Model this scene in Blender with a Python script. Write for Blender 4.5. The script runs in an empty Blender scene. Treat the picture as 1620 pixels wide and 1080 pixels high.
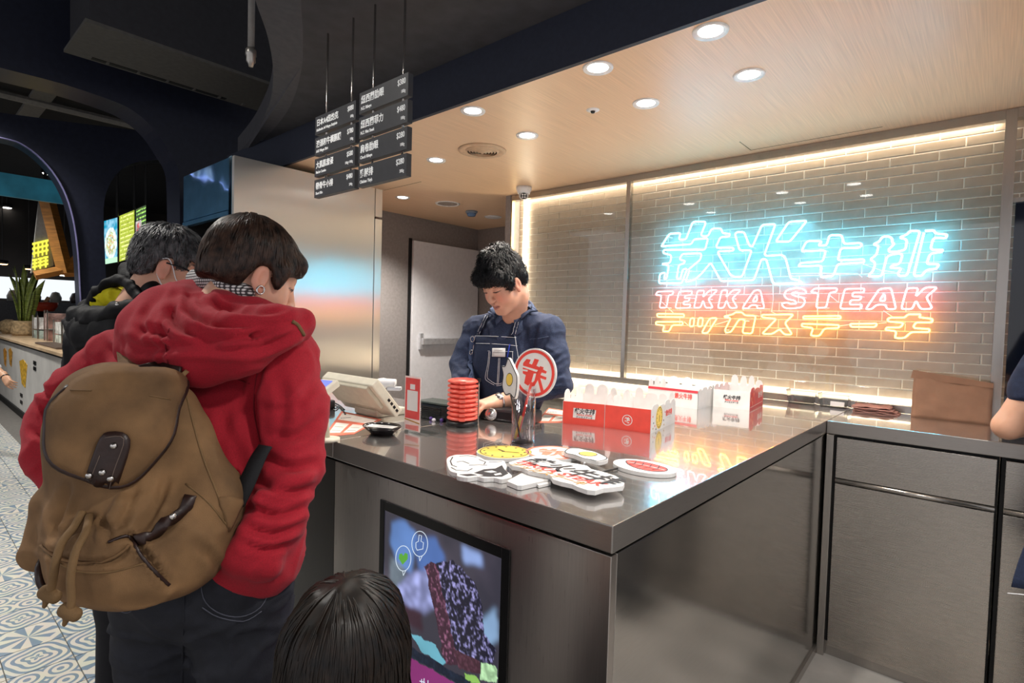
import bpy, bmesh, math, random
import numpy as np
from mathutils import Vector, Matrix, Euler
random.seed(7); np.random.seed(7)
SC = bpy.context.scene
COL = SC.collection
# ---------------------------------------------------------------- camera
F = 873.0                                    # focal length in pixels of the 1620x1080 frame
CAM = np.array([0.0, 0.0, 1.441])
def _cv(u, v): return np.array([u - 810.0, -(v - 540.0), -F])
_d1 = _cv(-180, 481); _d1 /= np.linalg.norm(_d1)
_d2 = _cv(1580, 530)
_X = -_d1; _Y = _d2 - _X * (_d2 @ _X); _Y /= np.linalg.norm(_Y); _Z = np.cross(_X, _Y)
ROT = np.array([_X, _Y, _Z])
cam_d = bpy.data.cameras.new('camera'); cam_o = bpy.data.objects.new('camera', cam_d); COL.objects.link(cam_o)
cam_d.sensor_width = 36.0; cam_d.lens = 36.0 * F / 1620.0; cam_d.clip_start = 0.02; cam_d.clip_end = 200
cam_o.matrix_world = Matrix([list(ROT[0]) + [CAM[0]], list(ROT[1]) + [CAM[1]], list(ROT[2]) + [CAM[2]], [0, 0, 0, 1]])
SC.camera = cam_o
# ---------------------------------------------------------------- world, exposure
SC.view_settings.view_transform = 'Standard'
SC.view_settings.look = 'None'
SC.view_settings.gamma = 1.0
SC.view_settings.use_curve_mapping = False
SC.view_settings.exposure = 0.5
W = bpy.data.worlds.new('hall_ambient'); SC.world = W; W.use_nodes = True
W.node_tree.nodes['Background'].inputs[0].default_value = (0.95, 0.95, 1.0, 1)
W.node_tree.nodes['Background'].inputs[1].default_value = 0.6

def P(u, v, X=None, Y=None, Z=None, d=None):
    "point seen at photo pixel (u,v) on the plane X=, Y=, Z= or at camera depth d"
    r = ROT @ _cv(u, v)
    if d is not None: return CAM + r * (d / F)
    if X is not None: t = (X - CAM[0]) / r[0]
    elif Y is not None: t = (Y - CAM[1]) / r[1]
    else: t = (Z - CAM[2]) / r[2]
    return CAM + r * t

# ---------------------------------------------------------------- materials
def lin(c):
    if isinstance(c, str):
        c = [int(c[i:i+2], 16) / 255 for i in (0, 2, 4)]
    return tuple((x / 12.92 if x <= .04045 else ((x + .055) / 1.055) ** 2.4) for x in c[:3]) + (1,)
MATS = {}
def nd(nt, t, **kw):
    n = nt.nodes.new(t)
    for k, v in kw.items(): setattr(n, k, v)
    return n
def mat(name, col, rough=.5, metal=0, var=.06, scale=30, bump=.0, bscale=200, stretch=(1, 1, 1), bstretch=None,
        spec=.5, emit=None, estr=0, trans=0, ior=1.45, alpha=1, sheen=0, coat=0, rvar=0, bdist=.002, sss=0, detail=3, var2=None):
    if name in MATS: return MATS[name]
    m = bpy.data.materials.new(name); m.use_nodes = True; nt = m.node_tree
    b = nt.nodes['Principled BSDF']; L = nt.links
    c = lin(col)
    tc = nd(nt, 'ShaderNodeTexCoord')
    mp = nd(nt, 'ShaderNodeMapping'); mp.inputs['Scale'].default_value = stretch; L.new(tc.outputs['Object'], mp.inputs[0])
    nz = nd(nt, 'ShaderNodeTexNoise'); nz.inputs['Scale'].default_value = scale; nz.inputs['Detail'].default_value = detail
    L.new(mp.outputs[0], nz.inputs['Vector'])
    rp = nd(nt, 'ShaderNodeValToRGB'); e = rp.color_ramp.elements
    e[0].position = .3; e[1].position = .7
    e[0].color = tuple(max(0, x * (1 - var * 2)) for x in c[:3]) + (1,)
    e[1].color = tuple(min(1, x * (1 + var * 2)) for x in c[:3]) + (1,)
    if var2: e[1].color = lin(var2)
    L.new(nz.outputs['Fac'], rp.inputs[0]); L.new(rp.outputs[0], b.inputs['Base Color'])
    b.inputs['Roughness'].default_value = rough; b.inputs['Metallic'].default_value = metal
    b.inputs['Specular IOR Level'].default_value = spec; b.inputs['IOR'].default_value = ior
    b.inputs['Transmission Weight'].default_value = trans; b.inputs['Alpha'].default_value = alpha
    b.inputs['Sheen Weight'].default_value = sheen; b.inputs['Coat Weight'].default_value = coat
    b.inputs['Subsurface Weight'].default_value = sss
    if sss: b.inputs['Subsurface Radius'].default_value = (1, .4, .25); b.inputs['Subsurface Scale'].default_value = .01
    if rvar:
        mr = nd(nt, 'ShaderNodeMapRange'); mr.inputs[3].default_value = max(.02, rough - rvar); mr.inputs[4].default_value = rough + rvar
        L.new(nz.outputs['Fac'], mr.inputs[0]); L.new(mr.outputs[0], b.inputs['Roughness'])
    if bump:
        mp2 = nd(nt, 'ShaderNodeMapping'); mp2.inputs['Scale'].default_value = bstretch or stretch; L.new(tc.outputs['Object'], mp2.inputs[0])
        n2 = nd(nt, 'ShaderNodeTexNoise'); n2.inputs['Scale'].default_value = bscale; n2.inputs['Detail'].default_value = 4
        L.new(mp2.outputs[0], n2.inputs['Vector'])
        bm_ = nd(nt, 'ShaderNodeBump'); bm_.inputs['Strength'].default_value = bump; bm_.inputs['Distance'].default_value = bdist
        L.new(n2.outputs['Fac'], bm_.inputs['Height']); L.new(bm_.outputs[0], b.inputs['Normal'])
    if emit is not None:
        b.inputs['Emission Color'].default_value = lin(emit); b.inputs['Emission Strength'].default_value = estr
    MATS[name] = m
    return m
def glow(name, col, s):
    if name in MATS: return MATS[name]
    m = bpy.data.materials.new(name); m.use_nodes = True; nt = m.node_tree; nt.nodes.clear()
    o = nd(nt, 'ShaderNodeOutputMaterial'); e = nd(nt, 'ShaderNodeEmission')
    e.inputs[0].default_value = tuple(col) + (1,) if not isinstance(col, str) else lin(col); e.inputs[1].default_value = s
    nt.links.new(e.outputs[0], o.inputs[0]); MATS[name] = m; return m
def glass(name, tint=(1, 1, 1), ior=1.5, rough=0.0, boost=1.0):
    "thin sheet: clear with a Fresnel reflection"
    if name in MATS: return MATS[name]
    m = bpy.data.materials.new(name); m.use_nodes = True; nt = m.node_tree; nt.nodes.clear(); L = nt.links
    o = nd(nt, 'ShaderNodeOutputMaterial'); t = nd(nt, 'ShaderNodeBsdfTransparent'); g = nd(nt, 'ShaderNodeBsdfGlossy')
    t.inputs[0].default_value = tint + (1,); g.inputs['Roughness'].default_value = rough
    lw = nd(nt, 'ShaderNodeLayerWeight'); pw = nd(nt, 'ShaderNodeMath', operation='POWER'); pw.inputs[1].default_value = 4.0; L.new(lw.outputs['Facing'], pw.inputs[0])
    ml = nd(nt, 'ShaderNodeMath', operation='MULTIPLY_ADD'); ml.inputs[1].default_value = .8*boost; ml.inputs[2].default_value = .045*boost; ml.use_clamp = True
    mx = nd(nt, 'ShaderNodeMixShader'); L.new(pw.outputs[0], ml.inputs[0]); L.new(ml.outputs[0], mx.inputs[0])
    L.new(t.outputs[0], mx.inputs[1]); L.new(g.outputs[0], mx.inputs[2]); L.new(mx.outputs[0], o.inputs[0]); MATS[name] = m; return m
def vcol_glow(name, s, lit=False):
    if name in MATS: return MATS[name]
    m = bpy.data.materials.new(name); m.use_nodes = True; nt = m.node_tree; L = nt.links
    b = nt.nodes['Principled BSDF']; a = nd(nt, 'ShaderNodeAttribute'); a.attribute_name = 'print'
    if lit: L.new(a.outputs['Color'], b.inputs['Base Color'])
    else:
        b.inputs['Base Color'].default_value = (.01, .01, .01, 1); b.inputs['Roughness'].default_value = .12
        L.new(a.outputs['Color'], b.inputs['Emission Color']); b.inputs['Emission Strength'].default_value = s
    MATS[name] = m; return m
def steel(name, col='9a9896', rough=.2, streak=(1, 60, 1), bump=.12, wave=0, var=.05, aniso=0, tan=(0, 1, 0), metal=.85, coat=0):
    "brushed stainless: fine noise stretched along the brushing"
    if name in MATS: return MATS[name]
    m = bpy.data.materials.new(name); m.use_nodes = True; nt = m.node_tree; L = nt.links
    b = nt.nodes['Principled BSDF']; b.inputs['Metallic'].default_value = metal
    tc = nd(nt, 'ShaderNodeTexCoord'); mp = nd(nt, 'ShaderNodeMapping'); mp.inputs['Scale'].default_value = streak
    L.new(tc.outputs['Object'], mp.inputs[0])
    nz = nd(nt, 'ShaderNodeTexNoise'); nz.inputs['Scale'].default_value = 12; nz.inputs['Detail'].default_value = 5; L.new(mp.outputs[0], nz.inputs['Vector'])
    rp = nd(nt, 'ShaderNodeValToRGB'); c = lin(col); e = rp.color_ramp.elements; e[0].position = .3; e[1].position = .7
    e[0].color = tuple(x * (1 - var) for x in c[:3]) + (1,); e[1].color = tuple(x * (1 + var) for x in c[:3]) + (1,)
    L.new(nz.outputs['Fac'], rp.inputs[0]); L.new(rp.outputs[0], b.inputs['Base Color'])
    mr = nd(nt, 'ShaderNodeMapRange'); k_ = .03 if aniso > .9 else .2; mr.inputs[3].default_value = rough * (1-k_); mr.inputs[4].default_value = rough * (1+k_)
    if coat: b.inputs['Coat Weight'].default_value = coat; b.inputs['Coat Roughness'].default_value = .025; b.inputs['Coat IOR'].default_value = 1.7
    L.new(nz.outputs['Fac'], mr.inputs[0]); L.new(mr.outputs[0], b.inputs['Roughness'])
    bp = nd(nt, 'ShaderNodeBump'); bp.inputs['Strength'].default_value = bump; bp.inputs['Distance'].default_value = .0008
    L.new(nz.outputs['Fac'], bp.inputs['Height'])
    if wave:
        n2 = nd(nt, 'ShaderNodeTexNoise'); n2.inputs['Scale'].default_value = 3.0; n2.inputs['Detail'].default_value = 1; L.new(tc.outputs['Object'], n2.inputs['Vector'])
        b2 = nd(nt, 'ShaderNodeBump'); b2.inputs['Strength'].default_value = wave; b2.inputs['Distance'].default_value = .02
        L.new(n2.outputs['Fac'], b2.inputs['Height']); L.new(b2.outputs[0], bp.inputs['Normal'])
    L.new(bp.outputs[0], b.inputs['Normal'])
    if aniso:
        b.inputs['Anisotropic'].default_value = aniso; cx = nd(nt, 'ShaderNodeCombineXYZ')
        for i in range(3): cx.inputs[i].default_value = tan[i]
        L.new(cx.outputs[0], b.inputs['Tangent'])
    MATS[name] = m; return m

# ---------------------------------------------------------------- object helpers
def tag(o, label=None, cat=None, group=None, kind=None):
    if label: o['label'] = label
    if cat: o['category'] = cat
    if group: o['group'] = group
    if kind: o['kind'] = kind
    return o
def empty(name, loc, label=None, cat=None, group=None):
    o = bpy.data.objects.new(name, None); COL.objects.link(o); o.location = Vector(loc); o.empty_display_size = .05
    return tag(o, label, cat, group)
def wloc(o):
    v = Vector(o.location)
    while o.parent: o = o.parent; v += Vector(o.location)
    return v
def link(name, me, parent=None, mats=None, smooth=False, bevel=0):
    "mesh in world coordinates -> object with its origin at the mesh's base"
    n = len(me.vertices); co = np.empty(n * 3, np.float32); me.vertices.foreach_get('co', co); co = co.reshape(-1, 3)
    lo, hi = co.min(0), co.max(0); base = np.array([(lo[0] + hi[0]) / 2, (lo[1] + hi[1]) / 2, lo[2]])
    co -= base.astype(np.float32); me.vertices.foreach_set('co', co.ravel()); me.update()
    o = bpy.data.objects.new(name, me); COL.objects.link(o)
    b = Vector([float(x) for x in base])
    if parent is not None: o.parent = parent; o.location = b - wloc(parent)
    else: o.location = b
    if mats is not None:
        for m in (mats if isinstance(mats, (list, tuple)) else [mats]): me.materials.append(m)
    if smooth: me.polygons.foreach_set('use_smooth', [True] * len(me.polygons))
    if bevel:
        bv = o.modifiers.new('edge', 'BEVEL'); bv.width = bevel; bv.segments = 2; bv.limit_method = 'ANGLE'; bv.angle_limit = math.radians(40)
    return o
def dup(root, loc=None, parent=None, label=None):
    r = root.copy(); COL.objects.link(r); r.parent = parent
    if loc is not None: r.location = Vector(loc)
    if label: r['label'] = label
    for ch in list(root.children): dup(ch, None, r)
    return r
class MB:
    def __init__(s): s.v = []; s.f = []; s.mi = []; s.cur = 0
    def add(s, vs, fs):
        o = len(s.v); s.v += [tuple(float(x) for x in p) for p in vs]; s.f += [tuple(i + o for i in f) for f in fs]; s.mi += [s.cur] * len(fs); return s
    def box(s, a, b):
        (x0, y0, z0), (x1, y1, z1) = a, b
        return s.add([(x0,y0,z0),(x1,y0,z0),(x1,y1,z0),(x0,y1,z0),(x0,y0,z1),(x1,y0,z1),(x1,y1,z1),(x0,y1,z1)],
                     [(0,3,2,1),(4,5,6,7),(0,1,5,4),(1,2,6,5),(2,3,7,6),(3,0,4,7)])
    def obox(s, c, ax, half):
        "oriented box: centre, three axes, half sizes"
        c = np.array(c, float); ax = [np.array(a, float) for a in ax]; vs = []
        for k in (-1, 1):
            for i, j in ((-1,-1),(1,-1),(1,1),(-1,1)): vs.append(c + ax[0]*half[0]*i + ax[1]*half[1]*j + ax[2]*half[2]*k)
        return s.add(vs, [(0,3,2,1),(4,5,6,7),(0,1,5,4),(1,2,6,5),(2,3,7,6),(3,0,4,7)])
    def prism(s, poly, off):
        "closed 3-D outline (planar) pushed along off"
        n = len(poly); a = [np.array(p, float) for p in poly]; off = np.array(off, float)
        nrm = np.zeros(3)
        for i in range(n): nrm += np.cross(a[i], a[(i+1) % n])
        if nrm @ off > 0: a = a[::-1]
        return s.add(a + [p + off for p in a], [tuple(range(n)), tuple(range(2*n-1, n-1, -1))] + [(i, (i+n), (i+1) % n + n, (i+1) % n)[::-1][::-1] if False else ((i+1) % n, i, i+n, (i+1) % n + n) for i in range(n)])
    def tube(s, path, r, n=8, closed=False, caps=True):
        p = [np.array(q, float) for q in path]; m = len(p); rr = r if hasattr(r, '__len__') else [r] * m
        tan = []
        for i in range(m):
            a = p[(i-1) % m] if (closed or i > 0) else p[i]; b = p[(i+1) % m] if (closed or i < m-1) else p[i]
            t = b - a; l = np.linalg.norm(t); tan.append(t / l if l > 1e-9 else np.array([0, 0, 1.]))
        u = np.cross(tan[0], [0, 0, 1.]); 
        if np.linalg.norm(u) < 1e-3: u = np.cross(tan[0], [1., 0, 0])
        u /= np.linalg.norm(u); vs = []
        for i in range(m):
            u = u - tan[i] * (u @ tan[i]); l = np.linalg.norm(u); u = u / l if l > 1e-6 else np.cross(tan[i], [0, 1., 0]); w = np.cross(tan[i], u)
            for k in range(n):
                a = 2 * math.pi * k / n; vs.append(p[i] + (u * math.cos(a) + w * math.sin(a)) * rr[i])
        fs = []
        for i in range(m if closed else m-1):
            j = (i+1) % m
            for k in range(n): fs.append((i*n+k, i*n+(k+1) % n, j*n+(k+1) % n, j*n+k))
        if caps and not closed: fs += [tuple(range(n-1, -1, -1)), tuple((m-1)*n+k for k in range(n))]
        return s.add(vs, fs)
    def ribbon(s, path, side, hw, th):
        "flat strap: path points, a side vector (or list) across the width, half width, thickness"
        p = [np.array(q, float) for q in path]; m = len(p); vs = []
        sd = side if isinstance(side, list) else [side] * m
        hws = hw if hasattr(hw, '__len__') else [hw] * m
        for i in range(m):
            t = p[min(i+1, m-1)] - p[max(i-1, 0)]; t /= np.linalg.norm(t); a = np.array(sd[i], float); a = a - t * (a @ t); a /= np.linalg.norm(a); nn = np.cross(t, a)
            for e, g in ((-1,-1),(1,-1),(1,1),(-1,1)): vs.append(p[i] + a*hws[i]*e + nn*th*.5*g)
        fs = [(0,1,2,3)[::-1], tuple(4*(m-1)+k for k in range(4))]
        for i in range(m-1):
            for k in range(4): fs.append((4*i+k, 4*i+(k+1) % 4, 4*i+4+(k+1) % 4, 4*i+4+k))
        return s.add(vs, fs)
    def lathe(s, prof, c=(0,0,0), n=24, axis=None, squash=(1, 1)):
        "profile of (radius, height); r=0 ends close"
        c = np.array(c, float); vs = []; fs = []; rings = []
        if axis is None: ex, ey, ez = np.eye(3)
        else:
            ez = np.array(axis, float); ez /= np.linalg.norm(ez); ex = np.cross([0, 0, 1.], ez)
            if np.linalg.norm(ex) < 1e-3: ex = np.array([1., 0, 0])
            ex /= np.linalg.norm(ex); ey = np.cross(ez, ex)
        for r, z in prof:
            if r < 1e-7: rings.append([len(vs)]); vs.append(c + ez*z)
            else:
                rings.append(list(range(len(vs), len(vs)+n)))
                for k in range(n):
                    a = 2*math.pi*k/n; vs.append(c + ex*r*math.cos(a)*squash[0] + ey*r*math.sin(a)*squash[1] + ez*z)
        for A, B in zip(rings, rings[1:]):
            for k in range(n):
                q = [A[k % len(A)], A[(k+1) % len(A)], B[(k+1) % len(B)], B[k % len(B)]]
                q2 = []; [q2.append(x) for x in q if x not in q2]
                if len(q2) > 2: fs.append(tuple(q2))
        return s.add(vs, fs)
    def build(s, name, m, parent=None, smooth=False, bevel=0):
        me = bpy.data.meshes.new(name); me.from_pydata(s.v, [], s.f); me.validate(); me.update()
        o = link(name, me, parent, m, smooth, bevel)
        if any(s.mi) and len(me.polygons) == len(s.mi): me.polygons.foreach_set('material_index', s.mi)
        return o
def fixn(o):
    bm = bmesh.new(); bm.from_mesh(o.data); bmesh.ops.recalc_face_normals(bm, faces=bm.faces); bm.to_mesh(o.data); bm.free(); return o
def autosmooth(o, deg=35):
    "smooth shading with sharp edges kept"
    bm = bmesh.new(); bm.from_mesh(o.data)
    for f in bm.faces: f.smooth = True
    for e in bm.edges:
        if len(e.link_faces) == 2 and e.calc_face_angle(0) > math.radians(deg): e.smooth = False
    bm.to_mesh(o.data); bm.free(); return o
_txt = {}
def text(name, body, size, origin, ex, ey, m, parent, align='LEFT', bold=0, depth=.0004, shear=0, xs=1.0):
    "flat lettering: origin, reading direction ex, up direction ey (world)"
    c = bpy.data.curves.new('lettering', 'FONT'); c.body = body; c.size = size; c.align_x = align; c.offset = bold; c.extrude = depth; c.resolution_u = 3; c.shear = shear
    o = bpy.data.objects.new('lettering', c); COL.objects.link(o)
    dg = bpy.context.evaluated_depsgraph_get(); me = bpy.data.meshes.new_from_object(o.evaluated_get(dg))
    bpy.data.objects.remove(o); bpy.data.curves.remove(c)
    ex = np.array(ex, float); ex /= np.linalg.norm(ex); ey = np.array(ey, float); ey /= np.linalg.norm(ey); ez = np.cross(ex, ey); og = np.array(origin, float)
    n = len(me.vertices); co = np.empty(n*3, np.float32); me.vertices.foreach_get('co', co); co = co.reshape(-1, 3)
    w = og + co[:, :1]*xs*ex + co[:, 1:2]*ey + co[:, 2:]*ez
    me.vertices.foreach_set('co', w.astype(np.float32).ravel()); me.update()
    return link(name, me, parent, m)
def smoothpath(pts, n=6, closed=False):
    "Catmull-Rom through the points"
    p = [np.array(q, float) for q in pts]; m = len(p); out = []
    for i in range(m if closed else m-1):
        g = lambda k: p[k % m] if closed else p[min(max(k, 0), m-1)]
        a, b, c, d = g(i-1), g(i), g(i+1), g(i+2)
        for j in range(n):
            t = j/n; out.append(.5*((2*b)+(c-a)*t+(2*a-5*b+4*c-d)*t*t+(-a+3*b-3*c+d)*t**3))
    if not closed: out.append(p[-1])
    return out
def roundpoly(pts, r, n=3, closed=True):
    "polyline with its corners rounded"
    p = [np.array(q, float) for q in pts]; m = len(p); out = []
    for i in range(m):
        if not closed and i in (0, m-1): out.append(p[i]); continue
        a, b, c = p[(i-1) % m], p[i], p[(i+1) % m]; u = a-b; w = c-b; lu, lw = np.linalg.norm(u), np.linalg.norm(w)
        k = min(r, lu*.45, lw*.45); A = b+u/lu*k; C = b+w/lw*k
        for j in range(n+1):
            t = j/n; out.append((1-t)**2*A+2*t*(1-t)*b+t*t*C)
    return out

# vectorised value noise for meshes
def vnoise(p, seed=0):
    p = np.asarray(p, np.float64); i = np.floor(p).astype(np.int64); f = p-i; f = f*f*(3-2*f); out = 0
    for a in (0, 1):
        for b in (0, 1):
            for c in (0, 1):
                h = (i[..., 0]+a)*374761393+(i[..., 1]+b)*668265263+(i[..., 2]+c)*2147483647+seed*974634777
                h = (h ^ (h >> 13))*1274126177; h = (h ^ (h >> 16)) & 0xffff
                w = (f[..., 0] if a else 1-f[..., 0])*(f[..., 1] if b else 1-f[..., 1])*(f[..., 2] if c else 1-f[..., 2])
                out = out+w*(h/65535.0)
    return out*2-1
# ================================================================ big dimensions
CT = 1.045; YF = .94; XR = -.551; YB = 2.733; YG = 3.31; YW = 3.392; H = 2.44; XL = -1.44; XS = -1.577; XD = -4.35; SOF = 2.64; YE = 1.762
ZD = np.array([0, 0, 1.])
# hall lamps (their fixtures are built with the ceiling)
HALL = [(-2.7, .1, 3.3, 110), (-4.6, -.4, 3.3, 150), (-6.6, .35, 3.3, 150), (-9.5, .2, 3.3, 200), (.3, .9, SOF, 70), (-.9, -1.2, 3.3, 130), (-3.4, -2.2, 3.3, 110), (1.2, .0, SOF, 40), (1.6, -1.8, 3.3, 90)]
def lamp(name, loc, watt, parent=None, size=.08, spot=None, col=(1, .95, .88), blend=.6):
    l = bpy.data.lights.new(name, 'SPOT' if spot else 'AREA'); l.energy = watt; l.color = col
    if spot: l.spot_size = math.radians(spot); l.spot_blend = blend; l.shadow_soft_size = size / 2
    else: l.shape = 'DISK'; l.size = size
    o = bpy.data.objects.new(name, l); COL.objects.link(o)
    if parent is not None: o.parent = parent; o.location = Vector(loc) - wloc(parent)
    else: o.location = Vector(loc)
    return o

# ---------------------------------------------------------------- materials of the setting
m_wood = mat('maple_ceiling', 'e6c3a0', .40, var=.05, scale=9, stretch=(30, .35, 1), detail=5, bump=.02, bscale=20, bstretch=(30, .35, 1))
m_navy = mat('navy_fascia', '2a2e3c', .55, var=.05, scale=60, bump=.05, bscale=400)
m_dark = mat('dark_ceiling_paint', '3a3a3e', .8, var=.1, scale=12, bump=.1, bscale=500)
m_hall = mat('black_hall_paint', '141416', .85, var=.15, scale=8)
m_arch = mat('navy_gloss_paint', '232634', .35, var=.08, scale=25, bump=.06, bscale=350)
m_grey = mat('grey_plaster', '8f8a89', .8, var=.05, scale=40, bump=.08, bscale=300)
m_concrete = mat('pale_floor_screed', 'a9a6a2', .45, var=.1, scale=5, detail=8, bump=.05, bscale=90)
m_grout = mat('light_grout', 'f0ebe2', .8, var=.05, scale=80)
m_brick = mat('taupe_glazed_brick', '9a8d80', .32, var=.05, scale=25, bump=.06, bscale=60, coat=.15)
m_st_top = steel('steel_worktop', 'c6c2bf', .17, (3, 40, 3), .006, var=.015, metal=.85, coat=1.0)
m_st_front = steel('steel_front_brushed_down', 'b0a8a2', .30, (40, 3, 1), .12, wave=.10, aniso=.8, tan=(0, 0, 1), metal=.95)
m_st_side = steel('steel_side_panel', 'b2aea9', .14, (2, 2, 60), .06, metal=.97)
m_st_cab = steel('steel_cabinet', 'b4ada6', .27, (1, 1, 60), .10, aniso=.5, tan=(1, 0, 0), metal=.97)
m_st_fridge = steel('steel_kitchen_panel', 'dcd8d2', .28, (1, .12, 60), .003, wave=.05, var=.004, aniso=.97, tan=(0, 1, 0))
m_st_trim = steel('steel_trim', 'a8a29c', .24, (40, 40, 1), .1)
m_gap = mat('shadow_gap_black', '0c0c0d', .6)
m_white = mat('white_paint', 'e9e7e6', .45, var=.02)
m_black = mat('black_plastic', '141416', .4, var=.1, scale=80)

# ---------------------------------------------------------------- floors
MB().box((-.62, -5, -.05), (4, YG+.2, 0)).build('floor', m_concrete)['kind'] = 'structure'
MB().box((-4.35, YF, -.05), (-.62, 4.4, 0)).build('floor', m_concrete)['kind'] = 'structure'
flr = MB().box((-16, -5, -.06), (-.62, YF, -.006)).build('floor', mat('dark_tile_grout', '6d6a66', .8)); flr['kind'] = 'structure'
MB().box((-16, YF, -.06), (-4.35, 8, -.006)).build('floor', MATS['dark_tile_grout'])['kind'] = 'structure'
# encaustic tiles: three printed patterns in blue grey and cream
def tile_mat(name, kind):
    m = bpy.data.materials.new(name); m.use_nodes = True; nt = m.node_tree; L = nt.links; b = nt.nodes['Principled BSDF']
    tc = nd(nt, 'ShaderNodeTexCoord'); sp = nd(nt, 'ShaderNodeSeparateXYZ'); L.new(tc.outputs['Object'], sp.inputs[0])
    def M(op, a, b_=None, c=None):
        n = nd(nt, 'ShaderNodeMath', operation=op)
        for i, x in enumerate((a, b_, c)):
            if x is None: continue
            if isinstance(x, (int, float)): n.inputs[i].default_value = x
            else: L.new(x, n.inputs[i])
        return n.outputs[0]
    x = M('MULTIPLY', sp.outputs[0], 1/.205); y = M('MULTIPLY', sp.outputs[1], 1/.205)      # -.5 .. .5 over the tile
    ax = M('ABSOLUTE', x); ay = M('ABSOLUTE', y); r = M('SQRT', M('ADD', M('MULTIPLY', x, x), M('MULTIPLY', y, y)))
    th = M('ARCTAN2', y, x)
    if kind == 0:      # eight-point star of split kites
        f = M('GREATER_THAN', M('SINE', M('MULTIPLY', th, 8)), 0); f = M('MULTIPLY', f, M('LESS_THAN', M('ADD', ax, ay), .62))
        g = M('GREATER_THAN', M('ADD', ax, ay), .8); f = M('MAXIMUM', f, g)
    elif kind == 1:    # rings and scrolls
        a = M('SINE', M('ADD', M('MULTIPLY', r, 42), M('MULTIPLY', M('SINE', M('MULTIPLY', th, 4)), 1.6))); f = M('GREATER_THAN', a, .1)
    elif kind == 2:    # tumbling blocks
        u = M('FRACT', M('ADD', M('MULTIPLY', x, 2), M('MULTIPLY', y, 1))); w = M('FRACT', M('SUBTRACT', M('MULTIPLY', y, 2), M('MULTIPLY', x, 1)))
        f = M('GREATER_THAN', M('ABSOLUTE', M('SUBTRACT', u, w)), .35)
    else:              # interlaced quatrefoil
        px = M('SUBTRACT', ax, .25); py = M('SUBTRACT', ay, .25); q = M('SQRT', M('ADD', M('MULTIPLY', px, px), M('MULTIPLY', py, py)))
        a = M('SINE', M('MULTIPLY', q, 48)); f = M('GREATER_THAN', a, .2)
    nz = nd(nt, 'ShaderNodeTexNoise'); nz.inputs['Scale'].default_value = 14; nz.inputs['Detail'].default_value = 6; L.new(tc.outputs['Object'], nz.inputs['Vector'])
    mx = nd(nt, 'ShaderNodeMix'); mx.data_type = 'RGBA'; L.new(f, mx.inputs[0]); mx.inputs[6].default_value = lin('e2dccd'); mx.inputs[7].default_value = lin('7d93a6')
    m2 = nd(nt, 'ShaderNodeMix'); m2.data_type = 'RGBA'; m2.blend_type = 'MULTIPLY'; m2.inputs[0].default_value = .25; L.new(mx.outputs[2], m2.inputs[6]); L.new(nz.outputs['Color'], m2.inputs[7])
    L.new(m2.outputs[2], b.inputs['Base Color']); b.inputs['Roughness'].default_value = .38
    return m
tm = [tile_mat('tile_star', 0), tile_mat('tile_rings', 1), tile_mat('tile_blocks', 2), tile_mat('tile_quatrefoil', 3)]
protos = []
for k in range(4):
    me = bpy.data.meshes.new('tile'); q = MB().box((-.103, -.103, 0), (.103, .103, .006)); me.from_pydata(q.v, [], q.f); me.materials.append(tm[k]); protos.append(me)
T = .21; tx0 = -2.82; ty0 = .505; near = []; far = []
seq = [0, 2, 3, 1, 2, 1, 3, 0, 1, 2, 3]
for i in range(-36, 7):
    for j in range(-5, 2):
        x = tx0+(i+.5)*T; y = ty0+(j+.5)*T; q = cam_o.matrix_world.inverted() @ Vector((x, y, 0))
        if q.z > -.3: continue
        u, v = 810-F*q.x/q.z, 540+F*q.y/q.z
        k = seq[(i*3+j*5+abs(i)//4) % 11]
        if -60 < u < 620 and 600 < v < 1200: near.append((-q.z, x, y, k))
near.sort()
for dd, x, y, k in near[:290]:
    o = bpy.data.objects.new('tile', protos[k]); COL.objects.link(o); o.parent = flr; o.location = Vector((x, y, -.006)) - flr.location; o.rotation_euler.z = (k % 2)*math.pi/2
for k in range(4):
    b = MB()
    for dd, x, y, kk in near[290:]:
        if kk == k: b.box((x-.103, y-.103, -.006), (x+.103, y+.103, 0))
    if b.v:
        o = b.build('far_tiles', mat('far_tile_%d' % k, ['b8bcba', 'aeb4b6', 'c2c2bb', 'b2b6b8'][k], .4, var=.2, scale=30, var2='8296a6'), flr); o['kind'] = 'stuff'

# ---------------------------------------------------------------- ceilings
ceil = MB().prism([(-4.5, YE, H), (1.6, YE, H), (1.6, 4.4, H), (-4.5, 4.4, H)], (0, 0, .05)).build('ceiling', m_wood); ceil['kind'] = 'structure'
b = MB()
s0, s1 = P(607, 301, Z=H-.0005), P(652, 285, Z=H-.0005); b.box((s0[0], s0[1]-.002, H-.001), (s1[0]+.02, s0[1]+.002, H+.01))
h0, h1 = P(1170, 224, Z=H), P(1190, 237, Z=H)
b.box((h0[0]-.002, h0[1], H-.001), (h0[0]+.002, h1[1]+.0, H+.01)); b.box((h0[0], h1[1]-.002, H-.001), (h0[0]+.62, h1[1]+.002, H+.01))
b.build('access_hatch_joint', mat('ceiling_joint', '6e5a45', .8), ceil)
MB().box((-4.5, YE-.02, H-.012), (1.6, YE, H+.21)).build('trim_1', m_navy)['kind'] = 'structure'
edge = [P(u, v, Z=SOF) for u, v in [(470, -140), (472, -60), (476, 0), (479, 60), (476, 115), (458, 170), (425, 212), (384, 243)]]
edge = smoothpath(edge, 5)
lowr = [p for p in edge if p[1] < YE-.03]
MB().prism([(1.6, -1.2, SOF), (1.6, YE-.02, SOF), (lowr[-1][0], YE-.02, SOF)] + lowr[::-1] + [(lowr[0][0], -1.2, SOF)], (0, 0, .06)).build('ceiling', m_dark)['kind'] = 'structure'
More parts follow.
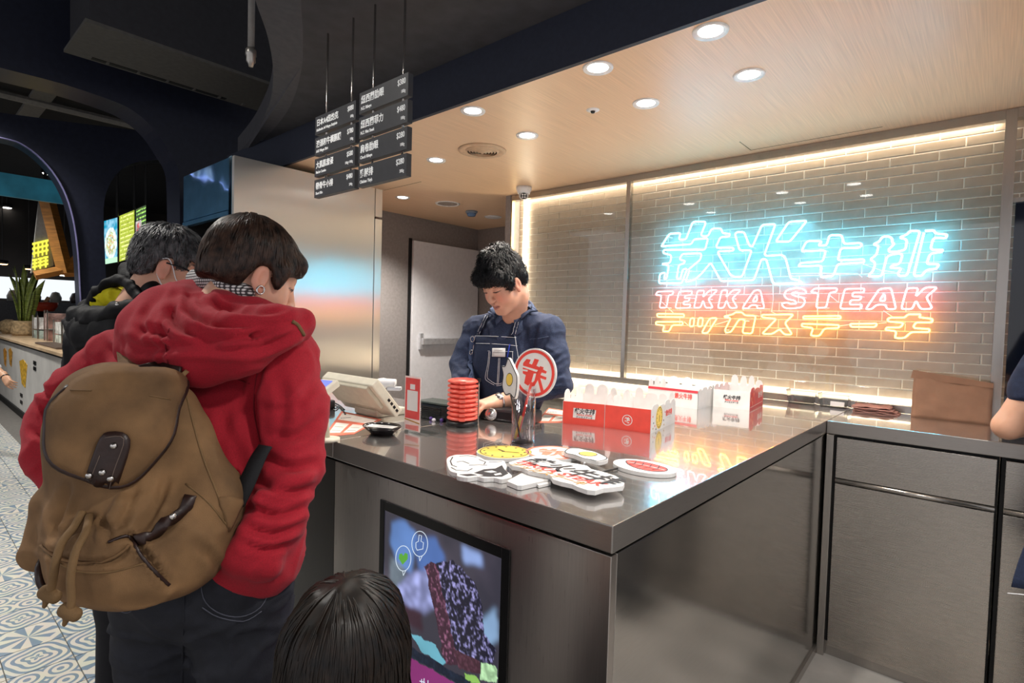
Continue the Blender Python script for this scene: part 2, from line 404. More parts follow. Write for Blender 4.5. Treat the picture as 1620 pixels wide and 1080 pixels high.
outer = smoothpath([P(u, v, Z=SOF+.02) for u, v in [(385, -140), (392, -60), (404, 0), (424, 60), (432, 115), (426, 165), (402, 212), (376, 243)]], 5)
MB().prism(list(edge) + outer[::-1], (0, 0, .12)).build('trim_2', mat('grey_soffit_band', '46464b', .7, bump=.1, bscale=400))['kind'] = 'structure'
MB().box((-16, -5, 3.75), (4, 8, 3.85)).build('ceiling', m_hall)['kind'] = 'structure'
# ---------------------------------------------------------------- walls
MB().box((XD-.1, 1.9, 0), (XD, 4.4, H)).build('wall_left', m_grey)['kind'] = 'structure'
MB().box((XD, 4.32, 0), (-2.9, 4.42, H)).build('wall_back', m_grey)['kind'] = 'structure'
XB = P(812, 308, Y=YG)[0]
MB().box((XB-.05, YG-.03, 0), (XB, 4.32, H)).build('wall_return', m_grey)['kind'] = 'structure'
wall = MB().box((XB, YW+.003, 0), (2.2, YW+.12, H)).build('wall_brick', m_grout); wall['kind'] = 'structure'
# bricks: 199 x 49 mm running bond
BW, BH = .1991, .04895; rz0 = 1.441+(1.939-1.31)*1.1; rx0 = -1.591*1.1
bricks = []
for r in range(-21, 7):
    z0 = rz0+r*BH
    off = 0 if r % 2 == 0 else BW*.5
    for c in range(-8, 14):
        x0 = rx0+off+c*BW; x1 = x0+BW
        x0 = max(x0, XB+.002); x1 = min(x1, 1.05)
        if x1-x0 < .02 or z0+BH > H+.03 or (x0 > .0 and z0 < P(1600, 322, Y=YW)[2]-.02): continue
        bricks.append((x0, x1, z0))
bricks.sort(key=lambda q: -((q[0]+3.2) if q[2] > 1.05 else -9))
J = .0022; bmesh_cache = {}
def brick_mesh(w):
    k = round(w, 3)
    if k not in bmesh_cache:
        me = bpy.data.meshes.new('brick'); q = MB(); a, c = w/2-J, BH/2-J; s = .003
        q.add([(-a,0,-c),(a,0,-c),(a,0,c),(-a,0,c),(-a,-.0015,-c),(a,-.0015,-c),(a,-.0015,c),(-a,-.0015,c),(-a+s,-.003,-c+s),(a-s,-.003,-c+s),(a-s,-.003,c-s),(-a+s,-.003,c-s)],
              [(8,9,10,11),(4,5,9,8),(5,6,10,9),(6,7,11,10),(7,4,8,11),(0,1,5,4),(1,2,6,5),(2,3,7,6),(3,0,4,7)])
        me.from_pydata(q.v, [], q.f); me.materials.append(m_brick); bmesh_cache[k] = me
    return bmesh_cache[k]
rest = MB()
for n_, (x0, x1, z0) in enumerate(bricks):
    if n_ < 300:
        o = bpy.data.objects.new('brick', brick_mesh(x1-x0)); COL.objects.link(o); o.parent = wall
        o.location = Vector(((x0+x1)/2, YW+.003+random.uniform(-.0004, .0004), z0+BH/2)) - wall.location
    else: rest.box((x0+J, YW, z0+J), (x1-J, YW+.003, z0+BH-J))
rest.build('more_bricks', m_brick, wall)['kind'] = 'stuff'
# service hatch to the dark kitchen on the right, cut as a dark recess in front of the wall line
zh = P(1600, 322, Y=YW)[2]
kit = mat('dark_kitchen_wall', '1d2230', .5, var=.2, scale=6)
MB().box((.03, YW-.012, CT), (2.2, YW+.006, zh)).build('window_1', mat('dark_hatch_glass', '141a28', .06, var=.3, scale=3, spec=.8))['kind'] = 'structure'
MB().box((.02, YW-.03, zh), (2.2, YW+.005, zh+.02)).build('trim_3', m_st_trim)['kind'] = 'structure'

# ---------------------------------------------------------------- glazing in front of the bricks
gl = empty('glass_screen', (-1.4, YG, CT-.03), 'clear glass screen in steel posts standing before the brick wall', 'glass screen')
m_gl = glass('clear_glass', (.97, .985, .98), 1.5)
XP = P(992, 430, Y=YG)[0]; XQ = P(1588, 400, Y=YG)[0]
MB().box((XB+.01, YG-.003, CT+.03), (XP-.015, YG+.003, H-.03)).build('pane', m_gl, gl)
MB().box((XP+.015, YG-.003, CT+.03), (XQ-.02, YG+.003, H-.03)).build('pane', m_gl, gl)
MB().box((XP-.015, YG-.02, CT+.03), (XP+.015, YG+.02, H-.03)).build('post', m_st_trim, gl, bevel=.002)
MB().box((XQ-.02, YG-.03, CT), (XQ+.02, YG+.03, H-.002)).build('post', m_st_trim, gl, bevel=.002)
MB().box((XB-.012, YG-.02, CT+.0), (XB+.01, YG+.02, H-.03)).build('post', mat('brass_edge', 'b8a27a', .3, metal=1), gl)
MB().box((XB-.012, YG-.025, H-.045), (2.0, YG+.025, H-.002)).build('top_rail', m_st_trim, gl)
MB().box((XB, YG-.022, CT+.0005), (XQ-.02, YG+.025, CT+.038)).build('bottom_rail', m_st_trim, gl, bevel=.002)
# LED strips washing the bricks
led = glow('warm_led', (1.0, .84, .62), 17)
ledr = empty('led_strip_light', (-1.4, YG+.05, 1.066), 'warm white strip light hidden around the edge of the brick wall', 'strip light')
MB().box((XB+.03, YG+.04, H-.03), (XQ-.03, YG+.058, H-.02)).build('top_strip', led, ledr)
MB().box((XB+.03, YG+.04, 1.06), (XQ-.03, YG+.058, 1.07)).build('bottom_strip', led, ledr)
xs_ = P(828, 400, Y=YW-.03)[0]
MB().box((xs_-.008, YW-.03, 1.07), (xs_+.008, YW-.012, H-.03)).build('side_strip', led, ledr)

# ---------------------------------------------------------------- worktops and cabinets
TH = .056
L_top = [(XS+.001, YF), (XR, YF), (XR, YG-.025), (XL, YG-.025), (XL, 1.68), (XS+.001, 1.68)]
tag(MB().prism([(x, y, CT-TH) for x, y in L_top], (0, 0, TH)).build('worktop', m_st_top, bevel=.0025), 'polished stainless steel counter top with the foam cutouts and the party boxes', 'counter top')
tag(MB().box((-3.3, YF, CT-TH), (XS-.001, 1.68, CT)).build('worktop', m_st_top, bevel=.0025), 'stainless steel counter top under the cash register terminal', 'counter top')
tag(MB().box((XR+.001, YB, CT-TH), (1.3, YG-.025, CT)).build('worktop', m_st_top, bevel=.0025), 'stainless steel counter top under the brown paper bag', 'counter top')
m_st_edge = steel('steel_worktop_edge', '9a948f', .30, (2, 2, 60), .10)
for o in [q for q in COL.objects if q.name.startswith('worktop')]:
    o.data.materials.append(m_st_edge)
    for pl_ in o.data.polygons: pl_.material_index = 0 if abs(pl_.normal.z) > .5 else 1
# counter body that carries the screen
cb = empty('counter_cabinet', (-1.05, 1.8, 0), 'stainless steel counter body with mirror side panel and display in its front', 'counter')
MB().prism([(x, y, 0) for x, y in [(XS+.002, YF+.03), (XR-.03, YF+.03), (XR-.03, YG-.03), (XL+.02, YG-.03), (XL+.02, 1.64), (XS+.002, 1.64)]], (0, 0, CT-TH-.008)).build('carcass', m_gap, cb)
MB().box((XS+.001, YF+.008, .02), (XR-.006, YF+.03, CT-TH-.009)).build('front_panel', m_st_front, cb, bevel=.0015)
MB().box((XR-.03, YF+.031, .035), (XR-.006, YB+.03, CT-TH-.009)).build('side_panel', m_st_side, cb, bevel=.0015)
MB().box((XR-.03, YF+.03, 0), (XR+.002, YB+.03, .034)).build('plinth', m_st_trim, cb)
cl = empty('counter_cabinet', (-2.4, 1.3, 0), 'dark counter body under the cash register terminal', 'counter')
MB().box((-3.3, YF+.03, .0), (XS-.002, 1.66, CT-TH-.008)).build('carcass', m_gap, cl)
m_dfront = steel('dark_steel_front', '3a3634', .35, (40, 3, 1), .1)
for i in range(3): MB().box((-3.3+i*.575, YF+.01, .06), (-3.3+i*.575+.57, YF+.03, CT-TH-.009)).build('front_panel', m_dfront, cl, bevel=.0015)
# right hand cabinets
XC = P(1582, 750, Y=YB+.012)[0]
def unit(x0, x1, label, last=False):
    r = empty('base_cabinet', ((x0+x1)/2, 2.95, 0), label, 'cabinet')
    MB().box((x0, YB+.03, .06), (x1, YG-.03, CT-TH-.005)).build('carcass', m_gap, r)
    MB().box((x0+.012, YB+.006, .8), (x1-.006, YB+.03, CT-TH-.012)).build('drawer_front', m_st_cab, r, bevel=.0015)
    MB().box((x0+.012, YB+.006, .05), (x1-.006, YB+.03, .775)).build('door', m_st_cab, r, bevel=.0015)
    MB().tube([(x0+.012, YB+.012, .787), (x1-.006, YB+.012, .787)], .011, 8).build('finger_rail', m_st_trim, r, smooth=True)
    MB().box((x0, YB+.03, 0), (x1, YB+.05, .06)).build('plinth', m_st_trim, r)
    return r
unit(XR+.03, XC-.003, 'stainless steel base cabinet beside the counter\'s inside corner')
unit(XC+.003, XC+.62, 'stainless steel base cabinet in front of the dark kitchen hatch')
cp = MB().box((XR+.002, YB+.002, 0), (XR+.03, YB+.03, CT-TH-.004)).build('corner_post', m_st_trim, bevel=.002)
tag(cp, 'narrow stainless steel corner post joining counter and base cabinets', 'post')
# back shelf behind the employee
bs = empty('back_counter', (-2.2, 3.0, 0), 'pale back counter below the glass screen behind the employee', 'counter')
MB().box((XB+.0, 2.86, .955), (XL-.01, YG-.03, .99)).build('top', mat('lit_steel_top', 'd8cfc0', .4), bs)  # steel top painted pale: the light on it is in the colour
MB().box((XB+.02, 2.9, 0), (XL-.02, YG-.03, .955)).build('body', mat('beige_panel', 'a39a8c', .5), bs)

# ---------------------------------------------------------------- door
dr = empty('door_1', (XD+.02, 3.8, 0)); dr['kind'] = 'structure'
dz = P(655, 380, X=XD+.04)[2]; dy = P(652, 500, X=XD+.04)[1]
MB().box((XD+.002, dy, 0), (XD+.045, 4.30, dz)).build('door_leaf', mat('grey_white_door', 'e2e3e8', .25, var=.02), dr, bevel=.003)
MB().box((XD+.001, dy-.03, 0), (XD+.02, dy-.002, dz+.02)).build('door_gap', m_black, dr)
pb = MB(); zb = P(690, 540, X=XD+.1)[2]
pb.box((XD+.045, dy+.08, zb-.08), (XD+.075, dy+.12, zb+.08)); pb.box((XD+.06, dy+.1, zb-.03), (XD+.1, 4.2, zb+.03))
pb.build('push_bar', mat('push_bar_steel', 'd4d6da', .3, metal=.6), dr, bevel=.003)

# ---------------------------------------------------------------- kitchen unit on the left (tall brushed steel block)
XK = -3.5; K0 = P(370, 300, X=XK)[1]; K1 = P(594, 300, X=XK)[1]; K2 = P(605, 300, X=XK)[1]; KT = P(370, 245, X=XK)[2]; KB = P(370, 338, X=XK)[2]
ku = empty('kitchen_unit', (XK-.42, (K0+K2)/2, 0), 'tall brushed steel kitchen enclosure with blue filmed canopy above a serving hatch', 'kitchen unit')
MB().box((XK-.03, K0, 0), (XK, K1-.003, KT)).build('side_panel', m_st_fridge, ku, bevel=.002)
zs = P(600, 346, X=XK)[2]
MB().box((XK-.03, K1, zs+.012), (XK+.004, K2, KT)).build('edge_strip', m_st_fridge, ku, bevel=.002)
MB().box((XK-.03, K1, 0), (XK+.004, K2, zs-.004)).build('edge_strip', m_st_fridge, ku, bevel=.002)
XK2 = P(290, 300, Y=K0)[0]
m_blue = steel('blue_canopy_metal', '74aede', .08, (1, 1, 1), .0, wave=1.0, var=.15, metal=.8)  # slightly mottled blue metallic colour over wavy bumps
MB().box((XK2, K0+.002, KB+.035), (XK-.075, K0+.03, KT)).build('canopy_front', m_blue, ku)
MB().box((XK2, K0-.004, KB), (XK-.075, K0+.03, KB+.028)).build('canopy_lip', m_blue, ku)
MB().box((XK-.07, K0-.002, KB-.01), (XK-.03, K0+.03, KT+.002)).build('corner_upright', mat('blue_steel_upright', '6f9cb8', .15, metal=1), ku)
MB().box((XK2-.06, K0+.03, 0), (XK2, K2, KT-.05)).build('far_side', m_gap, ku)
MB().box((XK2, K0+.03, KT-.03), (XK-.03, K2, KT)).build('roof', m_st_trim, ku)
MB().box((XK2, K2-.03, 0), (XK-.03, K2, KT)).build('back', mat('hatch_back', '6b4a38', .6), ku)
MB().box((XK2, K0+.03, .95), (XK-.03, K2-.03, 1.0)).build('serving_shelf', m_st_trim, ku)
hl = empty('hatch_lamp', P(326, 362, Y=K0+.45), 'small warm lamp glowing inside the serving hatch', 'lamp')
hp = P(326, 362, Y=K0+.45)
MB().lathe([(0, .05), (.04, .05), (.07, 0), (.065, 0), (.035, .045), (0, .045)], hp, 16).build('shade', m_st_trim, hl, True)
MB().lathe([(0, .04), (.03, .03), (.03, .005), (0, -.005)], hp, 12).build('bulb', glow('warm_bulb', (1, .8, .55), 12), hl, True)
MB().tube([hp+np.array([0, 0, .05]), [hp[0], hp[1], KT-.015]], .004, 6).build('cord', m_black, hl)

# ---------------------------------------------------------------- downlights, ceiling fittings
m_ring = mat('white_trim_ring', 'efeeee', .35)
m_lens = glow('downlight_lens', (1, .97, .92), 9)
dl_spots = [(1124, 49), (946, 107), (1185, 118), (748, 175), (1022, 163), (834, 214), (690, 253), (637, 312)]
where = ['above the counter corner, beside the navy fascia', 'beside the navy fascia, second from the counter corner', 'above the inside corner of the counter', 'beside the navy fascia and the round air diffuser', 'between the small sensor and the inside corner light',
         'between the air diffuser and the brick wall', 'behind the hanging menu boards', 'above the grey wall near the door']
DL = None
for i, (u, v) in enumerate(dl_spots):
    p = P(u, v, Z=H)
    r = empty('downlight', (p[0], p[1], H-.03), 'round recessed white downlight ' + where[i], 'downlight', 'downlights in the wood ceiling')
    MB().lathe([(.040, -.001), (.058, -.006), (.060, -.001), (.060, .0), (.046, .02), (.040, -.001)], (p[0], p[1], H), 28).build('trim_ring', m_ring, r, True)
    MB().lathe([(0, -.0005), (.041, -.0005), (.041, .004), (0, .004)], (p[0], p[1], H-.001), 24).build('lens', m_lens, r)
    lamp('downlight_lamp', (p[0], p[1], H-.02), 26 if i < 7 else 115, r, .08, 125, (1, .93, .84), .8)
p = P(763, 238, Z=H)
df = empty('air_diffuser', (p[0], p[1], H-.02), 'round tan air diffuser of concentric rings in the wood ceiling', 'air vent')
m_df = mat('tan_diffuser', 'c9a98a', .45)
MB().lathe([(.095, -.002), (.125, -.010), (.140, -.006), (.142, 0), (.1, .004), (.095, -.002)], (p[0], p[1], H), 36).build('flange', m_df, df, True)
MB().lathe([(0, .0), (.11, .0)], (p[0], p[1], H-.0008), 36).build('throat', mat('vent_throat', '4a3a2e', .8), df)
for k in range(6):
    r_ = .1-.0165*k; z_ = -.012-.002*k
    MB().lathe([(r_, -.001), (r_-.001, -.003), (r_-.012, z_), (r_-.013, z_+.001), (r_-.002, 0), (r_, -.001)], (p[0], p[1], H), 36).build('ring', m_df, df, True)
p = P(938, 174, Z=H)
sn = empty('ceiling_sensor', (p[0], p[1], H-.02), 'small white ceiling sensor with dark lens between the downlights', 'sensor')
MB().lathe([(0, -.006), (.02, -.006), (.031, -.001), (.031, 0), (0, 0)], (p[0], p[1], H), 24).build('plate', m_ring, sn, True)
MB().lathe([(0, -.016), (.008, -.014), (.012, -.006), (0, -.006)], (p[0], p[1], H), 16).build('lens', m_black, sn, True)
p = P(708, 322, Z=H)
sp = empty('ceiling_speaker', (p[0], p[1], H-.02), 'flat round ceiling speaker with grey grille', 'speaker')
MB().lathe([(.085, -.002), (.1, -.007), (.107, 0), (.085, 0), (.085, -.002)], (p[0], p[1], H), 32).build('rim', m_ring, sp, True)
MB().lathe([(0, -.002), (.086, -.002), (.086, 0), (0, 0)], (p[0], p[1], H), 32).build('grille', mat('speaker_grille', '9a8f86', .7, bump=.4, bscale=900), sp)
p = P(746, 334, Z=H)
sd = empty('smoke_detector', (p[0], p[1], H-.05), 'blue grey smoke detector on the ceiling above the door', 'detector')
MB().lathe([(0, 0), (.055, 0), (.055, -.012), (.05, -.02), (0, -.02)], (p[0], p[1], H), 24).build('base', mat('detector_grey', '8494a6', .4), sd, True)
MB().lathe([(0, -.048), (.034, -.046), (.042, -.03), (.042, -.02), (0, -.02)], (p[0], p[1], H), 24).build('cap', mat('detector_blue', '5f7fa8', .2), sd, True)
p = P(780, 343, Z=H)
vd = MB().lathe([(0, -.006), (.075, -.006), (.085, 0), (0, 0)], (p[0], p[1], H), 28).build('blank_cover', m_ring, None, True); tag(vd, 'plain white round cover plate on the ceiling above the door', 'cover plate')
# dome camera
p = P(829, 296, Z=H)
dc = empty('dome_camera', (p[0], p[1], H-.1), 'white dome security camera on the ceiling above the lit brick edge', 'camera')
MB().lathe([(0, 0), (.058, 0), (.058, -.018), (.05, -.03), (.044, -.05), (0, -.05)], (p[0], p[1], H), 28).build('housing', m_ring, dc, True)
MB().lathe([(0, -.095), (.02, -.09), (.035, -.072), (.038, -.05), (0, -.05)], (p[0], p[1], H), 24).build('ball', mat('camera_ball_white', 'd8d8da', .2), dc, True)
vdir = (CAM-np.array([p[0], p[1], H-.06])); vdir /= np.linalg.norm(vdir); q0 = np.array([p[0], p[1], H-.064])+vdir*.022
eye = MB().lathe([(0, .016), (.022, .016), (.024, .01), (.024, 0), (0, 0)], q0, 20, vdir).build('lens_ring', m_black, dc)
for a in range(4):
    e1 = np.cross(vdir, ZD); e1 /= np.linalg.norm(e1); e2 = np.cross(e1, vdir); c_ = q0+vdir*.0165+(e1*math.cos(a*math.pi/2+.78)+e2*math.sin(a*math.pi/2+.78))*.0125
    MB().lathe([(0, .002), (.006, .001), (.007, 0), (0, 0)], c_, 10, vdir).build('infrared_led', m_ring, eye)

# hall lamps with their fixtures
for i, (x, y, z, w) in enumerate(HALL):
    r = empty('hall_downlight', (x, y, z-.06), ['surface mounted white drum lamp on the hall ceiling', 'small white drum lamp on the dark soffit'][0 if z > 3 else 1], 'downlight', 'hall lamps' if z > 3 else 'soffit lamps')
    MB().lathe([(.1, 0), (.11, -.05), (.095, -.055), (.09, -.02), (0, -.02), (0, 0), (.1, 0)], (x, y, z), 24).build('drum', m_ring, r, True)
    MB().lathe([(0, -.03), (.09, -.03), (.09, -.026), (0, -.026)], (x, y, z), 20).build('lens', m_lens, r)
    if z > 3: MB().tube([(x, y, z), (x, y, 3.75)], .008, 6).build('stem', m_black, r)
    lamp('hall_lamp', (x, y, z-.06), w, r, .18, 140, (1, .96, .9), .7)
# ================================================================ neon sign
YN = YW-.068
NEON = [(1.0, 'cyan', (.10, .66, 1.0), 17), (1, 'pink', (1.0, .15, .17), 11), (1, 'amber', (1.0, .43, .06), 11)]
ng = [glow('neon_'+n, c, s) for _, n, c, s in NEON]
sign = empty('neon_sign', (P(1260, 460, Y=YN)[0], YN, P(1260, 545, Y=YN)[2]), 'large outline neon sign in blue, pink and amber reading TEKKA STEAK on the brick wall', 'neon sign')
Z1 = lambda x, y: (1020+x/6.2308, 330+y/6.2308); Z2 = lambda x, y: (1250+x/6, 330+y/6)
Z3 = lambda x, y: (1020+x/6.2308, 440+y/6.2308); Z4 = lambda x, y: (1250+x/6.2308, 440+y/6.2308)
def neon(zf, pts, k, closed=True, r=.0052):
    w = [P(*zf(x, y), Y=YN) for x, y in pts]
    if closed and np.linalg.norm(w[0]-w[-1]) < .004: w = w[:-1]
    path = roundpoly(w, .014, 3, closed)
    t = MB().tube(path, r, 8, closed).build('neon_tube', ng[k], sign, True)
    # glass stand-offs to the wall
    for i in range(0, len(w), 5):
        p = w[i]; MB().tube([p+np.array([0, .004, 0]), [p[0], YW-.002, p[2]]], .0035, 6).build('standoff', mat('standoff_glass', 'd8e4ea', .2), t)
neon(Z1, [(440,610),(400,725),(490,700),(560,640),(650,530),(750,712),(1075,705),(1150,500),(1180,495),(1200,505),(1265,738),(1570,735),(1500,700),(1440,690),(1390,490),(1355,455),(1200,465),(1180,450),(1290,150),(1155,160),(1060,378),(1030,360),(980,230),(910,230),(890,250),(935,410),(1055,410),(960,670),(905,675),(850,660),(722,440),(725,420),(860,415),(880,405),(870,385),(715,385),(705,370),(745,280),(835,272),(840,248),(765,240),(755,195),(680,195),(655,205),(625,270),(570,270),(555,255),(600,145),(590,128),(490,128),(470,140),(405,305),(335,305),(355,240),(250,245),(225,275),(165,370)], 0, False)
neon(Z1, [(165,370),(460,350),(485,300),(625,290),(595,405),(190,405),(180,435),(265,460),(250,535),(165,545),(240,560),(215,690),(190,690),(205,630),(150,640),(140,735),(365,735),(420,590),(375,595),(350,690),(315,690),(335,555),(385,540),(400,515),(340,500),(370,445),(560,440),(550,500),(430,600)], 0, False)
neon(Z1, [(1420,130),(1600,118),(1430,325),(1290,325)], 0)
neon(Z2, [(105,405),(150,320),(180,305),(310,310),(260,350),(345,350),(370,265),(390,252),(490,250),(510,335),(660,325),(685,340),(660,370),(480,375),(455,480),(470,490),(700,480),(705,510),(450,525),(410,640),(290,650),(300,540),(75,548),(100,515),(310,500),(340,395)], 0)
neon(Z2, [(735,640),(790,590),(810,510),(755,480),(820,440),(840,350),(785,340),(850,310),(870,270),(920,260),(965,275),(970,320),(990,335),(935,385),(940,410),(1000,410),(1095,390),(1110,290),(1030,275),(1110,245),(1135,212),(1235,210),(1110,635),(1040,640),(1020,615),(1060,565),(950,560),(965,540),(1040,525),(1070,430),(1000,425),(920,450),(870,640)], 0)
neon(Z2, [(1270,230),(1175,620),(1190,640),(1255,635),(1290,580),(1390,570),(1415,525),(1310,525),(1300,510),(1330,425),(1440,410),(1450,390),(1350,390),(1335,370),(1360,275),(1480,280),(1490,245),(1380,235),(1365,205),(1280,210)], 0, False)
for pts in ([(110,160),(125,132),(285,128),(275,162),(235,165),(215,290),(145,292),(165,170),(115,165)],
            [(340,130),(470,125),(460,165),(400,170),(390,195),(445,195),(435,225),(385,230),(380,258),(455,258),(440,292),(300,294)],
            [(520,122),(590,120),(570,190),(640,118),(720,116),(625,205),(675,290),(600,292),(575,215),(550,290),(485,292)],
            [(760,118),(820,116),(800,190),(870,116),(950,114),(860,200),(915,292),(840,294),(805,215),(780,292),(720,294)],
            [(960,295),(1080,118),(1140,116),(1180,298),(1110,298),(1105,265),(1045,265),(1020,298)], [(1060,228),(1105,160),(1110,225)],
            [(1600,150),(1520,150),(1490,135),(1440,150),(1480,175),(1560,190),(1585,230),(1550,285),(1440,300),(1370,290),(1345,245),(1410,240),(1440,255),(1500,250),(1480,220),(1400,205),(1370,165),(1400,115),(1490,95),(1570,105)]):
    neon(Z3, pts, 1, r=.0042)
for pts in ([(210,130),(240,100),(465,98),(455,135),(390,140),(355,290),(255,292),(280,145),(215,140)],
            [(540,105),(735,100),(725,140),(620,140),(610,180),(705,180),(690,215),(595,215),(585,260),(710,258),(700,300),(490,300)],
            [(745,305),(880,105),(995,95),(1045,305),(955,305),(940,260),(850,260),(805,305)], [(880,220),(930,145),(940,225)],
            [(1150,98),(1265,95),(1235,185),(1330,90),(1455,88),(1340,185),(1405,300),(1285,305),(1240,215),(1205,305),(1095,302)]):
    neon(Z4, pts, 1, r=.0042)
for pts in ([(120,350),(385,352),(390,382),(125,380)], [(110,430),(375,428),(375,460),(270,462),(240,525),(175,522),(195,465),(110,455)],
            [(450,395),(490,390),(480,475),(440,475)], [(530,390),(575,390),(565,475),(520,475)], [(640,395),(715,390),(620,540),(560,540)],
            [(785,375),(870,355),(895,335),(960,335),(985,365),(1095,370),(1060,535),(1040,545),(970,540),(965,520),(990,420),(970,405),(930,405),(850,530),(800,535),(790,510),(850,390),(790,385)],
            [(1155,360),(1470,355),(1380,440),(1455,555),(1375,555),(1330,500),(1255,550),(1155,548),(1300,400),(1155,385)]):
    neon(Z3, pts, 2, r=.0042)
for pts in ([(130,375),(495,370),(500,398),(130,398)], [(115,448),(480,460),(480,490),(335,495),(290,570),(200,565),(230,490),(115,475)], [(590,450),(860,445),(840,480),(600,478)],
            [(960,400),(990,388),(1130,388),(1160,355),(1290,355),(1270,385),(1405,400),(1400,435),(1240,435),(1215,475),(1230,492),(1375,500),(1370,530),(1190,530),(1130,590),(1030,590),(1050,520),(940,510),(950,485),(1090,485),(1120,440),(965,425)]):
    neon(Z4, pts, 2, r=.0042)
# the cables between the letters
wm = mat('neon_cable', 'e8eef2', .4)
for zf, pts in ((Z3, [(1262, 20), (1268, 200), (1250, 330), (1290, 350)]), (Z4, [(268, 0), (275, 20)]), (Z3, [(165, 230), (280, 340)]), (Z3, [(390, 430), (430, 465)]), (Z3, [(690, 460), (820, 420)]), (Z3, [(960, 305), (1120, 300), (1240, 305)]),
                (Z4, [(380, 160), (480, 240)]), (Z4, [(870, 445), (950, 438)]), (Z4, [(920, 320), (1010, 380)]), (Z4, [(490, 470), (590, 455)]), (Z2, [(0, 615), (300, 612), (640, 615), (685, 650)]), (Z2, [(690, 525), (880, 590), (990, 600)]), (Z4, [(268, 300), (272, 360)])):
    MB().tube([P(*zf(*p), Y=YN+.02) for p in pts], .0022, 6).build('cable', wm, sign, True)

# ================================================================ hanging menu boards
YM = 1.24
m_board = mat('charcoal_menu_board', '3b3b3e', .45, var=.04); m_bedge = mat('board_edge_dark', '232a38', .5)
m_ink = mat('white_lettering', 'f4f4f2', .5, var=.01, emit='f4f4f2', estr=.12)
EX = np.array([1., 0, 0])
def board_stack(cols, rows, rods, label, texts):
    (ua, va), (ub, vb) = cols     # top-left and top-right pixels
    A = P(ua, va, Y=YM); B = P(ub, vb, Y=YM)
    z1 = (A[2]+B[2])/2; x0, x1 = A[0], B[0]; zb = P(*rows, Y=YM)[2]
    r = empty('menu_board', ((x0+x1)/2, YM, zb), label, 'menu board', 'hanging menu boards')
    pitch = (z1-zb)/4; h = pitch-.014
    for i, (cjk, eng, price, gram) in enumerate(texts):
        zt = z1-i*pitch; dx = 0.0
        pn = MB().box((x0+dx, YM, zt-h), (x1+dx, YM+.022, zt)).build('panel', m_board, r)
        text('dish_name', cjk, h*.42, (x0+dx+.012, YM-.0004, zt-h*.52), EX, ZD, m_ink, pn, bold=h*.008, xs=.88)
        text('dish_name_english', eng, h*.21, (x0+dx+.012, YM-.0004, zt-h*.84), EX, ZD, m_ink, pn, bold=h*.004, xs=.85)
        text('price', price, h*.36, (x1+dx-.014, YM-.0004, zt-h*.42), EX, ZD, m_ink, pn, 'RIGHT', bold=h*.004, xs=.8)
        text('weight', gram, h*.2, (x1+dx-.014, YM-.0004, zt-h*.80), EX, ZD, m_ink, pn, 'RIGHT', xs=.85)
    for u, v in rods:
        x = P(u, v, Y=YM+.011)[0]
        MB().tube([(x, YM+.011, z1-4*pitch+.02), (x, YM+.011, SOF)], .0045, 8).build('rod', m_st_trim, r, True)
    return r
board_stack(((569, 146), (646, 116)), (609, 292), ((592, 100), (640, 60)), 'hanging menu boards with the 380 dollar ribeye on the topmost panel',
    [('紐西蘭肋眼', 'N.Z. Ribeye', '$380', '180g'), ('紐西蘭菲力', 'N.Z. Filet Steak', '$480', '180g'), ('肩卷肋眼', 'Chuck Ribeye', '$280', '180g'), ('雞腿排', 'Chicken Thigh', '$280', '300g')])
board_stack(((499, 186), (563, 158)), (532, 310), ((518, 120), (558, 100)), 'hanging menu boards with the A4 striploin on the topmost panel',
    [('日本A4紐約克', 'Hokkaido A4 Wagyu Striploin', '$880', '180g'), ('澳洲和牛橫膈膜', 'AUS Wagyu Skirt', '$780', '180g'), ('大肌肌套餐', 'Macho Combo', '$580', '180g+300g'), ('帶骨牛小排', 'Short Ribs', '$480', '200g')])
